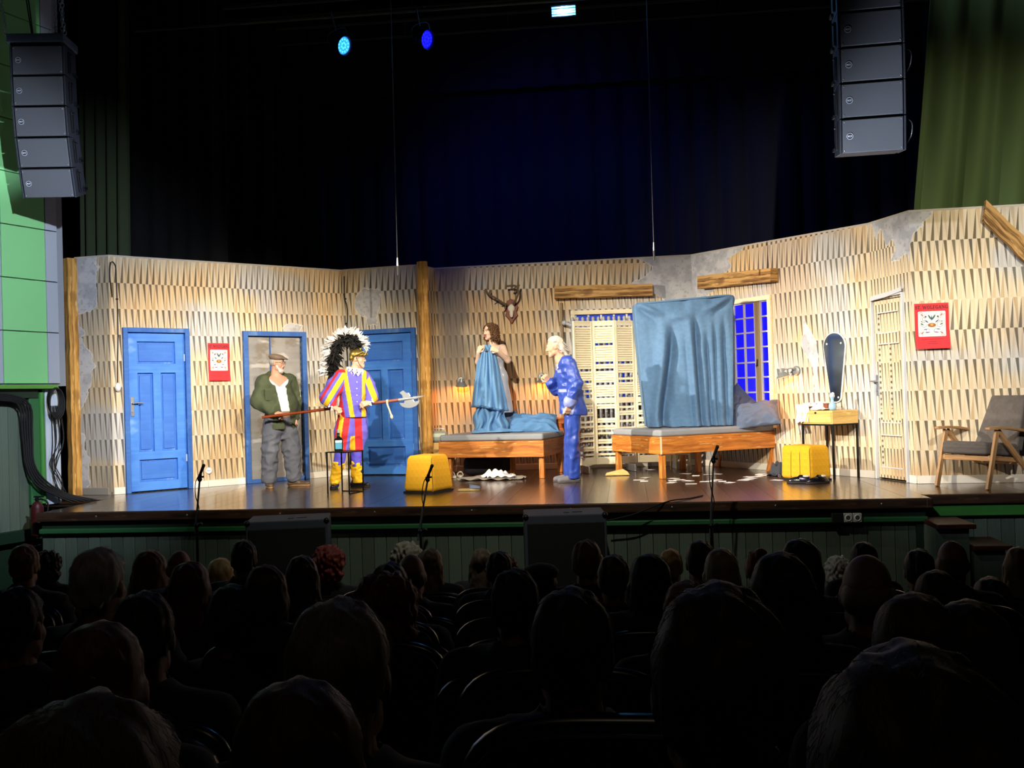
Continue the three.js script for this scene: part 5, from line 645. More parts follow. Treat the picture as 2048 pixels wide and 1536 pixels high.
// ---------- people on the stage ----------
const lin = (hex) => { const c = new THREE.Color(hex); return [c.r, c.g, c.b]; };
const add = (a, b, k = 1) => [a[0] + b[0] * k, a[1] + b[1] * k, a[2] + b[2] * k];
const lerp = (a, b, t) => [mix(a[0], b[0], t), mix(a[1], b[1], t), mix(a[2], b[2], t)];
const mSkinV = MP(0xffffff, 0.6, { vertexColors: true });
const flatColor = (g, c) => { const n = g.attributes.position.count, C = new Float32Array(n * 3); for (let i = 0; i < n; i++) C.set(c, i * 3); g.setAttribute('color', new THREE.BufferAttribute(C, 3)); return g; };
// head in its own frame (y up, z towards the face, origin between the ears), then placed by a matrix
function headPrims(o = {}) {
  const w = o.w || 1, P = [ell([0, 0.035, -0.014], [0.074 * w, 0.096, 0.096]), ell([0, -0.025, 0.024], [0.062 * w, 0.085, 0.064]), cap([-0.03 * w, -0.07, 0.02], [0, -0.1, 0.06], 0.038, 0.026), cap([0.03 * w, -0.07, 0.02], [0, -0.1, 0.06], 0.038, 0.026), ell([-0.038, -0.025, 0.055], [0.026, 0.026, 0.024]), ell([0.038, -0.025, 0.055], [0.026, 0.026, 0.024]), cap([-0.034, 0.027, 0.078], [0.034, 0.027, 0.078], 0.012, 0.012), cap([0, -0.1, 0.062], [0, -0.104, 0.066], 0.022, 0.018)];
  const nose = [cap([0, 0.016, 0.086], [0, -0.03, 0.106], 0.009, 0.013), ell([-0.011, -0.034, 0.094], [0.009, 0.008, 0.01]), ell([0.011, -0.034, 0.094], [0.009, 0.008, 0.01])]; nose.forEach((p) => { p.k = 0.012; });
  const lip = [cap([-0.02, -0.062, 0.084], [0.02, -0.062, 0.084], 0.007, 0.007), cap([-0.018, -0.074, 0.082], [0.018, -0.074, 0.082], 0.008, 0.008)]; lip.forEach((p) => { p.k = 0.008; });
  const ear = [-1, 1].flatMap((s) => [ell([s * 0.078 * w, 0.0, -0.012], [0.009, 0.032, 0.02], [0, s * 0.35, 0]), ell([s * 0.074 * w, -0.018, -0.006], [0.009, 0.014, 0.012])]); ear.forEach((p) => { p.k = 0.01; });
  P.push(...nose, ...lip, ...ear, cap([0, -0.06, -0.025], [0, -0.2, -0.045], 0.054, 0.056)); for (const s of [-1, 1]) { const e = ell([s * 0.031, 0.007, 0.094], [0.017, 0.01, 0.014]); e.sub = 1; e.k = 0.012; P.push(e); }
  if (o.mouth) { const e = ell([0, -0.068, 0.092], [0.016, o.mouth, 0.02]); e.sub = 1; e.k = 0.006; P.push(e); } return P;
}
const placeM = (pos, yaw, pitch = 0, roll = 0, s = 1) => new THREE.Matrix4().compose(V(...pos), new THREE.Quaternion().setFromEuler(new THREE.Euler(pitch, yaw, roll, 'YXZ')), V(s, s, s));
function headMesh(m, skin, o = {}) { const lipC = o.lip || [skin[0] * 0.75, skin[1] * 0.45, skin[2] * 0.42], brow = o.brow || [0.12, 0.08, 0.05]; const g = mesher(headPrims(o), { cell: 0.0055, k: 0.02, color: (x, y, z) => { if (Math.abs(y + 0.068) < 0.012 + (o.mouth || 0) * 0.8 && Math.abs(x) < 0.024 && z > 0.078) return lipC; if (o.mouth && Math.hypot(x / 0.016, (y + 0.068) / o.mouth) < 1 && z > 0.05) return [0.05, 0.01, 0.01]; if (Math.abs(y - 0.03 + Math.abs(x) * 0.1) < 0.0055 && Math.abs(x) > 0.012 && Math.abs(x) < 0.048 && z > 0.06) return brow; const bl = 0.1 * Math.exp(-(((Math.abs(x) - 0.04) / 0.02) ** 2 + ((y + 0.03) / 0.02) ** 2)); return [skin[0], skin[1] * (1 - bl), skin[2] * (1 - bl)]; } }); g.applyMatrix4(m); return g; }
function eyes(m, parent, s = 1) { for (const k of [-1, 1]) { const e = obj('eye', sph(0.0125, k * 0.031, 0.007, 0.076, 1, 0.75, 1, 12, 8).applyMatrix4(m), M(0xece8e2, 0.3), parent); obj('iris', sph(0.006, k * 0.031, 0.007, 0.0855, 1, 1, 0.5, 8, 6).applyMatrix4(m), M(0x2a1c12, 0.3), e); } }
function glasses(m, parent) { const g = []; for (const k of [-1, 1]) { g.push(mv(new THREE.TorusGeometry(0.022, 0.0022, 6, 18), k * 0.031, 0.004, 0.106)); g.push(rod([k * 0.053, 0.01, 0.102], [k * 0.082, 0.012, 0.0], 0.002, 0.002, 5)); } g.push(rod([-0.01, 0.008, 0.108], [0.01, 0.008, 0.108], 0.002, 0.002, 5)); const q = merge(g); q.applyMatrix4(m); return obj('glasses', q, M(0x2a2624, 0.4), parent); }
// a hand: local x to the thumb side, y along the fingers, z out of the back of the hand
function handMesh(wrist, dir, back, skin, { curl = 0.5, thumb = 0.4, mirror = 1, s = 1, spread = 0.0, pole = 0 } = {}) {
  const P = [], X = [-0.03, -0.01, 0.011, 0.031], Lf = [0.8, 0.95, 1, 0.92]; P.push(cap([0, -0.02, 0], [0, 0.02, 0], 0.024, 0.026, [[0, 0, 1], 0.72]));
  for (let i = 0; i < 4; i++) { const x = X[i] * mirror; P.push(cap([x * 0.6, 0.01, 0], [x, 0.078, 0], 0.0145, 0.0125)); let p = [x, 0.078, 0], a = 0; const f = curl * (1 + 0.06 * (i - 1.5)); [0.04, 0.026, 0.02].forEach((l, j) => { a += f * [0.9, 1.15, 0.8][j]; const q = [p[0] + x * spread * 0.1, p[1] + Math.cos(a) * l * Lf[i], p[2] - Math.sin(a) * l * Lf[i]]; const c = cap(p, q, 0.0098 - j * 0.0009, 0.0092 - j * 0.0012); c.k = 0.006; P.push(c); p = q; }); }
  const t0 = [0.022 * mirror, 0.018, -0.006], t1 = [0.046 * mirror, 0.046, -0.016 - thumb * 0.02], t2 = [(0.05 - thumb * 0.02) * mirror, 0.076, -0.02 - thumb * 0.045], t3 = [(0.05 - thumb * 0.045) * mirror, 0.096, -0.022 - thumb * 0.055]; for (const [a, b, r] of [[t0, t1, 0.0145], [t1, t2, 0.0112], [t2, t3, 0.0098]]) { const c = cap(a, b, r, r * 0.9); c.k = 0.008; P.push(c); }
  const g = mesher(P, { cell: 0.004, k: 0.012 }); const y = V(...dir).normalize(), z = V(...back); z.addScaledVector(y, -z.dot(y)).normalize(); const x = y.clone().cross(z); const m = new THREE.Matrix4().makeBasis(x.multiplyScalar(s), y.multiplyScalar(s), z.multiplyScalar(s)).setPosition(V(...wrist)); g.applyMatrix4(m); return flatColor(g, skin);
}
const limb = (a, b, c, r0, r1, r2) => [cap(a, b, r0, r1), cap(b, c, r1, r2)];
function shoePrims(ankle, toe, r = 0.042) { const heel = [ankle[0] - (toe[0] - ankle[0]) * 0.28, 0.035, ankle[2] - (toe[2] - ankle[2]) * 0.28]; return [cap(heel, [toe[0], 0.032, toe[2]], r * 0.95, r * 0.85, [[0, 1, 0], 0.75]), cap([ankle[0], ankle[1] - 0.01, ankle[2]], [ankle[0] * 0.7 + toe[0] * 0.3, 0.05, ankle[2] * 0.7 + toe[2] * 0.3], r * 1.02, r * 0.9), cap(heel, [ankle[0], ankle[1], ankle[2]], r * 0.9, r * 0.98)]; }
function sole(ankle, toe, w = 0.09) { const dx = toe[0] - ankle[0], dz = toe[2] - ankle[2], l = Math.hypot(dx, dz); const g = mv(extr(shoeSole(w, l * 1.28 + 0.085), 0.016, [], 0.003), 0, 0, 0, -Math.PI / 2); g.rotateY(Math.atan2(-dx, -dz) ); g.translate(ankle[0] + dx * 0.36, 0.003, ankle[2] + dz * 0.36); return g; }
const wrk = (a, f = 1) => (x, y, z) => a * (0.9 - 2.6 * Math.abs(vn3(x * 9 * f + y * 5, y * 13 * f - x * 6, z * 9 * f + y * 3)) + 0.6 * vn3(x * 22 * f, y * 26 * f, z * 22 * f) + 0.16 * Math.sin(y * 40 * f + 4 * vn3(x * 7, y * 5, z * 7) + x * 22));
function garment(name, prims, mat, parent, o = {}) { return obj(name, mesher(prims, { cell: 0.0115, k: 0.03, ...o }), mat, parent); }

// --- the man in the flat cap ---
{
  const skin = lin(0xd9a588), p = base('person', [-4.347, 0, -12.205], 0.34, 'heavy bearded man in flat cap, open green jacket and white vest gripping the pole', 'person');
  const neck = [-0.01, 1.38, 0.0], sL = [-0.165, 1.325, 0.06], sR = [0.15, 1.33, -0.07], eL = [-0.245, 1.075, 0.13], wL = [-0.035, 0.94, 0.27], eR = [0.21, 1.08, -0.09], wR = [0.2, 0.86, -0.02], hL = [-0.06, 0.88, 0.05], hR = [0.1, 0.88, -0.05], kL = [-0.105, 0.47, 0.08], kR = [0.15, 0.47, 0.0], aL = [-0.13, 0.09, 0.03], aR = [0.18, 0.09, -0.01], tL = [-0.115, 0.03, 0.19], tR = [0.335, 0.03, 0.06];
  const torso = [cap([-0.085, 1.3, 0.02], [0.085, 1.3, -0.04], 0.1, 0.1), ell([0.01, 1.18, 0.02], [0.185, 0.2, 0.14], [0, 0.6, 0]), ell([0.055, 1.02, 0.075], [0.19, 0.18, 0.16], [0, 0.6, 0]), ell([0.02, 0.88, 0.0], [0.17, 0.13, 0.13], [0, 0.6, 0])];
  const legs = [...limb(hL, kL, aL, 0.092, 0.06, 0.042), ...limb(hR, kR, aR, 0.092, 0.06, 0.042)], arms = [...limb(sL, eL, wL, 0.062, 0.045, 0.03), ...limb(sR, eR, wR, 0.062, 0.045, 0.03)];
  const hm = placeM([0.006, 1.555, 0.03], 1.15, 0.02, 0, 0.9); const body = flatColor(mesher([...torso, ...legs, ...arms, cap(neck, [0.0, 1.48, 0.02], 0.062, 0.056)], { cell: 0.014, k: 0.04 }), skin);
  const skinMesh = obj('body', merge([body, headMesh(hm, skin, { brow: [0.4, 0.36, 0.32] }), handMesh(wL, [0.75, -0.32, 0.5], [0.35, 0.45, 0.6], skin, { curl: 1.05, thumb: 0.9, mirror: -1 }), handMesh(wR, [0.05, -1, 0.1], [0.6, 0.1, -0.7], skin, { curl: 0.5, thumb: 0.3 })]), mSkinV, p);
  eyes(hm, p); glasses(hm, p);
  garment('beard', [cap([-0.055, -0.045, 0.02], [-0.02, -0.105, 0.055], 0.022, 0.026), cap([0.055, -0.045, 0.02], [0.02, -0.105, 0.055], 0.022, 0.026), cap([-0.02, -0.112, 0.055], [0.02, -0.112, 0.055], 0.028, 0.028), cap([-0.026, -0.052, 0.09], [0.026, -0.052, 0.09], 0.008, 0.008), cap([0, -0.1, 0.075], [0, -0.13, 0.065], 0.02, 0.014)], M(0xd8d4cc, 0.95), p, { cell: 0.005, k: 0.014, disp: (x, y, z) => 0.003 * vn3(x * 160, y * 90, z * 160) }).applyMatrix4(hm);
  garment('hair', [ell([0, 0.02, -0.03], [0.08, 0.075, 0.088])], M(0xb4aea4, 0.95), p, { cell: 0.006, cut: (x, y, z) => Math.max(z - 0.012 - Math.max(0, 0.03 - Math.abs(y - 0.03)) * 0.5, -0.06 - y), disp: (x, y, z) => 0.003 * vn3(x * 120, y * 60, z * 120) }).applyMatrix4(hm);
  const capM = M(0x7d6a58, 0.9); const fc = garment('flat_cap', [ell([0, 0.085, -0.005], [0.098, 0.045, 0.118], [0.16, 0, 0]), ell([0, 0.065, -0.01], [0.085, 0.04, 0.1], [0.1, 0, 0]), cap([-0.045, 0.068, 0.1], [0.045, 0.068, 0.1], 0.024, 0.024, [[0, 1, 0], 0.35]), ell([0, 0.06, 0.115], [0.062, 0.012, 0.045], [0.25, 0, 0])], capM, p, { cell: 0.006, k: 0.015, cut: (x, y, z) => 0.045 + z * -0.05 - y }); fc.applyMatrix4(hm);
  const xl = (y) => mix(0.085, -0.035, clamp((y - 0.74) / 0.6)), xr = (y) => mix(0.17, 0.085, clamp((y - 0.74) / 0.6));
  garment('vest', [...torso], M(0xf2f2f0, 0.85), p, { grow: 0.01, disp: wrk(0.004), cut: (x, y, z) => Math.max(0.94 - y, y - 1.255 - Math.abs(x - 0.02) * 0.9) });
  garment('jacket', [...torso.map((t) => ({ ...t })), cap([0.02, 0.9, 0], [0.03, 0.76, 0.01], 0.175, 0.185, [[0.57, 0, 0.82], 0.8]), ...limb(sL, eL, lerp(eL, wL, 0.86), 0.082, 0.066, 0.052), ...limb(sR, eR, lerp(eR, wR, 0.9), 0.08, 0.064, 0.052), cap([-0.07, 1.4, -0.02], [0.05, 1.4, -0.06], 0.05, 0.045)], M(0x4a5238, 0.85), p, { grow: 0.016, disp: wrk(0.007), k: 0.035, cut: (x, y, z) => { const open = Math.min(x - xl(y), xr(y) - x, z + 0.02 + x * 0.2); return Math.max(0.725 - y, open, 0.085 - Math.hypot(x - 0.0, y - 1.44, z - 0.045), Math.min(y - 1.2, 0.13 - Math.hypot(x - 0.03, (y - 1.38), z - 0.12))); } });
  const pk = (x, y, z) => obj('pocket', mv(bx(0.13, 0.13, 0.012, 0, 0, 0, 0.005), x, y, z, 0.12, 0.1), M(0x454d34, 0.88), p); pk(-0.09, 1.155, 0.2); obj('pocket_flap', mv(bx(0.135, 0.04, 0.014, 0, 0, 0, 0.005), -0.09, 1.22, 0.195, 0.15, 0.1), M(0x4d563a, 0.88), p);
  obj('collar', [sheet(14, 4, (s, t) => V(mix(-0.075, -0.025, s) - t * 0.05, 1.425 - s * 0.12 - t * 0.06, mix(0.0, 0.13, s) + t * 0.02), 0.008), sheet(14, 4, (s, t) => V(mix(0.075, 0.085, s) + t * 0.05, 1.425 - s * 0.12 - t * 0.06, mix(-0.06, 0.1, s) + t * 0.015), 0.008)], M(0x4d563a, 0.85), p);
  garment('trousers', [...limb(hL, kL, [aL[0], 0.1, aL[2]], 0.118, 0.1, 0.088), ...limb(hR, kR, [aR[0] - 0.005, 0.13, aR[2]], 0.118, 0.104, 0.088), ell([0.02, 0.86, 0.0], [0.175, 0.13, 0.14], [0, 0.6, 0]), cap([-0.01, 0.74, 0.02], [0.05, 0.74, -0.01], 0.1, 0.1), cap([0.03, 0.96, 0.04], [0.03, 0.9, 0.03], 0.15, 0.15, [[0.57, 0, 0.82], 0.85])], M(0x5f626c, 0.85), p, { grow: 0.004, disp: wrk(0.011), k: 0.04, cut: (x, y, z) => Math.max(y - 0.985, 0.055 - y) });
  for (const [a, t] of [[aL, tL], [aR, tR]]) { const s = garment('shoe', shoePrims(a, t, 0.046), M(0x54422e, 0.5), p, { cell: 0.008, k: 0.02, cut: (x, y) => 0.014 - y }); obj('sole', sole(a, t, 0.098), M(0x8a6a48, 0.7), s); }
}
// --- the halberd that two men hold ---
{
  const a = V(-4.347 + Math.cos(0.34) * -0.19 + Math.sin(0.34) * 0.3, 0.885, -12.205 - Math.sin(0.34) * -0.19 + Math.cos(0.34) * 0.3), b = V(-3.361 + Math.cos(0.272) * 0.86 + Math.sin(0.272) * 0.27, 1.075, -11.913 - Math.sin(0.272) * 0.86 + Math.cos(0.272) * 0.27);
  const L = a.distanceTo(b), h = base('halberd', [a.x, a.y, a.z], 0, 'long brown-shafted halberd with a silver axe head held level by both men', 'halberd'); const d = b.clone().sub(a).normalize(), up = V(0, 1, 0).addScaledVector(d, -d.y).normalize(), n = d.clone().cross(up); h.quaternion.setFromRotationMatrix(new THREE.Matrix4().makeBasis(d, up, n));
  const mSil = M(0xc6ccd2, 0.3, { metalness: 0.75 }); obj('shaft', triUV(rod([0, 0, 0], [L - 0.2, 0, 0], 0.017, 0.016, 12), 'x'), MT(tBed, 0.5, { color: 0xb07a60 }), h); obj('collar', [rod([L - 0.62, 0, 0], [L - 0.2, 0, 0], 0.019, 0.019, 12)], M(0x8a5040, 0.5), h); obj('socket', rod([L - 0.26, 0, 0], [L - 0.06, 0, 0], 0.022, 0.014, 12), mSil, h);
  const arc = []; for (let i = 0; i <= 20; i++) { const t = Math.PI * (1.02 + 0.96 * i / 20); arc.push([L - 0.13 + Math.cos(t) * 0.125, -0.03 + Math.sin(t) * 0.085]); } arc.push([L - 0.07, -0.045], [L - 0.09, 0.005], [L - 0.18, 0.005], [L - 0.2, -0.045]); obj('axe_blade', extr(arc, 0.008, [], 0.003).translate(0, 0, -0.004), mSil, h);
  obj('fluke', extr([[L - 0.2, 0], [L - 0.21, 0.05], [L - 0.24, 0.085], [L - 0.19, 0.11], [L - 0.16, 0.075], [L - 0.125, 0.07], [L - 0.11, 0.03], [L - 0.12, 0]], 0.008, [], 0.003).translate(0, 0, -0.004), mSil, h); obj('spike', extr([[L - 0.08, -0.018], [L + 0.07, 0.01], [L - 0.08, 0.022]], 0.008, [], 0.003).translate(0, 0, -0.004), mSil, h);
  obj('tassel', [tube([[L - 0.4, 0.02, 0.02], [L - 0.4, -0.03, 0.024], [L - 0.385, -0.1, 0.02], [L - 0.37, -0.17, 0.015]], 0.011, 16, 7), sph(0.02, L - 0.368, -0.19, 0.014, 0.9, 1.5, 0.9), rod([L - 0.41, 0, 0], [L - 0.385, 0, 0], 0.023, 0.023, 10)], M(0xcfc8a8, 0.7), h);
}
// --- the costumed guard ---
{
  const skin = lin(0xe0b096), p = base('person', [-3.361, 0, -11.913], 0.272, 'man in blue, red and yellow striped guard costume and feathered golden helmet', 'person');
  const neck = [0.085, 1.41, 0.0], sL = [-0.065, 1.365, 0.06], sR = [0.215, 1.355, -0.06], eL = [-0.235, 1.1, 0.12], wL = [-0.165, 0.985, 0.235], eR = [0.3, 1.11, 0.05], wR = [0.25, 1.03, 0.19], hL = [-0.01, 0.9, 0.04], hR = [0.13, 0.9, -0.04], kL = [-0.085, 0.48, 0.06], kR = [0.095, 0.48, 0.0], aL = [-0.18, 0.085, 0.03], aR = [0.078, 0.085, -0.02], tL = [-0.2, 0.03, 0.17], tR = [0.205, 0.03, 0.05];
  const torso = [cap([0.0, 1.33, 0.03], [0.16, 1.33, -0.03], 0.09, 0.09), ell([0.075, 1.2, 0.01], [0.155, 0.19, 0.12], [0, 0.4, 0]), ell([0.07, 1.04, 0.02], [0.145, 0.16, 0.12], [0, 0.4, 0]), ell([0.06, 0.92, 0], [0.15, 0.12, 0.125], [0, 0.4, 0])];
  const hm = placeM([0.135, 1.565, 0.02], 1.25, -0.02, 0, 0.88); const arms = [...limb(sL, eL, wL, 0.056, 0.042, 0.029), ...limb(sR, eR, wR, 0.056, 0.042, 0.029)];
  const body = flatColor(mesher([...torso, ...limb(hL, kL, aL, 0.085, 0.058, 0.042), ...limb(hR, kR, aR, 0.085, 0.058, 0.042), ...arms, cap(neck, [0.12, 1.5, 0.01], 0.056, 0.052)], { cell: 0.014, k: 0.04 }), skin);
  obj('body', merge([body, headMesh(hm, skin, {}), handMesh(wL, [0.62, -0.3, 0.42], [0.3, 0.6, 0.5], skin, { curl: 1.05, thumb: 0.9, mirror: -1 }), handMesh(wR, [-0.75, -0.2, 0.4], [0.2, 0.65, 0.7], skin, { curl: 1.05, thumb: 0.9, mirror: 1 })]), mSkinV, p); eyes(hm, p); glasses(hm, p);
  const R = lin(0xc8232c), Y = lin(0xf2bf1c), B = lin(0x6a62d8), mCloth = MP(0xffffff, 0.75, { vertexColors: true, sheen: 0.1, sheenColor: 0xffffff });
  const bandL = (y) => mix(0.05, -0.022, clamp((y - 0.87) / 0.5)), bandR = (y) => mix(0.188, 0.208, clamp((y - 0.87) / 0.5));
  garment('tunic', [...torso.map((t) => ({ ...t })), cap([0.06, 0.93, 0.0], [0.055, 0.86, 0.0], 0.155, 0.165, [[0.4, 0, 0.9], 0.85])], mCloth, p, { cell: 0.0062, grow: 0.02, disp: wrk(0.004), cut: (x, y, z) => Math.max(0.855 - y, y - 1.44, 0.075 - Math.hypot(x - 0.1, y - 1.47, z - 0.02)), color: (x, y, z) => { if (z > -0.04 && (Math.abs(x - bandL(y)) < 0.028 || Math.abs(x - bandR(y)) < 0.026)) return Y; if (x < bandL(y) - 0.085 && y < 1.25) return R; return B; } });
  obj('button', [1.28, 1.2, 1.12, 1.04].map((y) => sph(0.008, 0.118 - (1.28 - y) * 0.02, y, 0.158 + (y > 1.25 ? -0.012 : 0.0), 1, 1, 0.6, 8, 6))[0], M(0xe8e4f4, 0.4), p); for (const y of [1.2, 1.12, 1.04]) obj('button', sph(0.008, 0.116 - (1.28 - y) * 0.02, y, 0.162, 1, 1, 0.6, 8, 6), M(0xe8e4f4, 0.4), p);
  const across = (a, b) => { const dx = b[0] - a[0], dy = b[1] - a[1], l = Math.hypot(dx, dy); return (x, y) => ((x - a[0]) * -dy + (y - a[1]) * dx) / l; };
  const sleeve = (s, e, w, st, side, K = 1) => { const f = across(s, e), g = across(e, w); return garment('sleeve', [cap(s, lerp(s, e, 0.5), 0.075 * K, 0.1 * K), cap(lerp(s, e, 0.5), e, 0.1 * K, 0.09 * K), cap(e, lerp(e, w, 0.55), 0.085 * K, 0.06 * K), cap(lerp(e, w, 0.5), lerp(e, w, 0.8), 0.05, 0.042)], mCloth, p, { cell: 0.0062, grow: 0.006, disp: wrk(0.005), color: (x, y, z) => { if (y > s[1] + 0.035) return R; const t = f(x, y) * side; return st(t, z); } }); };
  sleeve(sL, eL, wL, (t, z) => (t < -0.075 ? B : t < -0.045 ? R : t < -0.008 ? B : t < 0.05 ? Y : t < 0.075 ? B : R), 1); sleeve(sR, eR, wR, (t) => (t < -0.02 ? B : t < 0.05 ? Y : B), 1, 0.74);
  garment('breeches', [...[[hL, kL], [hR, kR]].flatMap(([h, k]) => [cap(h, lerp(h, k, 0.55), 0.1, 0.118), cap(lerp(h, k, 0.55), k, 0.118, 0.085)]), cap([0.05, 0.88, 0], [0.06, 0.8, 0], 0.145, 0.14, [[0.4, 0, 0.9], 0.85])], mCloth, p, { cell: 0.0062, grow: 0.004, k: 0.022, disp: wrk(0.005), cut: (x, y) => Math.max(y - 0.95, 0.43 - y), color: (x, y, z) => { const k = (0.88 - y) / 0.42, l = x - mix(0, -0.07, k) * (x < 0.06 ? 1 : 0); if (x < 0.055 - 0.05 * k) return l < -0.125 ? B : l < -0.095 ? R : l < -0.045 ? Y : l < 0.03 ? R : B; return x < 0.075 - 0.0 * k ? (k > 0.6 ? Y : B) : x < 0.165 ? R : B; } });
  garment('stockings', [cap(kL, lerp(kL, aL, 0.5), 0.074, 0.066), cap(kR, lerp(kR, aR, 0.5), 0.074, 0.066)], M(0x5b52d0, 0.75), p, { disp: wrk(0.004), cut: (x, y) => Math.max(y - 0.46, 0.25 - y) });
  for (const [k, a, t] of [[kL, aL, tL], [kR, aR, tR]]) { garment('gaiter', [cap(lerp(k, a, 0.45), lerp(k, a, 0.95), 0.068, 0.056), cap(lerp(k, a, 0.85), [a[0] + (t[0] - a[0]) * 0.25, 0.07, a[2] + (t[2] - a[2]) * 0.25], 0.058, 0.05)], M(0xf0bc14, 0.75), p, { cell: 0.009, disp: wrk(0.009, 1.6), cut: (x, y) => Math.max(y - 0.325, 0.05 - y) }); const s = garment('shoe', shoePrims(a, t, 0.044), MP(0x141214, 0.3, { clearcoat: 0.4 }), p, { cell: 0.008, k: 0.02, cut: (x, y) => 0.014 - y }); obj('sole', sole(a, t, 0.094), M(0x0c0a0a, 0.7), s); }
  const frill = (c, r, tilt, yaw, n, w) => { const g = sheet(n * 6, 5, (s, t) => { const a = s * 6.2832, q = r + (t - 0.5) * w * 0.6; return V(Math.cos(a) * q, Math.sin(a * n) * 0.016 * (0.4 + t) + (0.5 - t) * 0.02, Math.sin(a) * q); }, 0.004); g.applyMatrix4(placeM(c, yaw, tilt)); return g; };
  const mLace = M(0xf6f4f0, 0.8); obj('ruff', [frill([0.095, 1.425, 0.008], 0.085, 0.2, 0.4, 12, 0.1), frill([0.095, 1.445, 0.008], 0.078, 0.2, 0.9, 12, 0.09), frill([0.097, 1.405, 0.012], 0.088, 0.2, 0.2, 12, 0.09)], mLace, p);
  obj('cuff', frill(lerp(eL, wL, 0.9), 0.042, 0.9, 0.9, 7, 0.05), mLace, p); obj('cuff', frill(lerp(eR, wR, 0.9), 0.042, 0.9, -0.9, 7, 0.05), mLace, p);
  // helmet with crest, brim, chin strap and feathers
  const he = garment('helmet', [ell([0, 0.055, -0.012], [0.09, 0.088, 0.108]), cap([0, 0.14, 0.05], [0, 0.135, -0.08], 0.014, 0.014), ell([0, 0.05, 0.075], [0.1, 0.03, 0.055], [-0.25, 0, 0]), ell([0, 0.01, -0.07], [0.088, 0.05, 0.05])], M(0x8e7a3a, 0.35, { metalness: 0.75 }), p, { cell: 0.006, k: 0.014, cut: (x, y, z) => (z > 0.0 ? 0.028 : -0.05 + Math.max(0, z + 0.03) * 2.6) - y }); he.geometry.applyMatrix4(hm);
  obj('helmet_scroll', [-1, 1].map((k) => tube([[k * 0.09, 0.05, -0.02], [k * 0.1, 0.065, 0.04], [k * 0.07, 0.09, 0.1], [k * 0.04, 0.06, 0.125], [k * 0.06, 0.04, 0.105]], 0.008, 24, 6)).concat([tube([[0, 0.06, 0.12], [0, 0.1, 0.13], [0, 0.11, 0.105]], 0.009, 10, 6)]).map((g) => g.applyMatrix4(hm)), M(0xd8c070, 0.3, { metalness: 0.8 }), he);
  obj('chin_strap', [-1, 1].map((k) => tube([[k * 0.084, 0.02, 0.005], [k * 0.07, -0.06, 0.035], [k * 0.03, -0.118, 0.06], [0, -0.13, 0.066]], 0.004, 18, 5).applyMatrix4(hm)), M(0x1a1410, 0.6), p);
  const path = new THREE.CatmullRomCurve3([[0.14, 1.7, 0.02], [0.11, 1.79, 0.0], [0.03, 1.825, -0.02], [-0.06, 1.8, -0.03], [-0.13, 1.72, -0.03], [-0.15, 1.6, -0.02], [-0.165, 1.5, -0.06], [-0.2, 1.38, -0.06]].map((q) => V(...q)));
  const feather = (o, dir, l, w, droop) => { const d = V(...dir).normalize(), s = d.clone().cross(V(0, 0, 1)).normalize().applyAxisAngle(d, rr(-1.5, 1.5)); return sheet(2, 6, (a, t) => o.clone().addScaledVector(d, l * t).addScaledVector(V(0, -1, 0), droop * t * t).addScaledVector(s, (a - 0.5) * w * Math.sin(Math.PI * (0.15 + 0.8 * t)) ), 0.0015); };
  const blk = [], wht = []; for (let i = 0; i < 520; i++) { const t = rnd(), o = path.getPoint(t), a = rr(0, 6.28); blk.push(feather(o.add(V(rr(-0.02, 0.02), rr(-0.02, 0.02), rr(-0.025, 0.025))), [Math.cos(a) + 0.15, Math.sin(a) * 0.9 - 0.3, rr(-1, 1)], rr(0.07, 0.125), rr(0.018, 0.034), 0.03)); }
  for (let i = 0; i < 360; i++) { const t = rnd(), o = path.getPoint(t), tg = path.getTangent(t), out = V(tg.y, -tg.x, 0).multiplyScalar(-1); if (out.y < 0 && t < 0.5) out.multiplyScalar(-1); if (t >= 0.5 && out.x > 0) out.multiplyScalar(-1); wht.push(feather(o.addScaledVector(out, rr(0.03, 0.07)).add(V(0, 0, rr(-0.05, 0.01))), [out.x + rr(-0.7, 0.7), out.y + rr(-0.7, 0.7), rr(-0.8, 0.8)], rr(0.07, 0.13), rr(0.018, 0.034), 0.02)); }
  obj('black_plume', blk, M(0x0b0a0b, 0.9), he).userData.kind = 'stuff'; obj('white_plume', wht, M(0xf6f4f2, 0.85), he).userData.kind = 'stuff'; obj('plume_spine', new THREE.TubeGeometry(path, 40, 0.008, 6), M(0x15120e, 0.8), he);
}
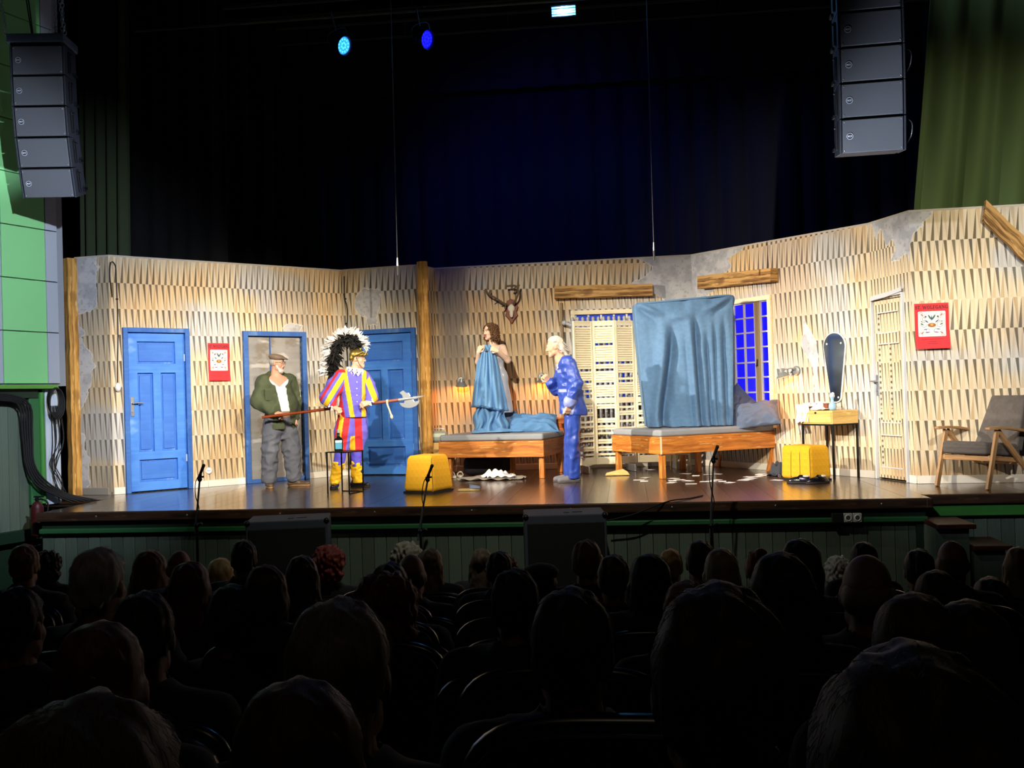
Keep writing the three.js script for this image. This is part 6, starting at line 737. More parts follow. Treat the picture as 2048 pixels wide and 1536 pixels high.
// --- the woman on the bed ---
{
  const skin = lin(0xecc6a8), p = base('person', [-1.765, 0.575, -13.42], 0.131, 'woman with curly brown hair in a silver satin slip standing on the left bed', 'person');
  const neck = [0.02, 1.19, 0.0], sL = [-0.105, 1.14, 0.06], sR = [0.15, 1.145, -0.02], eL = [-0.19, 0.95, 0.13], wL = [-0.185, 1.075, 0.24], eR = [0.21, 0.965, 0.08], wR = [0.075, 1.085, 0.25], hL = [-0.01, 0.74, 0.02], hR = [0.12, 0.74, -0.01], kL = [-0.005, 0.4, 0.03], kR = [0.11, 0.4, 0.0], aL = [0.0, 0.07, 0.0], aR = [0.1, 0.07, -0.03];
  const torso = [cap([-0.03, 1.11, 0.03], [0.09, 1.11, -0.01], 0.068, 0.068), ell([0.035, 1.02, 0.01], [0.125, 0.14, 0.09], [0, -0.35, 0]), ell([0.045, 0.87, 0], [0.105, 0.12, 0.08], [0, -0.35, 0]), ell([0.055, 0.74, 0], [0.145, 0.13, 0.11], [0, -0.35, 0]), ell([-0.03, 1.01, 0.09], [0.05, 0.05, 0.045]), ell([0.06, 1.01, 0.075], [0.05, 0.05, 0.045])];
  const hm = placeM([-0.022, 1.358, 0.04], -0.95, 0.04, 0.03, 0.86);
  const body = flatColor(mesher([...torso, ...limb(hL, kL, aL, 0.078, 0.052, 0.036), ...limb(hR, kR, aR, 0.078, 0.052, 0.036), ...limb(sL, eL, wL, 0.046, 0.036, 0.025), ...limb(sR, eR, wR, 0.046, 0.037, 0.025), cap(neck, [0.0, 1.28, 0.02], 0.046, 0.044), cap(aL, [-0.06, 0.03, 0.13], 0.034, 0.028), cap(aR, [0.05, 0.03, 0.12], 0.034, 0.028)], { cell: 0.012, k: 0.035 }), skin);
  obj('body', merge([body, headMesh(hm, skin, { mouth: 0.016, lip: [0.6, 0.16, 0.14], brow: [0.16, 0.09, 0.05] }), handMesh(wL, [0.35, 0.75, 0.25], [-0.5, 0.1, 0.8], skin, { curl: 1.0, thumb: 0.8, mirror: 1, s: 0.86 }), handMesh(wR, [-0.75, 0.4, 0.2], [0.1, 0.3, 0.9], skin, { curl: 1.0, thumb: 0.8, mirror: -1, s: 0.86 })]), mSkinV, p); eyes(hm, p);
  garment('satin_dress', [...torso.map((t) => ({ ...t })), cap([0.055, 0.74, 0], [0.075, 0.3, 0.0], 0.135, 0.175, [[-0.34, 0, 0.94], 0.8])], MP(0xc4cad6, 0.28, { metalness: 0.25, sheen: 0.5, sheenColor: 0xffffff }), p, { cell: 0.009, grow: 0.007, disp: (x, y, z) => 0.006 * Math.sin(Math.atan2(z, x - 0.06) * 7 + 2 * vn3(x * 5, y * 4, z * 5)) * sst(0.8, 0.4, y) + 0.003 * vn3(x * 20, y * 14, z * 20), cut: (x, y) => Math.max(0.262 - y, y - 1.04 - 0.03 * Math.cos((x - 0.03) * 40)) });
  obj('strap', [tube([[-0.03, 1.05, 0.13], [-0.045, 1.15, 0.09], [-0.03, 1.18, 0.02]], 0.005, 10, 5), tube([[0.09, 1.05, 0.1], [0.1, 1.15, 0.05], [0.1, 1.17, -0.04]], 0.005, 10, 5)], MP(0xc4cad6, 0.3), p);
  // curls: short spiral tubes hung round the head
  const capH = garment('hair', [ell([0, 0.045, -0.025], [0.094, 0.1, 0.108]), ell([-0.07, -0.04, -0.02], [0.05, 0.1, 0.07]), ell([0.075, -0.05, -0.03], [0.055, 0.12, 0.075]), ell([0, -0.06, -0.085], [0.09, 0.12, 0.06])], M(0x5f4126, 0.7), p, { cell: 0.006, k: 0.02, disp: (x, y, z) => 0.011 * Math.sin(x * 90 + 5 * vn3(x * 20, y * 20, z * 20)) * Math.sin(y * 80 + z * 60) + 0.008 * vn3(x * 70, y * 70, z * 70), cut: (x, y, z) => Math.min(z - 0.045 - Math.max(0, y - 0.06) * 0.9, 0.064 - Math.abs(x) ) }); capH.geometry.applyMatrix4(hm);
  const curls = []; for (let i = 0; i < 190; i++) { const a = rr(0.55, 5.73), e = rr(-1.0, 0.85), r0 = 0.112, c = [Math.sin(a) * r0 * (1 - 0.25 * Math.max(0, e)), 0.02 + e * 0.11, Math.cos(a) * 0.105 - 0.025]; if (c[2] > 0.05 && c[1] < 0.07) continue; const l = rr(0.05, 0.1), r = rr(0.008, 0.013), ph = rr(0, 6); const pts = []; for (let k = 0; k < 9; k++) { const t = k / 8; pts.push([c[0] * (1 + 0.35 * t) + Math.cos(ph + t * 11) * r, c[1] - l * t, c[2] * (1 + 0.1 * t) + Math.sin(ph + t * 11) * r]); } curls.push(tube(pts, rr(0.005, 0.008), 16, 5)); }
  const cg = merge(curls); cg.applyMatrix4(hm); obj('curls', cg, M(0x6b4a2c, 0.65), capH).userData.kind = 'stuff';
  const mSheetHeldLit = MP(0x6c9cc8, 0.85, { sheen: 0.25, sheenColor: 0x9cc4e8, sheenRoughness: 0.6 });  // same cloth as the draped sheet, colour lightened to stand in for stronger light
  // the sheet she clutches
  const q = base('held_sheet', [-1.765, 0.575, -13.42], 0.131, 'crumpled blue bedsheet clutched by the curly-haired woman, hanging down to the mattress', 'sheet');
  const fold = (s, t) => 0.03 * Math.sin(s * 19 + 1.2 * Math.sin(t * 4)) * (0.5 + 0.6 * t) + 0.016 * Math.sin(s * 41 + t * 5) + 0.012 * vn3(s * 6, t * 6, 4);
  obj('outer_layer', sheet(60, 46, (s, t) => { const w = mix(0.085, 0.215, Math.pow(t, 0.8)), c = mix(-0.07, -0.075, t); const y = mix(1.14, 0.335 + 0.03 * Math.sin(s * 4 + 1), t) - 0.07 * Math.sin(Math.PI * s) * (1 - t) * (1 - t); return V(c + (s - 0.5) * 2 * w + 0.05 * t * s, y, 0.235 + fold(s, t) + 0.03 * Math.sin(Math.PI * s) - 0.08 * Math.pow(Math.abs(s - 0.5) * 2, 3)); }, 0.012), mSheetHeldLit, q);
  obj('turned_hem', tube([0, 0.15, 0.3, 0.45, 0.6, 0.75, 0.9, 1].map((s) => [-0.075 + (s - 0.5) * 0.43 + 0.05 * s, 0.335 + 0.03 * Math.sin(s * 4 + 1), 0.22 + fold(s, 1) + 0.03 * Math.sin(Math.PI * s) - 0.08 * Math.pow(Math.abs(s - 0.5) * 2, 3)]), 0.02, 40, 7), mSheetHeldLit, q);
  obj('inner_layer', sheet(60, 30, (s, t) => { const w = mix(0.18, 0.24, t); return V(-0.05 + (s - 0.5) * 2 * w + 0.02 * Math.sin(t * 9 + s * 7), mix(0.42, 0.012, t) + 0.0, 0.17 + 1.3 * fold(s, t + 0.4) + 0.05 * t * t - 0.05 * Math.pow(Math.abs(s - 0.5) * 2, 3)); }, 0.012), mSheetHeldLit, q);
  obj('pooled_edge', sheet(60, 12, (s, t) => { const x = -0.3 + s * 0.68; return V(x, 0.012 + 0.028 * (1 + vn3(x * 12, t * 4, 2)) * Math.sin(Math.PI * t) * (1 - 0.6 * sst(0.15, 0.35, x)), 0.12 + t * 0.2 * (1 - 0.4 * sst(0.1, 0.35, x)) + 0.02 * Math.sin(x * 22)); }, 0.01), mSheetHeldLit, q);
  obj('gathered_top', garmentGeo([cap([-0.12, 1.08, 0.19], [-0.06, 1.14, 0.19], 0.026, 0.036), cap([-0.06, 1.14, 0.19], [0.01, 1.08, 0.19], 0.036, 0.026)]), mSheetHeldLit, q);
}
function garmentGeo(pr) { return mesher(pr, { cell: 0.008, k: 0.02, disp: (x, y, z) => 0.012 * Math.sin(x * 90 + y * 40) + 0.008 * vn3(x * 30, y * 30, z * 30) }); }
// --- the old man in pyjamas ---
{
  const skin = lin(0xcf9f80), p = base('person', [-0.676, 0, -12.113], 0.053, 'white-haired old man in shiny blue pyjamas leaning forward between the beds', 'person');
  const neck = [-0.06, 1.5, 0.0], sN = [0.0, 1.435, 0.17], sF = [-0.03, 1.435, -0.16], eN = [0.095, 1.17, 0.22], wN = [0.0, 0.945, 0.21], eF = [-0.14, 1.12, -0.16], wF = [-0.225, 1.215, -0.03], hN = [0.06, 0.93, 0.085], hF = [0.045, 0.93, -0.085], kN = [0.03, 0.5, 0.085], kF = [0.02, 0.5, -0.07], aN = [0.035, 0.085, 0.08], aF = [-0.01, 0.085, -0.07], tN = [-0.12, 0.03, 0.1], tF = [-0.175, 0.03, -0.07];
  const torso = [cap([-0.0, 1.4, 0.1], [-0.02, 1.4, -0.1], 0.095, 0.095), ell([0.0, 1.28, 0], [0.125, 0.2, 0.18], [0, 0, -0.12]), ell([0.02, 1.1, 0], [0.135, 0.17, 0.165], [0, 0, -0.1]), ell([0.05, 0.96, 0], [0.125, 0.13, 0.165])];
  const hm = placeM([-0.155, 1.635, 0.02], -1.4, 0.14, 0, 0.92);
  const body = flatColor(mesher([...torso, ...limb(hN, kN, aN, 0.082, 0.056, 0.042), ...limb(hF, kF, aF, 0.082, 0.056, 0.042), ...limb(sN, eN, wN, 0.054, 0.042, 0.029), ...limb(sF, eF, wF, 0.054, 0.042, 0.029), cap([-0.05, 1.46, 0], [-0.12, 1.56, 0.01], 0.058, 0.052)], { cell: 0.014, k: 0.04 }), skin);
  obj('body', merge([body, headMesh(hm, skin, { brow: [0.6, 0.56, 0.5] }), handMesh(wN, [-0.12, -1, 0.05], [0.55, 0.1, 0.75], skin, { curl: 0.55, thumb: 0.4, mirror: -1 }), handMesh(wF, [-0.5, 0.75, 0.25], [0.5, 0.2, 0.8], skin, { curl: 1.1, thumb: 0.7, mirror: -1 })]), mSkinV, p); eyes(hm, p);
  const hair = garment('hair', [ell([0, 0.05, -0.022], [0.086, 0.094, 0.104]), ell([0, -0.02, -0.085], [0.08, 0.09, 0.055]), cap([-0.03, -0.06, -0.11], [-0.02, -0.12, -0.135], 0.04, 0.022), cap([0.03, -0.06, -0.11], [0.03, -0.13, -0.14], 0.04, 0.022)], M(0xb4ada2, 0.85), p, { cell: 0.0055, k: 0.02, disp: (x, y, z) => 0.006 * Math.sin(x * 130 + 4 * vn3(x * 15, y * 15, z * 15)) + 0.006 * vn3(x * 60, y * 40, z * 40), cut: (x, y, z) => Math.min(z - 0.03 - Math.max(0, y - 0.07) * 0.8, 0.09 - y + 0.04 * 0) }); hair.geometry.applyMatrix4(hm);
  const st = []; for (let i = 0; i < 60; i++) { const x = rr(-0.07, 0.07), y = rr(-0.04, 0.06); st.push(tube([[x, y, -0.1 - 0.02 * rnd()], [x * 1.1, y - 0.03, -0.14], [x * 1.2 + rr(-0.02, 0.02), y - rr(0.05, 0.1), -0.165 - rr(0, 0.03)]], rr(0.003, 0.005), 8, 4)); } const sg = merge(st); sg.applyMatrix4(hm); obj('hair_strands', sg, M(0x98928a, 0.85), hair).userData.kind = 'stuff';
  const blue = MP(0xffffff, 0.42, { vertexColors: true, sheen: 0.6, sheenColor: 0x8090ff, sheenRoughness: 0.4 }), Bl = lin(0x2c48a2), Li = lin(0x8d9ad8); const dist = (a, b, x, y, z) => { const d = [b[0] - a[0], b[1] - a[1], b[2] - a[2]]; return ((x - a[0]) * d[0] + (y - a[1]) * d[1] + (z - a[2]) * d[2]) / (d[0] ** 2 + d[1] ** 2 + d[2] ** 2); };
  garment('pyjama_jacket', [...torso.map((t) => ({ ...t })), cap([0.04, 1.0, 0], [0.055, 0.85, 0], 0.15, 0.175, [[1, 0, 0], 0.9]), ...limb(sN, eN, lerp(eN, wN, 0.93), 0.08, 0.066, 0.056), ...limb(sF, eF, lerp(eF, wF, 0.85), 0.08, 0.064, 0.056)], blue, p, { cell: 0.009, grow: 0.012, disp: wrk(0.007), cut: (x, y, z) => Math.max(0.815 + x * -0.1 - y, 0.085 - Math.hypot(x + 0.1, y - 1.54, z)), color: (x, y, z) => { const q = dist(eN, wN, x, y, z); if (z > 0.12 && q > 0.7 && y < 1.05 && Math.hypot(x - mix(eN[0], wN[0], q), z - mix(eN[2], wN[2], q)) < 0.085) return Li; if (x < -0.04 && z > 0.06 && z < 0.17 && y > 1.325 && y < 1.36) return Li; if (x < -0.02 && z > 0.06 && y > 1.085 && y < 1.12 && z < 0.2) return Li; return Bl; } });
  obj('collar', [sheet(16, 4, (s, t) => V(mix(0.02, -0.125, s) - t * 0.012, mix(1.52, 1.4, s) - t * 0.045, mix(0.03, 0.075, Math.sin(s * 2.2)) + t * 0.035), 0.007), sheet(16, 4, (s, t) => V(mix(0.02, -0.125, s) - t * 0.012, mix(1.52, 1.4, s) - t * 0.045, -mix(0.03, 0.075, Math.sin(s * 2.2)) - t * 0.035), 0.007)], MP(0x8d9ad8, 0.5), p); obj('undershirt', ell2([-0.095, 1.4, 0], [0.04, 0.11, 0.05]), M(0xdfe2ea, 0.8), p);
  garment('pyjama_trousers', [...limb(hN, kN, [aN[0], 0.06, aN[2]], 0.1, 0.08, 0.07), ...limb(hF, kF, [aF[0], 0.06, aF[2]], 0.1, 0.078, 0.068), ell([0.055, 0.93, 0], [0.125, 0.11, 0.155])], MP(0x2a459c, 0.36, { sheen: 0.6, sheenColor: 0x8090ff, sheenRoughness: 0.4 }), p, { cell: 0.01, grow: 0.004, disp: (x, y, z) => 0.008 * Math.sin(Math.atan2(z - (z > 0 ? 0.085 : -0.075), x - 0.03) * 4 + y * 6 + 2 * vn3(x * 6, y * 5, z * 6)) * sst(0.95, 0.6, y) + wrk(0.004)(x, y, z), cut: (x, y) => Math.max(y - 1.0, 0.045 - y) });
  for (const [a, t] of [[aN, tN], [aF, tF]]) { const s = garment('slipper', [shoePrims(a, t, 0.042)[0], cap([a[0] * 0.5 + t[0] * 0.5, 0.045, a[2] * 0.5 + t[2] * 0.5], t, 0.04, 0.034)], M(0x6c6a70, 0.9), p, { cell: 0.008, k: 0.02, cut: (x, y) => 0.014 - y }); obj('sole', sole(a, t, 0.092), M(0x4a4648, 0.8), s); }
}
function ell2(c, r) { return sph(1, 0, 0, 0, r[0], r[1], r[2]).translate(...c); }

// ---------- the audience, seen from behind ----------
// x, height of the crown, z, size, hair, hair colour, clothing colour, turn of the head, row, who
const crowd = [
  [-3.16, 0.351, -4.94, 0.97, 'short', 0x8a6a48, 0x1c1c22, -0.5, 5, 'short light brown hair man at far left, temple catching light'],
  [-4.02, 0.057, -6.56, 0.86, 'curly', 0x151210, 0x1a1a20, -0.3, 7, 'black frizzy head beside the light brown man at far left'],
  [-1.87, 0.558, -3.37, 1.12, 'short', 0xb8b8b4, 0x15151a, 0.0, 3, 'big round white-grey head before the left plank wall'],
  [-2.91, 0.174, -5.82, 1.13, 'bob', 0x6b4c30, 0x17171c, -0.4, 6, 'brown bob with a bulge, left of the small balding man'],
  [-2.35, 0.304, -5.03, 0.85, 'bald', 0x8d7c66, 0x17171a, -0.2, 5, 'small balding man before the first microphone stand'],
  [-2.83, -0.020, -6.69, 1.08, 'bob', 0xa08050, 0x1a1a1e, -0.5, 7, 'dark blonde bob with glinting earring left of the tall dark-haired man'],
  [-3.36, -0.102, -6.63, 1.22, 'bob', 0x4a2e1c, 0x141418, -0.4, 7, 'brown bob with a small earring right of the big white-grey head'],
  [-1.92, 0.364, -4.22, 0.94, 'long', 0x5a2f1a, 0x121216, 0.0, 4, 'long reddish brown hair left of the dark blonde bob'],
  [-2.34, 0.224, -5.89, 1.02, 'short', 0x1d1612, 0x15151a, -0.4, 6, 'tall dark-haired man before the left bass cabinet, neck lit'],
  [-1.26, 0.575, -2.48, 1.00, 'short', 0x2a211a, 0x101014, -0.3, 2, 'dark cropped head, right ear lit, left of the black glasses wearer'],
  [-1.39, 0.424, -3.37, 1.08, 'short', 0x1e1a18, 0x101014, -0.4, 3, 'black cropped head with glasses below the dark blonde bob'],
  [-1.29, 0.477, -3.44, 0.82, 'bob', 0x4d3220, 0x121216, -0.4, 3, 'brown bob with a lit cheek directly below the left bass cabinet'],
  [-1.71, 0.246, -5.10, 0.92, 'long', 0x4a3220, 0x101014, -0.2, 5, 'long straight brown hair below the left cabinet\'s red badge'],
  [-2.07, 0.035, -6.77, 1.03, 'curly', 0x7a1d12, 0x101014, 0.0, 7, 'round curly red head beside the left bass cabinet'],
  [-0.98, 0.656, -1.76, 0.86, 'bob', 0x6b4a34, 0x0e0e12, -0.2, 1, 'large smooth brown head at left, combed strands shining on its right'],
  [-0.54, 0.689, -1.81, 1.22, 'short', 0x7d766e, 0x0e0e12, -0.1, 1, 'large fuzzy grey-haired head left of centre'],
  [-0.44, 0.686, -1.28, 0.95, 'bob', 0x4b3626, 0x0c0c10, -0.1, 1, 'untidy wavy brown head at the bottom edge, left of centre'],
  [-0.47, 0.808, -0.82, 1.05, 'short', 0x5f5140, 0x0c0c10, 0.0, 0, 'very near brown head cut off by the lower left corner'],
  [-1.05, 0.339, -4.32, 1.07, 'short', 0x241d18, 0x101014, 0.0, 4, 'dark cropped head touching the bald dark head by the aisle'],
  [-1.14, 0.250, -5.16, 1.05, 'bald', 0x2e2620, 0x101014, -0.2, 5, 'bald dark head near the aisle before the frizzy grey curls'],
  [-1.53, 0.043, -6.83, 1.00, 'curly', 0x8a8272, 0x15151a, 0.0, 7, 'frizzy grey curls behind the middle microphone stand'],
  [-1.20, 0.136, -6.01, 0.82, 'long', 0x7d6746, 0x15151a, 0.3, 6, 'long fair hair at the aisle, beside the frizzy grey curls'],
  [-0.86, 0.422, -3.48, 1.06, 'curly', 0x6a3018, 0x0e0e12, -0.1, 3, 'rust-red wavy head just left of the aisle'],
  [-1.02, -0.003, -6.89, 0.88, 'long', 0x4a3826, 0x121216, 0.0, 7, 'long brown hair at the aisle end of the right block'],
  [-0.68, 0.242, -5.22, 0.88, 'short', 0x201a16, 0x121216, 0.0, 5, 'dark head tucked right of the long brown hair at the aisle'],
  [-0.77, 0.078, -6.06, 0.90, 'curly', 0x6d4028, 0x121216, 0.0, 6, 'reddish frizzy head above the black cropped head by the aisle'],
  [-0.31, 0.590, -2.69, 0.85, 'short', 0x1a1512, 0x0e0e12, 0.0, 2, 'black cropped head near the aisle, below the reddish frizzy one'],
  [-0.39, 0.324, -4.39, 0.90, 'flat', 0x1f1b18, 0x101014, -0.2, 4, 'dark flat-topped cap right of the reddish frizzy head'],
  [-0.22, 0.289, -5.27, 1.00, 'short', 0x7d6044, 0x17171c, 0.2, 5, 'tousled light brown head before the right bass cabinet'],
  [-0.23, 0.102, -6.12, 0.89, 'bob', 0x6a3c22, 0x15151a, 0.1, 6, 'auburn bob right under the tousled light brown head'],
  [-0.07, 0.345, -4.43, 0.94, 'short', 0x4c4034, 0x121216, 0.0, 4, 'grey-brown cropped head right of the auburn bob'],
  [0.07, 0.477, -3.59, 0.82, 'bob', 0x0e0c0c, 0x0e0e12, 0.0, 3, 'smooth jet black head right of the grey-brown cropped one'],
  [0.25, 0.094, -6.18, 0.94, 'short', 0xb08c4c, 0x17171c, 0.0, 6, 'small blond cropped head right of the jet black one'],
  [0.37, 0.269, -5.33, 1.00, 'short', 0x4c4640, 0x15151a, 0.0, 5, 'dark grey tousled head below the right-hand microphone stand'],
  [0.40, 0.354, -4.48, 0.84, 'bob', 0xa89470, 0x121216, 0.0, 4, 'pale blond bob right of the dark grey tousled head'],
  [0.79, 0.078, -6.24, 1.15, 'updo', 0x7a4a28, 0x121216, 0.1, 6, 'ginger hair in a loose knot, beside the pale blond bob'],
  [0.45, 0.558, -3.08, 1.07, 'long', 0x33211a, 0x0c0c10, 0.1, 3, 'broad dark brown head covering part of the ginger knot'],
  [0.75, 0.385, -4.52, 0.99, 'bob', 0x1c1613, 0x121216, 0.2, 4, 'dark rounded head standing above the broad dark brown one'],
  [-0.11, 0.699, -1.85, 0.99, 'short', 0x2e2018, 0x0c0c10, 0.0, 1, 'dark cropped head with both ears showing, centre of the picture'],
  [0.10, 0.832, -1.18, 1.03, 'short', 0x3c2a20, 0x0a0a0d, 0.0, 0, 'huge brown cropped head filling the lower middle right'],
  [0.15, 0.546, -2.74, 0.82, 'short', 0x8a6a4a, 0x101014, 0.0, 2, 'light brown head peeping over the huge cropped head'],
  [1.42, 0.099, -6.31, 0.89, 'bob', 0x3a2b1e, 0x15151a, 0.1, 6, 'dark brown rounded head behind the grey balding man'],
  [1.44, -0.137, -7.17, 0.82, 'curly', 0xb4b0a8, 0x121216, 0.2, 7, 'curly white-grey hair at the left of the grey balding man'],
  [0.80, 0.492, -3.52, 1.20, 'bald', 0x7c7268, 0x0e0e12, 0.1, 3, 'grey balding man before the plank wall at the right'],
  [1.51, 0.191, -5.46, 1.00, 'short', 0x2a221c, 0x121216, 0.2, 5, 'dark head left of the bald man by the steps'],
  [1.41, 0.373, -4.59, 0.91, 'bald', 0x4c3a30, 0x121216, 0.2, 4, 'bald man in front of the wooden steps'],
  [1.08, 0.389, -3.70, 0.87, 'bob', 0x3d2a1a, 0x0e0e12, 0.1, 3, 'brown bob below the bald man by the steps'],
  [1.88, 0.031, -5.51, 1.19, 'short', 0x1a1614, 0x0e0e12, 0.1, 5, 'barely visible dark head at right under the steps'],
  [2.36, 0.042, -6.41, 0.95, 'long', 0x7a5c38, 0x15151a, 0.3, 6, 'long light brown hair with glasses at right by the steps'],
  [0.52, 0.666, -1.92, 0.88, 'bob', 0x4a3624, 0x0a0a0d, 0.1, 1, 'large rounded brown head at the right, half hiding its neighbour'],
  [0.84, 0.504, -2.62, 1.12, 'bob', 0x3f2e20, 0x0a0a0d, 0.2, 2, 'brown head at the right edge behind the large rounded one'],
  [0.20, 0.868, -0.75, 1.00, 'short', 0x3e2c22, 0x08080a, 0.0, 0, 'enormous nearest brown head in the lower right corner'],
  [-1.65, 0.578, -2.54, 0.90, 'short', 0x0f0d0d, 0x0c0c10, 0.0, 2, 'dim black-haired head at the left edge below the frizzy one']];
{
  const rowZ = [-1.0, -1.83, -2.67, -3.5, -4.35, -5.19, -6.03], rowY = [-0.27, -0.4, -0.55, -0.68, -0.8, -0.9, -1.0];
  const H0 = 1.2, skinG = () => M(0xa8785c, 0.6);
  const torso = [cap([-0.1, 0.86, 0.0], [0.1, 0.86, 0.0], 0.085, 0.085), ell([0, 0.74, 0.0], [0.165, 0.2, 0.12]), ell([0, 0.55, 0.03], [0.16, 0.16, 0.13])];
  const arms = [-1, 1].flatMap((s) => limb([s * 0.18, 0.87, 0], [s * 0.235, 0.62, -0.06], [s * 0.11, 0.53, -0.3], 0.062, 0.046, 0.03));
  const legs = [-1, 1].flatMap((s) => [...limb([s * 0.09, 0.47, 0.04], [s * 0.11, 0.47, -0.4], [s * 0.11, 0.09, -0.4], 0.085, 0.062, 0.045), cap([s * 0.11, 0.045, -0.38], [s * 0.12, 0.035, -0.55], 0.042, 0.036)]);
  const bodyG = mesher([...torso, ...arms, ...legs, cap([0, 0.9, 0.01], [0, 1.02, 0.0], 0.056, 0.052)], { cell: 0.02, k: 0.04 });
  const hands = [-1, 1].map((s) => { const g = handMesh([s * 0.11, 0.53, -0.3], [s * -0.5, -0.1, -0.85], [0, 1, 0], [1, 1, 1], { curl: 0.5, thumb: 0.3, mirror: s }); g.deleteAttribute('color'); return g; });
  const wholeBody = merge([bodyG, ...hands]);
  const headG = mesher(headPrims(), { cell: 0.009, k: 0.02 });
  const jacketG = mesher([...torso.map((t) => ({ ...t })), ...arms.map((a, i) => (i % 2 ? cap(a.a, lerp(a.a, a.b, 0.88), a.ra, a.rb) : a)), cap([0, 0.9, 0.02], [0, 0.93, 0.015], 0.075, 0.066)], { cell: 0.016, grow: 0.018, disp: wrk(0.006), cut: (x, y, z) => Math.max(0.44 - y, 0.058 - Math.hypot(x, (y - 0.99) * 0.8, z)) });
  const trouG = mesher(legs.filter((l, i) => i % 3 !== 2).concat([ell([0, 0.47, 0.04], [0.165, 0.1, 0.13])]), { cell: 0.018, grow: 0.012, cut: (x, y) => 0.1 - y });
  const shoeG = mesher(legs.filter((l, i) => i % 3 === 2), { cell: 0.012, grow: 0.008, cut: (x, y) => 0.006 - y });
  const face = (x, y, z, f, top) => Math.min(z - f - Math.max(0, y - top) * 1.2, 0.2);
  const hairs = {
    short: [[ell([0, 0.045, -0.018], [0.084, 0.098, 0.106]), ell([0, -0.02, -0.06], [0.07, 0.06, 0.05])], (x, y, z) => Math.max(Math.min(z - 0.03 - Math.max(0, y - 0.06) * 1.2, 0.3), -0.06 - y, Math.min(0.03 - y + Math.abs(z + 0.01) * -1.2 + 0.0, 0.02)), 0.006, 0.006],
    bald: [[ell([0, -0.0, -0.028], [0.083, 0.07, 0.095])], (x, y, z) => Math.max(z - 0.02, -0.065 - y, y - 0.05), 0.003, 0.003],
    bob: [[ell([0, 0.045, -0.018], [0.098, 0.105, 0.114]), ell([0, -0.04, -0.045], [0.1, 0.11, 0.085]), cap([-0.075, -0.02, -0.01], [-0.08, -0.11, -0.005], 0.034, 0.026), cap([0.075, -0.02, -0.01], [0.08, -0.11, -0.005], 0.034, 0.026)], (x, y, z) => Math.max(Math.min(z - 0.04 - Math.max(0, y - 0.06) * 1.2, 0.062 - Math.abs(x)), -0.14 - y), 0.004, 0.005],
    long: [[ell([0, 0.045, -0.018], [0.095, 0.104, 0.112]), cap([0, 0.0, -0.05], [0, -0.2, -0.085], 0.1, 0.095, [[0, 0, 1], 0.6]), cap([-0.07, 0, -0.01], [-0.095, -0.2, -0.02], 0.036, 0.034), cap([0.07, 0, -0.01], [0.095, -0.2, -0.02], 0.036, 0.034)], (x, y, z) => Math.max(Math.min(z - 0.04 - Math.max(0, y - 0.06) * 1.2, 0.06 - Math.abs(x)), -0.25 - y), 0.005, 0.005],
    curly: [[ell([0, 0.05, -0.025], [0.118, 0.118, 0.125]), ell([0, -0.03, -0.06], [0.12, 0.1, 0.09])], (x, y, z) => Math.min(z - 0.04 - Math.max(0, y - 0.07) * 1.2, 0.065 - Math.abs(x)), 0.012, 0.014],
    updo: [[ell([0, 0.04, -0.018], [0.085, 0.097, 0.106]), ell([0.012, 0.1, -0.075], [0.05, 0.045, 0.05]), ell([-0.02, 0.115, -0.05], [0.03, 0.03, 0.03])], (x, y, z) => Math.max(z - 0.03 - Math.max(0, y - 0.06) * 1.2, -0.05 - y), 0.009, 0.008],
    flat: [[ell([0, 0.03, -0.02], [0.083, 0.08, 0.1])], (x, y, z) => Math.max(z - 0.02, -0.06 - y, y - 0.07), 0.004, 0.004],
  };
  const HG = {}, WG = {};
  for (const t in hairs) {
    const [pr, cut, a, b] = hairs[t]; HG[t] = mesher(pr, { cell: 0.0075, k: 0.025, cut, disp: (x, y, z) => a * 0.7 * Math.sin(x * 100 + 5 * vn3(x * 14, y * 10, z * 14)) * (t === 'curly' ? Math.sin(y * 90) : 0.6) + b * vn3(x * 55, y * 22, z * 55) });
    // fine loose strands lying on and standing off the surface
    const p = HG[t].attributes.position, n = HG[t].attributes.normal, out = [], idx = []; const N = t === 'bald' ? 500 : 2200, lo = 0.012, hi = t === 'curly' ? 0.034 : 0.026, lift = t === 'curly' ? 0.8 : 0.22;
    for (let i = 0; i < N; i++) { const k = Math.floor(rnd() * p.count), o = V().fromBufferAttribute(p, k), nn = V().fromBufferAttribute(n, k); if (o.y < -0.12) continue; const d = V(rr(-0.5, 0.5), -0.8 + rr(-0.4, 0.4), -0.5 + rr(-0.5, 0.5)); d.addScaledVector(nn, -d.dot(nn)).normalize().addScaledVector(nn, lift * rr(0.3, 1.6)).normalize(); const s = d.clone().cross(nn).normalize().multiplyScalar(0.0003), l = rr(lo, hi), q = s.clone().cross(d); const b0 = out.length / 3; const a0 = o.clone().addScaledVector(nn, -0.002), m = o.clone().addScaledVector(d, l * 0.55), e = o.clone().addScaledVector(d, l).add(V(0, -l * 0.2, 0));
      for (const [c, w] of [[a0, 1], [m, 0.8], [e, 0.3]]) for (const v of [s, s.clone().multiplyScalar(-0.5).addScaledVector(q, 0.87), s.clone().multiplyScalar(-0.5).addScaledVector(q, -0.87)]) { const u = c.clone().addScaledVector(v, w); out.push(u.x, u.y, u.z); } for (let j = 0; j < 2; j++) for (let f = 0; f < 3; f++) { const A = b0 + j * 3 + f, B = b0 + j * 3 + (f + 1) % 3; idx.push(A, B, B + 3, A, B + 3, A + 3); } }
    const g = new THREE.BufferGeometry(); g.setAttribute('position', new THREE.Float32BufferAttribute(out, 3)); g.setIndex(idx); g.computeVertexNormals(); WG[t] = g;
  }
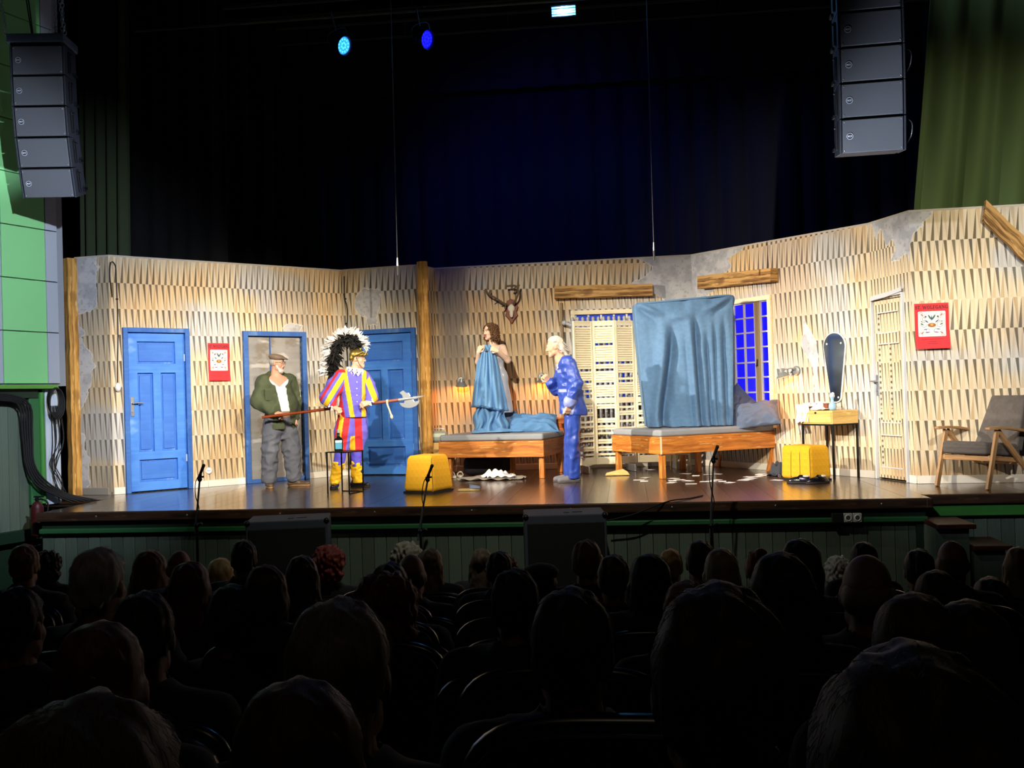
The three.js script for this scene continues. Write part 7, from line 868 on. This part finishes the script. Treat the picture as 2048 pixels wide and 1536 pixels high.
  const capG = mesher([ell([0, 0.085, -0.01], [0.098, 0.05, 0.118]), ell([0, 0.062, 0.1], [0.07, 0.014, 0.05], [0.2, 0, 0])], { cell: 0.008, k: 0.02, cut: (x, y) => 0.045 - y });
  // theatre seat: padded back with a glossy curved rim, seat pad, armrests, pedestal
  const seat = new THREE.Group(); { const mFab = M(0x14161f, 0.9), mGloss = MP(0x1c1410, 0.3, { clearcoat: 0.5, clearcoatRoughness: 0.22 }); const prof = []; for (let i = 0; i <= 20; i++) { const a = Math.PI * i / 20; const c = Math.cos(a), s = Math.sin(a); prof.push([Math.sign(c) * Math.pow(Math.abs(c), 0.55) * 0.25, 0.78 + Math.pow(s, 0.7) * 0.12]); }
    const poly = [[0.25, 0.36], ...prof, [-0.25, 0.36]]; obj('back_pad', mv(extr(poly, 0.05, [], 0.012), 0, 0, 0.16, -0.12), mFab, seat); obj('back_shell', mv(extr(poly, 0.014, [], 0.004), 0, 0, 0.236, -0.12), mGloss, seat); obj('rim', mv(tube([[0.25, 0.5, 0], ...prof.map((q) => [q[0], q[1], 0]), [-0.25, 0.5, 0]], 0.02, 60, 8), 0, 0, 0.2, -0.12), mGloss, seat);
    obj('seat_pad', bx(0.47, 0.1, 0.44, 0, 0.36, -0.06, 0.03), mFab, seat); for (const s of [-1, 1]) { obj('armrest', bx(0.05, 0.04, 0.36, s * 0.265, 0.58, 0.0, 0.012), mGloss, seat); obj('side_frame', bx(0.03, 0.56, 0.1, s * 0.265, 0.28, 0.1, 0.008), mBlack, seat); } obj('foot_plate', bx(0.5, 0.02, 0.2, 0, 0.01, 0.1), mBlack, seat); }
  const mats = {}; const mat = (hex, r) => mats[hex + '_' + r] || (mats[hex + '_' + r] = MP(hex, r, r < 0.8 ? { sheen: 0.4, sheenColor: hex, sheenRoughness: 0.4 } : {}));
  const seatLabel = [];
  for (const [x, y, z, s, type, hc, tc, yaw, row, who] of crowd) {
    const p = base('person', [x, y - H0 * s, z], 0, who, 'person'); p.scale.setScalar(s);
    const head = new THREE.Group(); const hm = placeM([0, H0 - 0.135 * 0.9, -0.005], Math.PI - yaw, 0.03, 0, 0.9);
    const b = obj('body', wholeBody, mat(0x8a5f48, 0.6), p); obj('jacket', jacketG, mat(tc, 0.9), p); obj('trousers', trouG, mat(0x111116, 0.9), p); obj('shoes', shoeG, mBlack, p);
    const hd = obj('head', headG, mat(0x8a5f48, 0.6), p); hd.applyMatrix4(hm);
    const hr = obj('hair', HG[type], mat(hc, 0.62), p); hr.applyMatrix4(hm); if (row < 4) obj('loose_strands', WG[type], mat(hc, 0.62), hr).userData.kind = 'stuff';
    if (type === 'flat') obj('flat_cap', capG, mat(0x1c1a18, 0.9), p).applyMatrix4(hm);
    if (/glasses/.test(who)) { const g = glasses(new THREE.Matrix4(), p); g.applyMatrix4(hm); } if (/earring/.test(who)) { const e = obj('earring', sph(0.007, -0.08, -0.04, -0.008), mMetal, p); e.applyMatrix4(hm); const e2 = obj('earring', sph(0.007, 0.08, -0.04, -0.008), mMetal, p); e2.applyMatrix4(hm); }
    const c = seat.clone(); c.name = numbered('theatre_seat'); scene.add(c); c.position.set(x + 0.02, y - H0 * s - 0.0, z + 0.02); c.scale.setScalar(s); tag(c, 'dark seat of the ' + who, 'seat', 'occupied theatre seats');
  }
  const nth = ['nearest', 'second', 'third', 'fourth', 'fifth', 'farthest'];
  [[1, -0.02], [2, -0.17], [3, -0.32], [4, -0.47], [5, -0.62], [6, -0.77]].forEach(([r, x], i) => { const c = seat.clone(); c.name = numbered('theatre_seat'); scene.add(c); c.position.set(x, rowY[r] + 0.03, rowZ[r] + 0.1); tag(c, nth[i] + ' empty dark seat along the right side of the aisle, rim catching stage light', 'seat', 'empty aisle seats'); });
  [[3, -0.88], [4, -1.07], [5, -1.26], [6, -1.48]].forEach(([r, x], i) => { const c = seat.clone(); c.name = numbered('theatre_seat'); scene.add(c); c.position.set(x, rowY[r] + 0.02, rowZ[r] + 0.1); tag(c, ['nearest', 'second', 'third', 'farthest'][i] + ' empty dark seat along the left side of the aisle, rim catching stage light', 'seat', 'empty aisle seats'); });
}

renderer.render(scene, camera);
